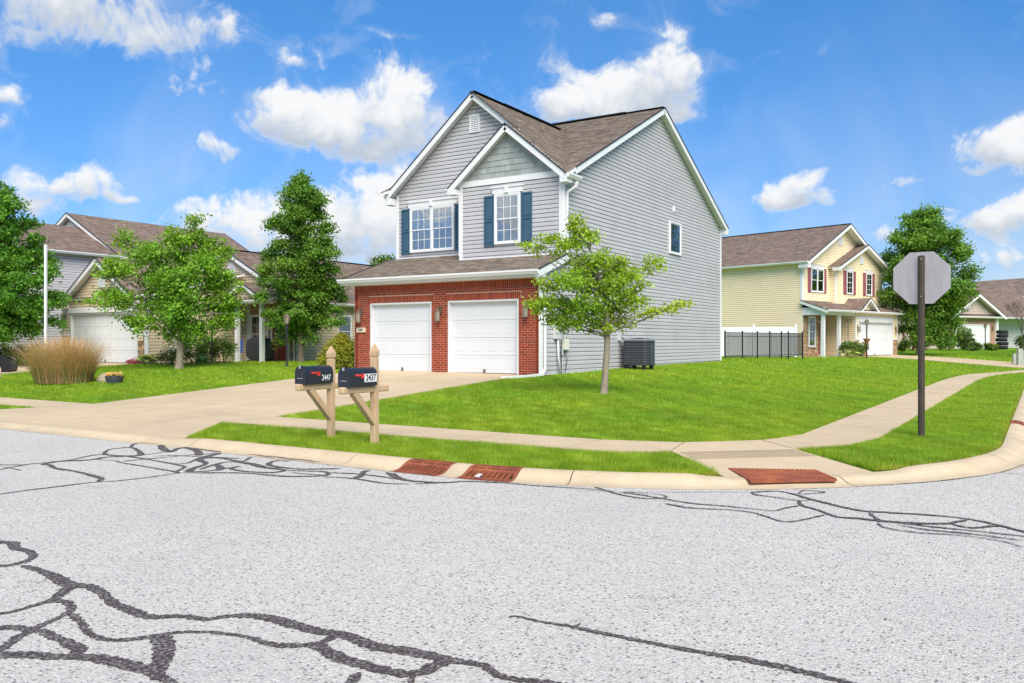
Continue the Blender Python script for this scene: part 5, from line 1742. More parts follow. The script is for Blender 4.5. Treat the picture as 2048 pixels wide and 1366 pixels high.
def tar_seams():
    for i, (pts, w) in enumerate(SEAMS):
        C = catmull(pts)
        Wp = [at(float(p[0]), float(p[1]), 0.0) for p in C if p[1] > 800]
        # resample
        S = [0.0]
        for a, b in zip(Wp[:-1], Wp[1:]): S.append(S[-1] + (b - a).length)
        n = max(4, int(S[-1] / .016))
        xs = np.interp(np.linspace(0, S[-1], n), S, [p.x for p in Wp]); ys = np.interp(np.linspace(0, S[-1], n), S, [p.y for p in Wp])
        dx = np.gradient(xs); dy = np.gradient(ys); l = np.hypot(dx, dy) + 1e-9
        nx, ny = -dy / l, dx / l
        s = np.linspace(0, S[-1], n)
        ph = rng.uniform(0, 6, 4)
        wid = w * .41 * (1 + .38 * np.sin(s * 2.1 + ph[0]) * np.sin(s * .9 + ph[1]) + .16 * np.sin(s * 7 + ph[2]))
        ja = np.minimum(.012, wid * .45)
        end = np.minimum(1, np.minimum(s, S[-1] - s) / .06 + .25)
        wl = (wid + rng.uniform(-1, .8, n) * ja) * end; wr = (wid + rng.uniform(-1, .8, n) * ja) * end
        z = .0035 + i * .00009
        V = [(xs[k] + nx[k] * wl[k], ys[k] + ny[k] * wl[k], z) for k in range(n)] + [(xs[k] - nx[k] * wr[k], ys[k] - ny[k] * wr[k], z) for k in range(n)]
        mb = MB(); mb.add(V, [(k, n + k, n + k + 1, k + 1) for k in range(n - 1)])
        obj('tar_seam', mb, TAR, ROAD)


tar_seams()
# thin dark film of silt lying in the gutter
for x0, x1, yc, hw in ((-8.9, -7.55, 7.44, .030), (-16.6, -15.3, 7.44, .025)):
    n = 26; mb = MB(); V = []
    for k in range(n + 1):
        x_ = x0 + (x1 - x0) * k / n; w = hw * max(0.0, math.sin(math.pi * k / n)) ** .6 * random.uniform(.75, 1.2) + .001; y_ = yc + .012 * math.sin(k * .7)
        V += [(x_, y_ - w, kz(y_ - w - 7.35) + .0065), (x_, y_ + w, kz(y_ + w - 7.35) + .0065)]
    mb.add(V, [(2 * k, 2 * k + 2, 2 * k + 3, 2 * k + 1) for k in range(n)]); obj('gutter_silt', mb, mat('wet_silt', (.20, .15, .095), .5, var=.3, vscale=8), KERB)

# dark gritty joint between the asphalt and the gutter
ep = edge_path(0.0); ep = [p for p in ep if p[0] > -45 and p[1] < 60]
S_ = [0.0]
for a, b in zip(ep[:-1], ep[1:]): S_.append(S_[-1] + math.hypot(b[0] - a[0], b[1] - a[1]))
q_ = np.arange(0, S_[-1], .05); ex = np.interp(q_, S_, [p[0] for p in ep]); ey = np.interp(q_, S_, [p[1] for p in ep])
dx_ = np.gradient(ex); dy_ = np.gradient(ey); l_ = np.hypot(dx_, dy_); nx_, ny_ = -dy_ / l_, dx_ / l_
wa = np.clip(rng.normal(.007, .006, len(q_)) * (1 + np.sin(q_ * .9)) , .001, .03)
V = [(ex[k] - nx_[k] * wa[k], ey[k] - ny_[k] * wa[k], .0019) for k in range(len(q_))] + [(ex[k] + nx_[k] * .002, ey[k] + ny_[k] * .002, .0019) for k in range(len(q_))]
mb = MB(); mb.add(V, [(k, k + 1, len(q_) + k + 1, len(q_) + k) for k in range(len(q_) - 1)]); obj('gutter_joint', mb, JOINT, ROAD)

# ------------------------------------------------------------------ grass blades
def arcpts(cx, cy, r, a0, a1, n=10, off=0):
    return [(cx + r * math.sin(t), cy - r * math.cos(t)) for t in np.linspace(a0, a1, n)]


side_in = [(float(xw(y)), y) for y in np.arange(12.7, 50, 1.0)]
side_out = [(float(xw(y)) + 1.05, y) for y in np.arange(12.7, 50, 1.0)]
q0 = YO + YU * 4.0; q1 = YO + YU * 4.0 + YN * 12
LAWNS = {
    'front': [(-11.78, 10.52), (-5.2, 10.52)] + arcpts(-5.2, 12.7, 2.2, 0, math.pi / 2) + side_in[1:-1] + [(q1.x - 1.8, q1.y - .2), (q0.x, q0.y), (-11.2, 51.0), (-12.3, 50.5), (-16, 48), (-11.72, 35), (-11.72, 19.8), (-12.1, 19.8)],
    'strip': [(-10.75, 7.83), (-5.85, 7.83)] + arcpts(AC[0], AC[1], AR - .46, 0, R(33.2)) + [(-3.95, 9.83), (-4.42, 9.43), (-5.2, 9.33), (-11.8, 9.33)],
    'side': [(-2.68, 10.93)] + arcpts(AC[0], AC[1], AR - .46, R(53), R(90)) + [(float(xw(y)) + 2.53, y) for y in np.arange(14, 48, 1.0)] + side_out[::-1][1:] + [(-2.15, 11.75)],
    'left': [(-30.9, 10.52), (-17.62, 10.52), (-18.35, 19.8), (-18.6, 36), (-27.1, 36), (-27.1, 25.4), (-29.5, 23.6), (-30.4, 23.6), (-30.4, 20.4), (-31.1, 20.4), (-31.1, 10.6)],
    'lstrip': [(-30, 7.83), (-19.0, 7.83), (-17.62, 9.33), (-31.2, 9.33)],
    'lleft': [(-60, 10.52), (-36.5, 10.52), (-36.5, 19.5), (-60, 19.5)],
    'far': [tuple((YO + YU * 9.9 + YN * t).xy) for t in (0, 15)] + [(16, 78), (-5, 82), (-20, 74)],
}


def blades():
    Vs = []; Ts = []
    bands = [(0, 9.5, 9000, .0026, .030), (9.5, 12.5, 7500, .0030, .030), (12.5, 16, 4200, .0042, .030), (16, 22, 2000, .0060, .030), (22, 32, 700, .010, .034), (32, 60, 140, .02, .04)]
    for nm, poly in LAWNS.items():
        P = np.array(poly)
        x0, x1, y0, y1 = P[:, 0].min(), P[:, 0].max(), P[:, 1].min(), P[:, 1].max()
        for (d0, d1, dens, w, h) in bands:
            if nm == 'far' and d1 > 50: dens = 60
            # sample in the box that encloses both polygon and band
            bx0, bx1, by0, by1 = max(x0, -d1 * 1.3), min(x1, d1), max(y0, -2), min(y1, d1 * 1.2)
            if bx1 <= bx0 or by1 <= by0: continue
            N = int(dens * (bx1 - bx0) * (by1 - by0))
            if N < 1: continue
            N = min(N, 3500000)
            x = rng.uniform(bx0, bx1, N); y = rng.uniform(by0, by1, N)
            dep = x * FW.x + y * FW.y; rgt = x * RT.x + y * RT.y
            k = (dep >= d0) & (dep < d1) & (np.abs(rgt) < dep * .66 + .6)
            x, y = x[k], y[k]
            k = pip(poly, x, y); x, y = x[k], y[k]
            n = len(x)
            if n == 0: continue
            z = T(x, y) - .05
            a = rng.uniform(0, 2 * np.pi, n)
            # neighbours lean together in tufts
            lean = np.sin(x * 9 + np.sin(y * 7) * 2) * 1.3 + np.sin(y * 11 + x * 3)
            la = lean + rng.normal(0, 1.0, n)
            hh = h * rng.uniform(.65, 1.30, n) * (1 + .16 * np.sin(x * 1.7 + 2 * np.sin(y * 1.3)) + .10 * np.sin(x * 6 + y * 5))
            hh = hh + .045
            if nm in ('strip', 'side'): hh *= 1.08
            ww = w * rng.uniform(.7, 1.3, n)
            le = hh * rng.uniform(.1, .65, n)
            kd = np.where(x < AC[0], y - 7.83, np.where(y > AC[1], (xw(y) + 2.54) - x, (AR - .46) - np.hypot(x - AC[0], y - AC[1])))
            edge_ = (kd < rng.uniform(.0, .16, n)) if nm in ('strip', 'side', 'lstrip') else np.zeros(n, bool)
            hh[edge_] *= .72
            tip = np.stack([x + np.cos(la) * le, y + np.sin(la) * le, z + hh], -1)
            b0 = np.stack([x + np.cos(a) * ww, y + np.sin(a) * ww, z], -1); b1 = np.stack([x - np.cos(a) * ww, y - np.sin(a) * ww, z], -1)
            Vs.append(np.stack([b0, b1, tip], 1))
            t = rng.uniform(.70, 1.30, n); yl = rng.uniform(0, 1, n)
            mow = .07 * np.sign(np.sin((x * .55 + y * .83) * 3.6)) * (y > 10.5)
            pat = .5 + .5 * np.sin(x * .9 + np.sin(y * .7) * 2.2) * np.sin(y * 1.1 + .6 * x)
            fine = .5 + .5 * np.sin(x * 5 + 1.7 * np.sin(y * 4.3)) * np.sin(y * 6 + 1.1 * np.sin(x * 3.1))
            t = t * (.87 + .13 * pat + .14 * fine + .6 * mow)
            col = np.stack([t * (1 + .32 * (yl > .68) + .30 * pat * (.5 + .5 * fine)), t * (1 + .05 * (yl > .8)), t], -1)
            col[edge_] *= np.array([1.45, 1.0, 1.7])
            dry = rng.uniform(0, 1, n) < .022
            col[dry] = np.array([2.5, 1.05, 5.0]) * t[dry][:, None]
            Ts.append(col)
    V = np.concatenate(Vs); Tt = np.concatenate(Ts)
    print('BLADES', len(V))
    o = np_mesh('grass', V, 3, L_GRASS, Tt, None, 'stuff')
    tag(o, 'bright green mown grass of the lawns and verges', 'grass')


blades()

# ------------------------------------------------------------------ leaves, trees, shrubs
def leaf_quads(C, size, out=None, up=.55, narrow=.55, flat=.6):
    n = len(C)
    r = rng.normal(0, 1, (n, 3))
    nm = r * flat + np.array([0, 0, up])
    if out is not None: nm = nm + out * .55
    nm /= np.linalg.norm(nm, axis=1, keepdims=True) + 1e-9
    a = np.cross(nm, rng.normal(0, 1, (n, 3))); a /= np.linalg.norm(a, axis=1, keepdims=True) + 1e-9
    a[:, 2] -= .35; a /= np.linalg.norm(a, axis=1, keepdims=True)
    b = np.cross(nm, a); b /= np.linalg.norm(b, axis=1, keepdims=True) + 1e-9
    s = (size * rng.uniform(.65, 1.25, n))[:, None]
    w = s * narrow
    fold = nm * s * .12
    return np.stack([C - a * s * .5, C + b * w * .5 - fold + a * s * .08, C + a * s * .5, C - b * w * .5 - fold + a * s * .08], 1)


def crown(parent, blobs, nleaf, size, m, per=14, sigma=.12, shell=.45, name='crown', tipy=.35, droop=.6):
    """leaves in sprays spread through ellipsoids: blobs = [(centre, (rx, ry, rz), weight, yellow)]"""
    tot = sum(b[2] * (b[1][0] * b[1][2]) ** .9 for b in blobs)
    Cs = []; Os = []; Ts = []; twigs = []
    for c, r, w, yl in blobs:
        n = max(10, int(nleaf * w * (r[0] * r[2]) ** .9 / tot))
        K = max(2, n // per)
        d = rng.normal(0, 1, (K, 3)); d /= np.linalg.norm(d, axis=1, keepdims=True)
        rad = rng.uniform(0, 1, K) ** shell
        rr = np.array(r)
        P = np.array(c) + d * rad[:, None] * rr
        twigs.append((np.array(c), P))
        idx = rng.integers(0, K, n)
        j = rng.normal(0, 1, (n, 3)) * sigma * np.array([1, 1, .55])
        L = P[idx] + j
        # sprays reach outwards and hang a little
        o = (P[idx] - np.array(c)) / (rr + 1e-6)
        ext = rng.uniform(-.2, 1, n)[:, None]
        L = L + o * ext * sigma * 1.2
        L[:, 2] -= droop * sigma * np.clip(ext[:, 0], 0, 1) ** 2
        Cs.append(L); Os.append(o)
        ct = rng.uniform(.78, 1.25, K)[idx] * rng.uniform(.8, 1.2, n)
        yy = np.clip(yl + tipy * rng.uniform(0, 1, K)[idx] * np.clip(rad[idx] * 1.4 - .5, 0, 1), 0, 1.4)
        Ts.append(np.stack([ct * (1 + .75 * yy), ct * (1 + .35 * yy), ct * (1 + .1 * yy)], -1))
    C = np.concatenate(Cs); O = np.concatenate(Os); Tt = np.concatenate(Ts)
    V = leaf_quads(C, size, O)
    np_mesh(name, V, 4, m, Tt, parent)
    return twigs


def bez(a, b, c, n=7):
    return [(a * (1 - t) ** 2 + b * 2 * t * (1 - t) + c * t * t) for t in np.linspace(0, 1, n)]


def tree(name, label, px, py, d, trunk, blobs, nleaf, size, m, bark, tr=.09, per=14, sigma=.13, shell=.45, twn=5, tipy=.35, limb=.022, cat='tree', seed=1, zb=None, yscale=1.0, group=None, droop=.6):
    """trunk and blobs are given in photograph pixels around (px, py), scaled to metres at depth d"""
    random.seed(seed)
    base = atd(px, d)
    if zb is not None: base.z = zb
    Tn = thing(name, label, cat, base, 0, group)
    s = d / FPX
    yb = 683 - (base.z - CAM.z) / s          # the row at which the base really shows
    def loc(x, y, dep=0.0):
        return RT * ((x - px) * s) + FW * dep + Vector((0, 0, (yb - y) * s))
    tp = [loc(x, y) for x, y, _ in trunk]; rr = [r_ for _, _, r_ in trunk]
    tp = [tp[0] - Vector((0, 0, .15))] + tp; rr = [rr[0] * 1.25] + rr
    mb = MB(); mb.tube(tp, rr, 10)
    obj('trunk', mb, bark, Tn, smooth=True)
    B = []
    for b in blobs:
        x, y, rx, ry = b[:4]; dep = b[4] if len(b) > 4 else random.uniform(-.5, .5) * rx * s
        w = b[5] if len(b) > 5 else 1.0; yl = b[6] if len(b) > 6 else 0.0
        B.append((tuple(loc(x, y, dep)), (rx * s, max(rx, ry) * s * .85 * yscale, ry * s), w, yl))
    tw = crown(Tn, B, nleaf, size, m, per, sigma, shell, tipy=tipy, droop=droop)
    lb = MB()
    for (c, P) in tw:
        c = Vector(c)
        # limb starts on the trunk below the blob
        h = c.z - .62 * math.hypot(c.x, c.y) - .1
        zz = [p.z for p in tp]
        h = min(max(h, zz[0] + (zz[-1] - zz[0]) * random.uniform(.34, .42)), zz[-1])
        st = Vector((np.interp(h, zz, [p.x for p in tp]), np.interp(h, zz, [p.y for p in tp]), h))
        midp = st.lerp(c, .5) + Vector((0, 0, -.04 * (c - st).length + random.uniform(-.05, .05)))
        L = bez(st, midp, c)
        k = len(L)
        r0 = limb * random.uniform(.8, 1.3)
        lb.tube(L, [r0 * (1 - .72 * i / (k - 1)) for i in range(k)], 6)
        for p in P[:twn]:
            a = L[random.randint(k // 2, k - 1)]
            p = Vector(p)
            mid = a.lerp(p, .5) + Vector((random.uniform(-.04, .04), random.uniform(-.04, .04), random.uniform(-.05, .03)))
            lb.tube([a, mid, p], [r0 * .32, r0 * .22, r0 * .10], 4)
    obj('limbs', lb, bark, Tn, smooth=True)
    return Tn


# young maple in the front lawn
g = gp(1208, 787); dm_ = (g - CAM).dot(FW)
tree('young_maple', 'slim young maple with sparse yellow-green leaves in the corner lawn', 1208, 787, dm_,
     [(1208, 787, .10), (1209, 775, .078), (1211, 740, .072), (1214, 700, .066), (1215, 655, .062), (1212, 610, .048), (1203, 570, .036), (1188, 520, .026), (1170, 470, .016), (1154, 430, .006)],
     [(1153, 440, 11, 16, 0, 1.3, .5), (1160, 465, 20, 15, .1, 1, .4), (1180, 470, 16, 12, -.1, 1, .5), (1152, 485, 22, 12, .1, 1, .3),
      (1100, 478, 26, 10, -.1, .9, .5), (1070, 490, 22, 9, .1, .8, .5), (1128, 492, 22, 12, -.2, .9, .3), (1052, 491, 10, 6, 0, .7, .6), (1110, 505, 14, 7, .1, .6, .4),
      (1165, 525, 34, 22, .2, .9, .15), (1200, 520, 30, 20, -.2, 1.0, .35), (1235, 535, 34, 22, .2, 1.0, .35), (1260, 550, 24, 16, -.1, .9, .45), (1240, 520, 20, 10, 0, .7, .5),
      (1140, 560, 42, 24, -.35, 1.0, .1), (1185, 565, 44, 30, .35, 1.0, .05), (1225, 575, 38, 28, -.25, 1.0, .2), (1262, 585, 24, 16, .15, .9, .45), (1285, 565, 12, 9, 0, .6, .5),
      (1100, 570, 26, 12, .2, .8, .45), (1085, 562, 16, 7, .1, .6, .55), (1095, 602, 28, 16, -.2, .9, .3), (1070, 612, 14, 18, .1, .8, .5), (1130, 608, 36, 24, .3, 1.0, .0), (1175, 615, 40, 26, -.35, 1.0, .0),
      (1220, 622, 34, 22, .2, 1.0, .15), (1255, 605, 26, 14, -.15, .9, .35), (1285, 598, 14, 10, .1, .7, .5), (1110, 636, 26, 13, .1, .9, .2), (1150, 642, 28, 13, -.2, 1, .1), (1195, 648, 26, 10, .1, .9, .3),
      (1128, 652, 14, 6, .1, .7, .3), (1240, 640, 26, 9, .1, .8, .55), (1208, 655, 14, 7, -.2, .7, .5), (1262, 650, 12, 6, 0, .5, .7), (1166, 658, 5, 5, 0, .5, .2),
      (1297, 533, 16, 10, .1, .55, .5), (1318, 517, 9, 9, .1, .9, .6), (1322, 531, 12, 5, .15, .7, .5), (1292, 518, 8, 6, 0, .5, .5),
      (1277, 625, 7, 10, -.1, .9, .9), (1302, 620, 16, 6, -.1, 1.3, 1.0), (1330, 617, 16, 5, -.1, 1.3, 1.1), (1352, 608, 13, 5, -.1, 1.3, 1.1), (1368, 603, 8, 4, -.1, 1.3, 1.2)],
     13500, .084, L_MAPLE, BARK, per=11, sigma=.075, shell=.6, twn=3, tipy=.22, limb=.017, seed=3, droop=1.0)

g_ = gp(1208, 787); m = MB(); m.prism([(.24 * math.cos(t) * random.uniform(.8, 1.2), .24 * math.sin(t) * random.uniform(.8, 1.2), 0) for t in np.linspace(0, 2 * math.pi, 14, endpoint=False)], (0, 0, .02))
o = obj('soil_shade_patch', m, MULCH, None, kind='structure'); o.location = (g_.x, g_.y, g_.z - .035)  # bare soil at the trunk, its dark colour also stands in for contact shadow

# maple on the tan house's lawn
g = gp(358, 737); dm_ = (g - CAM).dot(FW)
tree('broad_maple', 'broad light green maple on the lawn before the tan house', 358, 737, dm_,
     [(358, 737, .17), (359, 725, .135), (361, 690, .12), (362, 650, .11), (365, 600, .08), (375, 540, .055), (388, 470, .03), (392, 425, .01)],
     [(392, 435, 7, 18, 0, 1.1, .5), (388, 470, 22, 16, 0, 1, .4), (420, 485, 26, 14, .3, .9, .3), (360, 480, 28, 16, -.3, 1, .4), (345, 462, 12, 14, 0, .8, .5), (440, 500, 22, 9, .2, .8, .5),
      (250, 480, 18, 14, 0, .8, .5), (243, 465, 8, 10, 0, .6, .6), (275, 500, 34, 18, .4, 1, .4), (320, 510, 44, 24, -.4, 1, .2), (375, 515, 50, 28, .5, 1, .1), (420, 525, 36, 24, -.4, 1, .2),
      (255, 535, 40, 20, -.5, 1, .4), (220, 545, 24, 11, .2, .8, .5), (195, 547, 16, 7, 0, .6, .6), (310, 555, 54, 28, .6, 1, .05), (370, 565, 54, 32, -.7, 1, .05), (425, 565, 38, 28, .5, 1, .2), (450, 545, 14, 10, 0, .6, .5),
      (215, 585, 34, 14, .3, .8, .4), (190, 602, 18, 6, 0, .7, .6), (250, 600, 34, 18, -.5, 1, .3), (310, 605, 54, 28, .4, 1, 0), (370, 615, 52, 30, -.6, 1, 0), (425, 610, 40, 26, .5, 1, .1), (460, 600, 22, 14, .1, .8, .3), (472, 572, 10, 10, 0, .5, .6),
      (255, 640, 22, 9, .2, .7, .5), (290, 645, 32, 16, -.4, 1, .3), (340, 655, 40, 18, .3, 1, .1), (395, 655, 38, 18, -.3, 1, .15), (440, 645, 28, 14, .2, .9, .3), (465, 630, 14, 9, 0, .6, .4), (335, 675, 20, 7, .2, .6, .3), (375, 678, 20, 8, 0, .7, .2), (450, 510, 18, 7, 0, .6, .6)],
     27000, .125, L_LMAPLE, BARK, per=14, sigma=.13, shell=.5, twn=3, tipy=.2, limb=.03, seed=5, droop=1.0)

# pear tree between the houses
PEAR = []
prof = [(354, 7), (366, 17), (378, 28), (394, 42), (412, 54), (435, 62), (458, 72), (482, 82), (508, 88), (535, 92), (562, 96), (590, 96), (615, 86), (636, 70), (655, 44)]
random.seed(11)
for y_, hw in prof:
    cx_ = 604 + (y_ - 350) * -.01
    k = max(1, int(hw / 12))
    PEAR.append((cx_, y_, hw * .5, 12, 0, .6, 0))
    for i in range(k):
        f = (i + .5) / k * 2 - 1
        PEAR.append((cx_ + f * hw * .80 + random.uniform(-4, 4), y_ + random.uniform(-10, 10), min(hw * .8, random.uniform(10, 22)), random.uniform(8, 15), random.uniform(-1, 1) * hw * .016 * math.sqrt(max(.05, 1 - f * f)), 1.0, random.choice([0, 0, .15, .4])))
PEAR += [(660, 645, 26, 8, 0, .7, .3), (685, 640, 8, 4, 0, .5, .3), (560, 685, 10, 8, 0, .4, .2), (625, 672, 10, 10, 0, .6, .1), (705, 560, 8, 9, 0, .5, .6), (605, 675, 8, 10, 0, .4, .1), (560, 668, 12, 8, 0, .4, .3)]
tree('pear_tree', 'tall dense dark green tree between the tan house and the brick garage', 602, 721, 34.6,
     [(602, 724, .15), (602, 715, .13), (602, 690, .12), (600, 665, .11), (603, 600, .09), (604, 500, .06), (603, 400, .02), (602, 352, .006)],
     PEAR, 52000, .125, L_PEAR, BARKD, per=16, sigma=.12, shell=.45, twn=2, tipy=.45, limb=.03, seed=7)

# pear tree behind the stop sign
PEAR2 = []
prof = [(430, 34), (448, 54), (470, 72), (492, 84), (515, 92), (538, 99), (560, 104), (582, 104), (604, 98), (626, 84), (648, 66), (668, 44)]
for y_, hw in prof:
    cx_ = 1848 + (y_ - 420) * .05
    k = max(1, int(hw / 13))
    PEAR2.append((cx_, y_, hw * .6, 18, 0, .7, 0))
    for i in range(k):
        f = (i + .5) / k * 2 - 1
        PEAR2.append((cx_ + f * hw * .84 + random.uniform(-5, 5), y_ + random.uniform(-9, 9), random.uniform(12, 22), random.uniform(10, 17), random.uniform(-1, 1) * hw * .026 * math.sqrt(max(.05, 1 - f * f)), 1.0, random.choice([0, 0, .15, .4])))
tree('round_pear_tree', 'large round dark green tree behind the stop sign', 1838, 706, 56,
     [(1838, 708, .2), (1838, 700, .17), (1838, 670, .15), (1842, 600, .12), (1846, 500, .06), (1848, 430, .01)],
     PEAR2, 52000, .20, L_PEAR, BARKD, per=16, sigma=.20, shell=.45, twn=2, tipy=.5, limb=.05, seed=9)

# tree at the left edge
LT_ = []
prof = [(365, -20, 24), (390, -14, 50), (415, -14, 72), (440, -16, 86), (470, -14, 100), (500, -8, 112), (530, -2, 124), (560, 2, 132), (590, 2, 136), (615, 0, 134), (640, -4, 118), (658, -8, 84)]
for y_, cx_, hw in prof:
    k = max(1, int(hw / 13))
    LT_.append((cx_, y_, hw * .6, 18, 0, .7, 0))
    for i in range(k):
        f = (i + .5) / k * 2 - 1
        LT_.append((cx_ + f * hw * .84 + random.uniform(-5, 5), y_ + random.uniform(-9, 9), random.uniform(14, 26), random.uniform(10, 17), random.uniform(-1, 1) * hw * .016 * math.sqrt(max(.05, 1 - f * f)), 1.0, random.choice([0, .1, .3])))
tree('left_maple', 'large leafy green tree cut by the left edge of the picture', -14, 716, 33.5,
     [(-14, 720, .2), (-14, 705, .17), (-14, 670, .15), (-14, 600, .12), (-12, 500, .08), (-14, 380, .02)],
     LT_, 48000, .15, L_DARK, BARKD, per=15, sigma=.14, shell=.45, twn=2, tipy=.5, limb=.04, seed=13, droop=.9)

# far trees over the roofs
tree('far_tree', 'small treetop showing between the tan roof and the grey house', 768, 690, 120, [(768, 690, .3), (768, 540, .1)],
     [(768, 522, 20, 10), (755, 524, 10, 8), (782, 526, 12, 7), (770, 545, 24, 16)], 1600, .5, L_SHRUB, BARKD, per=8, sigma=.5, shell=.5, twn=1, limb=.1, seed=2)
for i, (px_, py_, lab) in enumerate(((1985, 574, 'far treetop left of the distant white gable'), (2018, 572, 'far treetop touching the distant white gable'))):
    tree('far_tree', lab, px_, 680, 130, [(px_, 680, .3), (px_, 580, .1)], [(px_, py_ + 4, 18, 8), (px_ - 12, py_ + 8, 14, 8), (px_ + 14, py_ + 7, 14, 7), (px_, py_ + 22, 24, 14)], 1600, .5, L_DARK, BARKD, per=8, sigma=.5, shell=.5, twn=1, limb=.1, seed=20 + i)
# street trees across the side street, beyond the right edge: they stand in the side window's reflection
for i, (x_, y_, hh_) in enumerate(((3.0, 64.5, 13.2), (8, 71, 12.0))):
    b_ = Vector((x_, y_, .2)); random.seed(30 + i)
    tn = thing('street_tree', ['tall leafy street tree mirrored in the side wall window', 'leafy street tree farther along the side street beyond the mirrored one'][i], 'tree', b_)
    mb = MB(); mb.tube([(0, 0, -.2), (0, 0, 1.5), (.1, 0, 4), (0, .1, hh_ - 1)], [.2, .16, .1, .02], 8); obj('trunk', mb, BARKD, tn, smooth=True)
    bl = [((random.uniform(-1.3, 1.3), random.uniform(-1.5, 1.5), random.uniform(2.6, hh_ - 1)), (1.0, 1.0, 1.0), 1, .2) for _ in range(44)]
    crown(tn, bl, 12000, .2, L_PEAR, 12, .2, .4)


def bush(name, label, cat, base, blobs, n, size, m, per=8, sigma=.05, stems=5, group=None, tipy=.4, bark=None):
    t = thing(name, label, cat, base, 0, group)
    # blobs: (right, depth, height, radius right, radius height, yellow)
    B = [(tuple(RT * a + FW * dd + Vector((0, 0, h))), (rx, rx, rz), 1.0, yl) for (a, dd, h, rx, rz, yl) in blobs]
    tw = crown(t, B, n, size, m, per, sigma, .5, name='foliage', tipy=tipy)
    s = MB()
    for k, (c, P) in enumerate(tw):
        s.tube([(c[0] * .15, c[1] * .15, -.1), tuple(Vector(c) * .6), tuple(c)], [.018, .012, .006], 5)
    obj('stem', s, bark or BARKD, t)
    return t


def B1(w, h, n=9, yl=.2, seed=0, dep=.6):
    r_ = random.Random(seed)
    return [(r_.uniform(-.62, .62) * w, r_.uniform(-.5, .5) * w * dep, h * (.25 + .5 * r_.random()), w * r_.uniform(.25, .42), h * r_.uniform(.2, .3), yl * r_.random()) for _ in range(n)]


# golden evergreen by the brick corner: base about (690, 742)
b_ = atd(683, 27.6)
bush('evergreen_shrub', 'rounded golden green evergreen shrub at the brick garage corner', 'shrub', b_, [(0, 0, .42, .62, .42, .1), (-.35, 0, .35, .42, .35, .2), (.35, 0, .38, .45, .38, .1), (0, 0, .85, .38, .28, .4), (.05, 0, 1.08, .20, .14, .5), (-.2, -.2, .7, .35, .3, .4), (.3, -.1, .75, .32, .26, .4), (-.55, -.05, .25, .25, .25, .2), (.6, 0, .28, .24, .28, .1)],
     17000, .06, L_YEW, 10, .045, tipy=.6)

# dry ornamental grass clump
def grass_clump():
    b = atd(128, 24.6)
    t = thing('ornamental_grass', 'big clump of tan and green ornamental grass by the front walk', 'ornamental grass', b)
    V = []; Tt = []
    for _ in range(7000):
        a = rng.uniform(0, 2 * math.pi); r0 = rng.uniform(0, 1) ** .6 * .74
        bx, by = math.cos(a) * r0 * 1.1, math.sin(a) * r0
        lean = r0 / .74 * rng.uniform(.35, 1.35) * rng.uniform(.5, 1.15)
        da = a + rng.normal(0, .5)
        L = rng.uniform(.6, 1.55); n = 4
        droop = rng.uniform(.0, .30) * (1.3 if rng.uniform() < .3 else .4)
        pts = []
        for k in range(n + 1):
            f = k / n
            hor = lean * .62 * L * f ** 1.4 + droop * f ** 3 * L
            pts.append(np.array([bx + math.cos(da) * hor, by + math.sin(da) * hor, L * (f - .16 * lean * f * f - droop * .8 * f ** 3)]))
        w = rng.uniform(.003, .007)
        sd_ = np.array([-math.sin(da + rng.normal(0, .6)), math.cos(da), 0]) * w
        green = rng.uniform() < (.24 if r0 > .35 else .12)
        br = rng.uniform(.55, 1.35)
        for k in range(n):
            w0 = 1 - .8 * k / n; w1 = 1 - .8 * (k + 1) / n
            V.append([pts[k] - sd_ * w0, pts[k] + sd_ * w0, pts[k + 1] + sd_ * w1, pts[k + 1] - sd_ * w1])
            f = k / n
            if green: c = (.40 * br, .95 * br, .45 * br) if f < .7 else (.8 * br, 1.1 * br, .6 * br)
            else: c = (br * (.62 + .5 * f), br * (.60 + .5 * f), br * (.6 + .55 * f))
            Tt.append(c)
    np_mesh('grass_blades', np.array(V), 4, L_DRY, np.array(Tt), t, 'stuff')
    c = MB(); c.lathe((0, 0, -.1), [(.6, 0), (.45, .22), (.2, .3)], 12); obj('root_crown', c, MULCH, t)


grass_clump()

# ------------------------------------------------------------------ mailboxes
def post(px, py, d, label, zt, other):
    b = atd(px, d)
    P = thing('mailbox_post', label, 'mailbox post', b, R(2.0))
    zb = b.z
    h = zt - zb
    w = .089
    m = MB(); m.box(-w / 2, w / 2, -w / 2, w / 2, -.25, h - .19); obj('post', m, WOOD, P, bevel=.006)
    f = MB()
    def sq(r, z): return [(-r, -r, z), (r, -r, z), (r, r, z), (-r, r, z)]
    lv = [(w * .38, h - .195), (w * .38, h - .178), (w * .53, h - .165), (w * .56, h - .105), (w * .42, h - .07), (.006, h)]
    vs = [p for r, z in lv for p in sq(r, z)]
    fs = [(4 * i + j, 4 * i + (j + 1) % 4, 4 * i + 4 + (j + 1) % 4, 4 * i + 4 + j) for i in range(len(lv) - 1) for j in range(4)]
    f.add(vs, fs + [(3, 2, 1, 0), tuple(range(len(vs) - 4, len(vs)))])
    obj('finial', f, WOOD, P)
    za = other                                   # top of the arm above the post's foot
    m = MB(); m.beam((-.0, -.68, za - .048), (0, .27, za - .048), .088, .092)
    obj('arm', m, WOOD, P, bevel=.018)
    m = MB(); m.beam((-.0, -.42, za - .098), (0, -.03, za - .50), .085, .085, ext=.02); obj('brace', m, WOOD, P, bevel=.004)
    return P, b


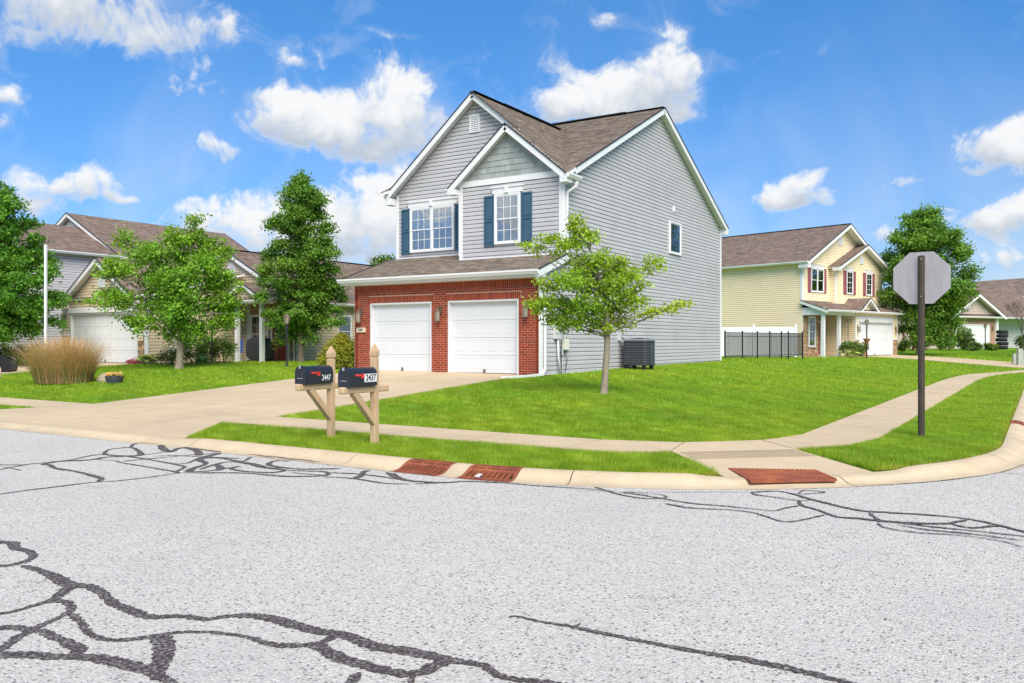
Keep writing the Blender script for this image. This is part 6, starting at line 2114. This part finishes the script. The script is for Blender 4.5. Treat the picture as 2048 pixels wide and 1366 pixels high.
def mailbox(parent_loc, rz, za, label, num, sticker):
    M = thing('mailbox', label, 'mailbox', (parent_loc.x, parent_loc.y, parent_loc.z + za), rz)
    w, h, y0, y1 = .095, .245, -.79, -.075
    y1 = -.06; y0 = -.60 - .02
    prof = [(-w, 0), (w, 0), (w, h - w)] + [(w * math.cos(t), h - w + w * math.sin(t)) for t in np.linspace(0, math.pi, 12)[1:-1]] + [(-w, h - w)]
    n = len(prof)
    m = MB(); m.prism([(x, y0 + .02, z + .004) for x, z in prof], (0, y1 - y0 - .02, 0))
    bd = obj('mailbox_body', m, BLKM, M, bevel=.002)
    m = MB()
    k = 1.035
    m.prism([(x * k, y0, (z - h / 2) * k + h / 2 + .006) for x, z in prof], (0, .035, 0)); dr_ = obj('mailbox_door', m, BLKM, M, bevel=.003)
    m = MB(); m.box(-.012, .012, y0 - .018, y0, h - .03, h + .012); m.box(-.05, .05, y0 - .008, y0, .075, .083); obj('latch', m, ACT, dr_)
    fx = w + .003
    m = MB(); yf = y0 + .13
    m.box(fx, fx + .006, yf, yf + .15, h - .105, h - .08); m.box(fx, fx + .006, yf + .10, yf + .16, h - .135, h - .075)
    m.tube([(fx, yf + .0, h - .093), (fx + .012, yf + .0, h - .093)], .018, 10); obj('flag', m, REDF, M)
    if sticker:
        m = MB(); m.box(fx, fx + .002, yf + .165, yf + .42, .055, .165); st = obj('number_sticker', m, WHITE, M)
        text(num, .115, (fx + .004, yf + .293, .11), (R(90), 0, R(90)), INK, st, 'house_number', .001, .002, .88)
    else:
        text(num, .115, (fx + .003, yf + .285, .075), (R(90), 0, R(90)), WINK, M, 'house_number', .001, .0, .78)
    return M


P1, b1 = post(662, 862, 12.15, 'wooden mailbox post farther from the curb with pointed top, carrying 2447', 1.435, .79)
mailbox(b1, R(2.0), .79, 'black mailbox with white number 2447 and small red flag', '2447', False)
P2, b2 = post(749, 878, 11.45, 'taller wooden mailbox post nearer the curb with pointed top, carrying 2437', 1.47, .79)
mailbox(b2, R(2.0), .79, 'black mailbox with number 2437 on a white sticker', '2437', True)

# ------------------------------------------------------------------ stop sign seen from behind
def stop_sign():
    b = atd(1842, 12.0)
    S = thing('stop_sign', 'bare metal back of an octagonal stop sign on a brown steel post', 'stop sign', b)
    zc = 2.42 - b.z; Rr = .375 / math.cos(math.pi / 8)
    pts = [(Rr * math.cos(math.pi / 8 + k * math.pi / 4), Rr * math.sin(math.pi / 8 + k * math.pi / 4)) for k in range(8)]
    m = MB(); m.prism([(x, .055, zc + z) for x, z in pts], (0, .003, 0)); pl = obj('sign_plate', m, SIGNB, S)
    m = MB(); m.prism([(x * .995, .0583, zc + z * .995) for x, z in pts], (0, .0008, 0)); obj('sign_face', m, SIGNR, pl)
    H = zc + .32
    # hat-section post: web with a row of holes, flanges
    web = MB(); z = -.3; hs = .0254
    def strip(x0, x1, y0, y1, za, zb): web.box(x0, x1, y0, y1, za, zb)
    k = 0
    web.box(-.018, -.0075, .0, .004, -.3, H); web.box(.0075, .018, .0, .004, -.3, H)
    z = .05
    web.box(-.0075, .0075, .0, .004, -.3, z)
    while z < H - .01:
        web.box(-.0075, .0075, .0, .004, z + .017, min(z + .038, H)); z += .038
    # slanted sides and outer flanges towards the plate
    for sg in (-1, 1):
        web.add([(sg * .016, .0, -.3), (sg * .028, .04, -.3), (sg * .028, .04, H), (sg * .016, .0, H), (sg * .012, .002, -.3), (sg * .024, .042, -.3), (sg * .024, .042, H), (sg * .012, .002, H)],
                [(0, 1, 2, 3), (7, 6, 5, 4), (3, 2, 6, 7), (0, 4, 5, 1)])
        web.box(min(sg * .026, sg * .046), max(sg * .026, sg * .046), .040, .045, -.3, H)
    obj('post', web, POSTM, S)
    for zz in (zc + .27, zc - .27):
        m = MB(); m.tube([(0, -.012, zz), (0, .06, zz)], .009, 8); obj('bolt', m, ACT, S)
    bk = MB(); bk.box(-.012, .012, .022, .026, -.3, H - .002); obj('hole_shade_strip', bk, DARK, S)  # added dark strip, stands in for the shade inside the punched holes


stop_sign()

# ------------------------------------------------------------------ air conditioner
def aircon():
    A = thing('air_conditioner', 'dark louvred air conditioner on short legs beside the grey side wall', 'air conditioner', (-11.10, 25.15, Tz(-11.1, 25.15) - .02))
    w = .43; z0, z1 = .17, .95
    m = MB(); r = .12
    def rr(s, n=4):
        out = []
        for cx_, cy_, a0 in ((s - r, s - r, 0), (-s + r, s - r, 90), (-s + r, -s + r, 180), (s - r, -s + r, 270)):
            for k in range(n + 1):
                t = R(a0 + 90 * k / n); out.append((cx_ + r * math.cos(t), cy_ + r * math.sin(t)))
        return out
    core = rr(w - .02)
    m.prism([(x, y, z0) for x, y in core], (0, 0, z1 - z0)); obj('coil', m, ACM, A)
    rim = rr(w)
    g = MB()
    for z in np.linspace(z0 + .02, z1 - .04, 10):
        for i in range(len(rim)):
            a, b = rim[i], rim[(i + 1) % len(rim)]
            g.beam((a[0], a[1], z), (b[0], b[1], z), .007, .007)
    obj('guard_wire', g, ACW, A)
    g = MB(); per = []
    for i in range(len(rim)):
        a, b = Vector((*rim[i], 0)), Vector((*rim[(i + 1) % len(rim)], 0)); k = max(1, int((b - a).length / .035))
        for q in range(k): per.append(a.lerp(b, q / k))
    for p in per: g.beam((p.x, p.y, z0), (p.x, p.y, z1), .004, .004)
    obj('guard_wire', g, ACW, A)
    t = MB(); t.prism([(x * 1.02, y * 1.02, z1) for x, y in rim], (0, 0, .045)); obj('top_lid', t, ACT, A, bevel=.01)
    f = MB()
    for rad in np.linspace(.08, .34, 7):
        P = [(rad * math.cos(q), rad * math.sin(q), z1 + .055 + .02 * (1 - rad / .34)) for q in np.linspace(0, 2 * math.pi, 24)]
        f.tube(P, .004, 4, caps=False)
    for q in np.linspace(0, math.pi, 6, endpoint=False): f.tube([(-.34 * math.cos(q), -.34 * math.sin(q), z1 + .055), (0, 0, z1 + .08), (.34 * math.cos(q), .34 * math.sin(q), z1 + .055)], .005, 4)
    obj('fan_grille', f, BLK, A)
    b = MB(); b.prism([(x * .98, y * .98, z0 - .03) for x, y in rim], (0, 0, .03)); obj('base_pan', b, BLK, A)
    for x, y in ((-.3, -.3), (.3, -.3), (.3, .3), (-.3, .3)):
        l = MB(); l.box(x - .05, x + .05, y - .05, y + .05, -.05, z0 - .03); obj('leg', l, BLK, A)
    l = MB(); l.obox((w, 0, 0), Y, X, -.05, .05, z1 - .2, z1 - .17, .0, .008); l.obox((w, 0, 0), Y, X, -.015, .0, z0, z1 - .2, .0, .01); obj('badge_strip', l, ACW, A)
    d_ = MB(); d_.box(-.62, -.58, -.15, -.05, z1 - .0, z1 + .14); 
    d_ = MB(); d_.box(-.60, -.5, -.40, -.30, .95, 1.12); obj('disconnect_box', d_, METER, A)
    pi = MB(); pi.tube([(-.58, -.34, 1.0), (-.5, -.3, 1.06), (-.44, -.2, 1.0), (-.42, -.1, .8)], .02, 6); obj('refrigerant_pipe', pi, ACW, A)


aircon()

# ------------------------------------------------------------------ fences
def black_fence():
    a = Vector((-12.85, 39.2, 0)); b = Vector((-11.0, 44.9, 0))
    F = thing('black_fence', 'black metal picket fence behind the grey house', 'fence', (a.x, a.y, .70), math.atan2(b.y - a.y, b.x - a.x))
    L = (b - a).length; hh = 1.25
    posts = [0, .235, .445, .625, .80, .905, 1.13]
    posts = [p * L for p in posts]
    for p in posts:
        m = MB(); m.box(p - .03, p + .03, -.03, .03, -.2, hh + .06); m.box(p - .036, p + .036, -.036, .036, hh + .06, hh + .075); obj('fence_post', m, BLK, F)
    for z in (.12, hh - .2, hh - .02):
        m = MB(); m.box(0, posts[-1], -.013, .013, z - .013, z + .013); obj('rail', m, BLK, F)
    for p, q in zip(posts[:-1], posts[1:]):
        k = int((q - p) / .055)
        for i in range(1, k):
            x_ = p + (q - p) * i / k
            m = MB(); m.box(x_ - .0088, x_ + .0088, -.008, .008, .03, hh); obj('picket', m, BLK, F)


black_fence()


def white_fence():
    a = Vector((-16.6, 48.7, 0)); b = Vector((-12.45, 51.15, 0))
    F = thing('white_fence', 'white vinyl privacy fence with capped posts beside the yellow house', 'fence', (a.x, a.y, .58), math.atan2(b.y - a.y, b.x - a.x))
    L = (b - a).length; hh = 1.78
    for p in (L * .05, L * .48, L):
        m = MB(); m.box(p - .065, p + .065, -.065, .065, -.1, hh + .08); fp = obj('fence_post', m, GALV, F)
        m = MB(); m.lathe((p, 0, hh + .08), [(.09, 0), (.09, .02), (.03, .05), (.045, .09), (.005, .14)], 8); obj('post_cap', m, GALV, fp)
    for z in (.1, hh - .06):
        m = MB(); m.box(0, L, -.025, .025, z - .06, z + .06); obj('rail', m, GALV, F)
    k = int(L / .16)
    for i in range(k):
        x_ = L * i / k
        m = MB(); m.box(x_ + .003, x_ + L / k - .003, -.012, .012, .16, hh - .12); obj('fence_board', m, GALV, F)
    return F


white_fence()

# ------------------------------------------------------------------ things before the tan house
def white_pole():
    b = atd(91.5, 25.6)
    m = MB(); m.box(-.034, .034, -.034, .034, -.1, 4.48 - b.z); o = obj('white_pole', m, WHITE, None, bevel=.008); o.location = b; o.rotation_euler = (0, 0, R(20))
    tag(o, 'tall plain white pole rising out of the ornamental grass', 'pole')


white_pole()


def lamp_post(name, label, base, top, head=True, m=BLK, hm=None, planter=False):
    L = thing(name, label, 'lamp post', base)
    h = top - base.z; hm = hm or LAMPG
    b = MB(); b.tube([(0, 0, -.1), (0, 0, h - .42)], .036, 10); b.lathe((0, 0, 0), [(.07, 0), (.06, .05), (.04, .09)], 10); obj('pole', b, m, L, smooth=False)
    if head:
        b = MB(); b.lathe((0, 0, h - .42), [(.03, 0), (.05, .03), (.085, .05)], 6); b.lathe((0, 0, h - .1), [(.135, -.02), (.11, .01), (.045, .055), (.02, .07), (.012, .12)], 6)
        for k in range(6):
            t = math.pi / 3 * k
            b.tube([(.08 * math.cos(t), .08 * math.sin(t), h - .37), (.125 * math.cos(t), .125 * math.sin(t), h - .11)], .008, 4)
        b.tube([(-.14, 0, h - .52), (.14, 0, h - .52)], .008, 5)
        obj('lantern_frame', b, hm, L)
        g = MB(); g.lathe((0, 0, h - .37), [(.06, 0), (.105, .25)], 6); obj('lantern_glass', g, LGLASS, L)
    if planter:
        c = Vector((-.02, -.1, 1.0 - .0))
        b = MB(); b.lathe((-.0, 0, .78), [(.02, 0), (.06, .06), (.20, .32), (.21, .36)], 12); pl = obj('hanging_planter', b, TERRA, L)
    return L


lamp_post('lamp_post', 'dark lamp post with brass lantern before the red door', gp(573.4, 733), 1.5 + (683 - 627) * 30.2 / 1665)
g = gp(424, 727); lamp_post('lamp_post', 'plain black lamp post beside the broad maple', g, 2.45, hm=BLK)
lamp_post('lamp_post', 'black lamp post with terracotta planter before the yellow house', gp(1733.5, 716), 1.5 + (683 - 638) * 49 / 1665, planter=True)
b_ = atd(1970.5, 66); lamp_post('lamp_post', 'black lantern post before the taupe house garage', b_, 1.5 + (683 - 647) * 66 / 1665)

# bed of shrubs along the tan garage wall (world x about -30, y 20..25)
bed = MB(); pts = [(-30.5, 20.6), (-29.0, 20.8), (-28.6, 22), (-28.9, 23.4), (-30.5, 23.9)]
bed.add([(x_, y_, Tz(x_, y_) + .0) for x_, y_ in pts], [(0, 1, 2, 3, 4)]); obj('flower_bed', bed, MULCH, None, kind='structure')
def at_w(px_, d_): return atd(px_, d_)
bush('garden_shrub', 'dark shrub with violet flowers right of the maple trunk', 'shrub', at_w(388, 33.2), B1(.75, 1.2, 9, .1, 1), 3200, .07, L_SHRUB)
vb = at_w(387, 32.4); vb.z += .98
t = thing('violet_flowers', 'cluster of violet flowers on the dark shrub right of the maple', 'flowers', vb); crown(t, [((0, 0, 0), (.13, .1, .08), 1, 0)], 160, .05, PETAL_B, 8, .04, .5, name='petals')
bush('garden_shrub', 'olive green shrub behind the hosta, against the tan wall', 'shrub', at_w(412, 33.8), B1(.6, 1.35, 9, .7, 2), 2600, .07, L_SHRUB)
bush('garden_shrub', 'leafy dark shrub between black lamp post and white porch post', 'shrub', at_w(445, 34.0), B1(.8, 1.25, 10, .4, 3), 3600, .07, L_SHRUB)
bush('garden_shrub', 'low dark shrub left of the maple trunk below the trellis', 'shrub', at_w(338, 32.8), B1(.6, .7, 8, .3, 4), 2200, .06, L_SHRUB)
def hosta(px_, d_, w, label, yl=.5):
    t = thing('hosta', label, 'hosta', at_w(px_, d_))
    C = []; Tt = []
    V = []
    for k in range(46):
        a = rng.uniform(0, 6.28); e = rng.uniform(.15, 1.2); r0 = rng.uniform(.3, 1) * w
        c = np.array([math.cos(a) * r0 * math.cos(e), math.sin(a) * r0 * math.cos(e), .08 + .55 * w * math.sin(e)])
        o = np.array([math.cos(a), math.sin(a), -.25]); sd_ = np.array([-math.sin(a), math.cos(a), 0])
        L_ = .30 * w + .05; Wd_ = .17 * w + .03
        V.append([c - o * L_ * .5, c + sd_ * Wd_ + np.array([0, 0, .02]), c + o * L_, c - sd_ * Wd_ + np.array([0, 0, .02])]); t_ = rng.uniform(.7, 1.5); Tt.append((t_ * (1 + yl * .6), t_ * (1 + yl * .3), t_))
    np_mesh('hosta_leaves', np.array(V), 4, L_HOSTA, np.array(Tt), t)
hosta(406, 32.0, .45, 'variegated hosta left of the plain black lamp post')
hosta(295, 33.4, .55, 'spreading green hosta beside the tan garage corner')
bush('crimson_flowers', 'low crimson flowers at the corner of the white tan-house garage door', 'flowers', at_w(264, 33.6), [(0, 0, .1, .22, .10, 0), (.2, 0, .08, .15, .08, 0)], 500, .06, PETAL_R)


def trellis():
    t = thing('trellis', 'white lattice trellis leaning on the tan garage side wall', 'trellis', (-30.42, 21.35, Tz(-30.4, 21.5)), 0)
    n = 5; h = 1.35; w = .95
    for i in range(n):
        m = MB(); y_ = w * i / (n - 1); m.box(.0, .03, y_ - .022, y_ + .022, 0, h); obj('slat', m, WHITE, t)
    for i in range(6):
        m = MB(); z_ = .28 + i * .2; m.box(.031, .055, 0, w, z_ - .02, z_ + .02); obj('slat', m, WHITE, t)


trellis()


def grill():
    g_ = thing('covered_grill', 'barbecue grill under a black cover on the tan house porch', 'grill', (-28.45, 24.45, .66))
    bmm = bmesh.new()
    prof = [(-.62, 0), (-.66, .45), (-.60, .85), (-.52, 1.0), (.30, 1.03), (.52, .88), (.62, .45), (.55, .12), (.58, 0)]
    m = MB(); rings = []
    for k, (sy, sc) in enumerate(((-.30, .93), (-.26, 1.0), (0, 1.03), (.26, 1.0), (.30, .93))):
        rings.append([(x_ * sc + .01 * math.sin(7 * z_ + k), sy + .012 * math.sin(5 * x_), z_ * sc) for x_, z_ in prof])
    n = len(prof); vs = [p for r_ in rings for p in r_]; fs = [(i * n + j, i * n + (j + 1) % n, (i + 1) * n + (j + 1) % n, (i + 1) * n + j) for i in range(4) for j in range(n)]
    fs += [tuple(range(n - 1, -1, -1)), tuple(range(4 * n, 5 * n))]
    m.add(vs, fs); o = obj('grill_cover', m, BLKC, g_, smooth=True)
    md = o.modifiers.new('sub', 'SUBSURF'); md.levels = 1; md.render_levels = 2
    for x_, y_ in ((-.5, -.22), (.45, -.22), (.45, .22), (-.5, .22)):
        w = MB(); w.tube([(x_, y_ - .02, -.0), (x_, y_ + .02, -.0)], .06, 10); obj('wheel', w, RUBBER, g_)
    b = MB(); b.box(-.95, -.88, -.3, -.2, .35, .95); s = obj('blue_towel', b, mat('blue_cloth', (.10, .16, .62), .8), None); s.location = g_.location
    tag(s, 'blue cloth hanging left of the covered grill', 'cloth')


grill()
# planter and boulder by the grass clump
b_ = atd(229, 24.2)
pl = thing('planter_tub', 'dark grey tub planter of yellow flowers beside the ornamental grass', 'planter', b_)
m = MB(); m.lathe((0, 0, -.03), [(.19, 0), (.24, .13), (.26, .22), (.235, .22)], 14); obj('tub', m, PLANT, pl)
crown(pl, [((-.12, 0, .24), (.2, .18, .05), 1, .9), ((.12, 0, .25), (.2, .18, .05), 1, .3)], 900, .05, leaf_mat('pale_yellow_petal', (.55, .44, .16), .2), 8, .03, .6, name='flowers')
rk = MB(); rk.lathe((0, 0, 0), [(.28, -.1), (.30, .08), (.22, .24), (.10, .31), (.02, .33)], 9)
o = obj('boulder', rk, ROCK, None, smooth=True); o.location = atd(212, 24.6); o.scale = (1, .8, .8); tag(o, 'small tan boulder half hidden at the right foot of the ornamental grass', 'boulder')
# clipped shrubs and dark bin before the grey house
bush('garden_shrub', 'clipped dark green shrub before the pale grey house, leftmost', 'shrub', atd(8, 34.5), B1(.75, 1.0, 10, .1, 8, .9), 3000, .08, L_DARK)
bush('garden_shrub', 'clipped dark green shrub left of the ornamental grass', 'shrub', atd(62, 35.5), B1(.7, 1.0, 10, .1, 9, .9), 3000, .08, L_DARK)
bn = thing('black_mailbox_bin', 'glossy black curved bin at the left edge on the lawn', 'bin', atd(6, 30.2))
m = MB(); P = [(-.30, 0), (-.05, 0), (.02, .12), (-.02, .42), (-.18, .55), (-.4, .58), (-.45, .45), (-.3, .3)]
m.prism([tuple(RT * (x_ + .25) + Vector((0, 0, z_))) for x_, z_ in P], FW * .4); obj('bin_body', m, mat('gloss_black', (.008, .008, .010), .25), bn, bevel=.02)
m = MB(); m.box(-.25, .0, -.06, .03, 0.02, .1); o = obj('paving_stone', m, ROCK, None, bevel=.02); o.location = atd(8, 27.0) + Vector((-.2, 0, .0)); tag(o, 'flat stone lying on the driveway at the left edge', 'stone')

# ------------------------------------------------------------------ things before the yellow house
def yl(s, t, z=0.0):
    p = Vector((-12.3, 52.1, 0)) + YU * s + YN * t
    return Vector((p.x, p.y, Tz(p.x, p.y) + z))
bush('rose_bush', 'rose bush with white blooms before the yellow house porch', 'shrub', yl(2.0, 2.0), B1(.7, 1.0, 9, .2, 21), 2400, .09, L_SHRUB)
t = thing('white_roses', 'white rose blooms scattered over the porch bush', 'flowers', yl(2.0, 2.15)); crown(t, [((RT * a)[0:3] and tuple(RT * a + Vector((0, 0, h))), (.08, .08, .08), 1, 0) for a, h in ((-.5, .9), (-.45, .35), (.25, 1.0), (.1, .6), (.6, .7))], 220, .07, PETAL_W, 8, .05, .5, name='petals')
hosta(1697, 49.0, .75, 'variegated hosta at the edge of the yellow house flower bed', .9)
bush('garden_shrub', 'green shrub beside the second porch post of the yellow house', 'shrub', yl(2.9, 2.2), B1(.55, .95, 8, .2, 23), 1800, .09, L_SHRUB)
u_ = thing('flower_urn', 'brown pedestal urn of dry flowers before the yellow garage', 'urn', yl(3.95, 2.0))
m = MB(); m.lathe((0, 0, 0), [(.2, 0), (.2, .06), (.09, .14), (.08, .22), (.2, .45), (.27, .62), (.27, .66)], 14); obj('urn_body', m, TERRA, u_)
crown(u_, [((0, 0, .72), (.3, .25, .12), 1, 0)], 350, .09, mat('dry_flower', (.16, .09, .06), .9) , 8, .07, .5, name='flowers')
sh_ = MB(); sh_.tube([(0, 0, 0), (0, 0, 2.2)], .015, 6)
for sg in (-1, 1): sh_.tube([(0, 0, 2.1), (sg * .15, 0, 2.3), (sg * .35, 0, 2.2), (sg * .42, 0, 2.0)], .014, 5)
o = obj('shepherd_hook', sh_, BLK, None); o.location = yl(2.6, 1.6); o.rotation_euler = (0, 0, R(74)); tag(o, 'thin black double plant hook beside the second porch post', 'plant hook')

# ------------------------------------------------------------------ right background
bush('round_topiary', 'clipped round green bush before the taupe house garage door', 'shrub', atd(1926, 66.5), [(0, 0, 1.0, .85, .85, .1), (0, 0, .6, .85, .6, .1), (.2, 0, 1.2, .6, .6, .3), (-.3, 0, 1.1, .55, .6, .1), (.25, -.1, .55, .7, .5, .1)], 6500, .12, L_SHRUB, tipy=.3)
for i, (px_, d_, w, h, yl_, lab) in enumerate(((1852, 67.5, 1.4, 1.9, .6, 'loose yellow-green shrub right of the sign post'), (1882, 68, 1.2, 1.4, .3, 'shrub left of the round clipped bush'), (1822, 66, 1.2, 1.5, .2, 'shrub below the big round tree, left of the sign post'),
                                                (1806, 63, .8, 1.1, .5, 'pale shrub beside the yellow garage corner'), (1950, 64.5, 1.0, .7, .2, 'low silvery green plants at the foot of the lantern post'), (1985, 65, 1.0, .6, .9, 'yellow green plants left of the tyre stack'), (2046, 62, .8, 1.5, .5, 'green shrub at the right edge'), (1898, 66, 1.3, .8, .1, 'low dark shrub below the round clipped bush'))):
    bush('garden_shrub', lab, 'shrub', atd(px_, d_), B1(w * .8, h, 9, yl_, 40 + i), 2600, .11, L_SHRUB)
# tyres
tb = atd(2004, 66.5)
for i in range(5):
    t = thing('tyre', ['bottom', 'second lowest', 'middle', 'second highest', 'top'][i] + ' black tyre of the stack before the taupe house', 'tyre', tb + Vector((.04 * math.sin(i * 2.3), 0, .31 * i)), 0, 'stacked black tyres')
    m = MB(); m.lathe((0, 0, 0), [(.25, .02), (.34, .0), (.41, .04), (.43, .14), (.41, .25), (.34, .29), (.25, .27), (.25, .02)], 18); obj('tread', m, RUBBER, t, smooth=False)
    m = MB(); m.lathe((0, 0, .1), [(.25, 0), (.25, .08)], 14); obj('rim', m, BLK, t)
# utility pedestals
for i, (px_, w, h, lab) in enumerate(((2040, .30, .95, 'tall grey green utility pedestal at the right edge'), (2029, .22, .6, 'short grey green utility pedestal left of the tall one'))):
    b_ = atd(px_, 48 + i); t = thing('utility_pedestal', lab, 'utility box', b_, R(20))
    m = MB(); m.box(-w / 2, w / 2, -w / 2, w / 2, -.05, h - .1); m.box(-w / 2 + .03, w / 2 - .03, -w / 2 + .03, w / 2 - .03, h - .1, h); obj('cabinet', m, GREENM, t, bevel=.015)
    m = MB(); m.box(-w / 2 + .02, w / 2 - .02, -w / 2 - .012, -w / 2, .15, h - .15); obj('cabinet_door', m, GREENM, t)
# reddish timber screen between the houses
t = thing('timber_screen', 'reddish brown timber screen between the yellow and taupe houses', 'screen', atd(1807, 68), R(35))
for x_ in (0, .85, 1.7):
    m = MB(); m.box(x_ - .06, x_ + .06, -.06, .06, -.1, 2.0); obj('screen_post', m, mat('red_timber', (.24, .07, .05), .8), t)
m = MB(); m.box(-.06, 1.76, -.08, .08, 2.0, 2.1); obj('top_rail', m, mat('pale_timber', (.45, .30, .22), .8), t)
for i in range(7):
    m = MB(); x_ = .9 + i * .115; m.box(x_, x_ + .09, -.02, .02, .1, 1.98); obj('screen_board', m, MATS['red_timber'], t)
# leafless shrub
b_ = atd(2044, 60); t = thing('bare_shrub', 'leafless branching shrub against the brown roof at the right edge', 'shrub', b_)
random.seed(77); m = MB()
def br(p, d, L, r_, lv):
    q = p + d * L; m.tube([p, p.lerp(q, .5) + Vector((random.uniform(-.04, .04), 0, 0)), q], [r_, r_ * .8, r_ * .6], 4)
    if lv:
        for _ in range(3):
            nd = (d + Vector((random.uniform(-.8, .8), random.uniform(-.8, .8), random.uniform(-.2, .5)))).normalized(); br(q, nd, L * .68, r_ * .6, lv - 1)
br(Vector((0, 0, 0)), Vector((0, 0, 1)), 1.4, .05, 5); obj('branches', m, BARKD, t)

# small grass tuft things: weeds by the sign and stray leaves on the walk
o = None
print('OBJECTS', len(bpy.data.objects))
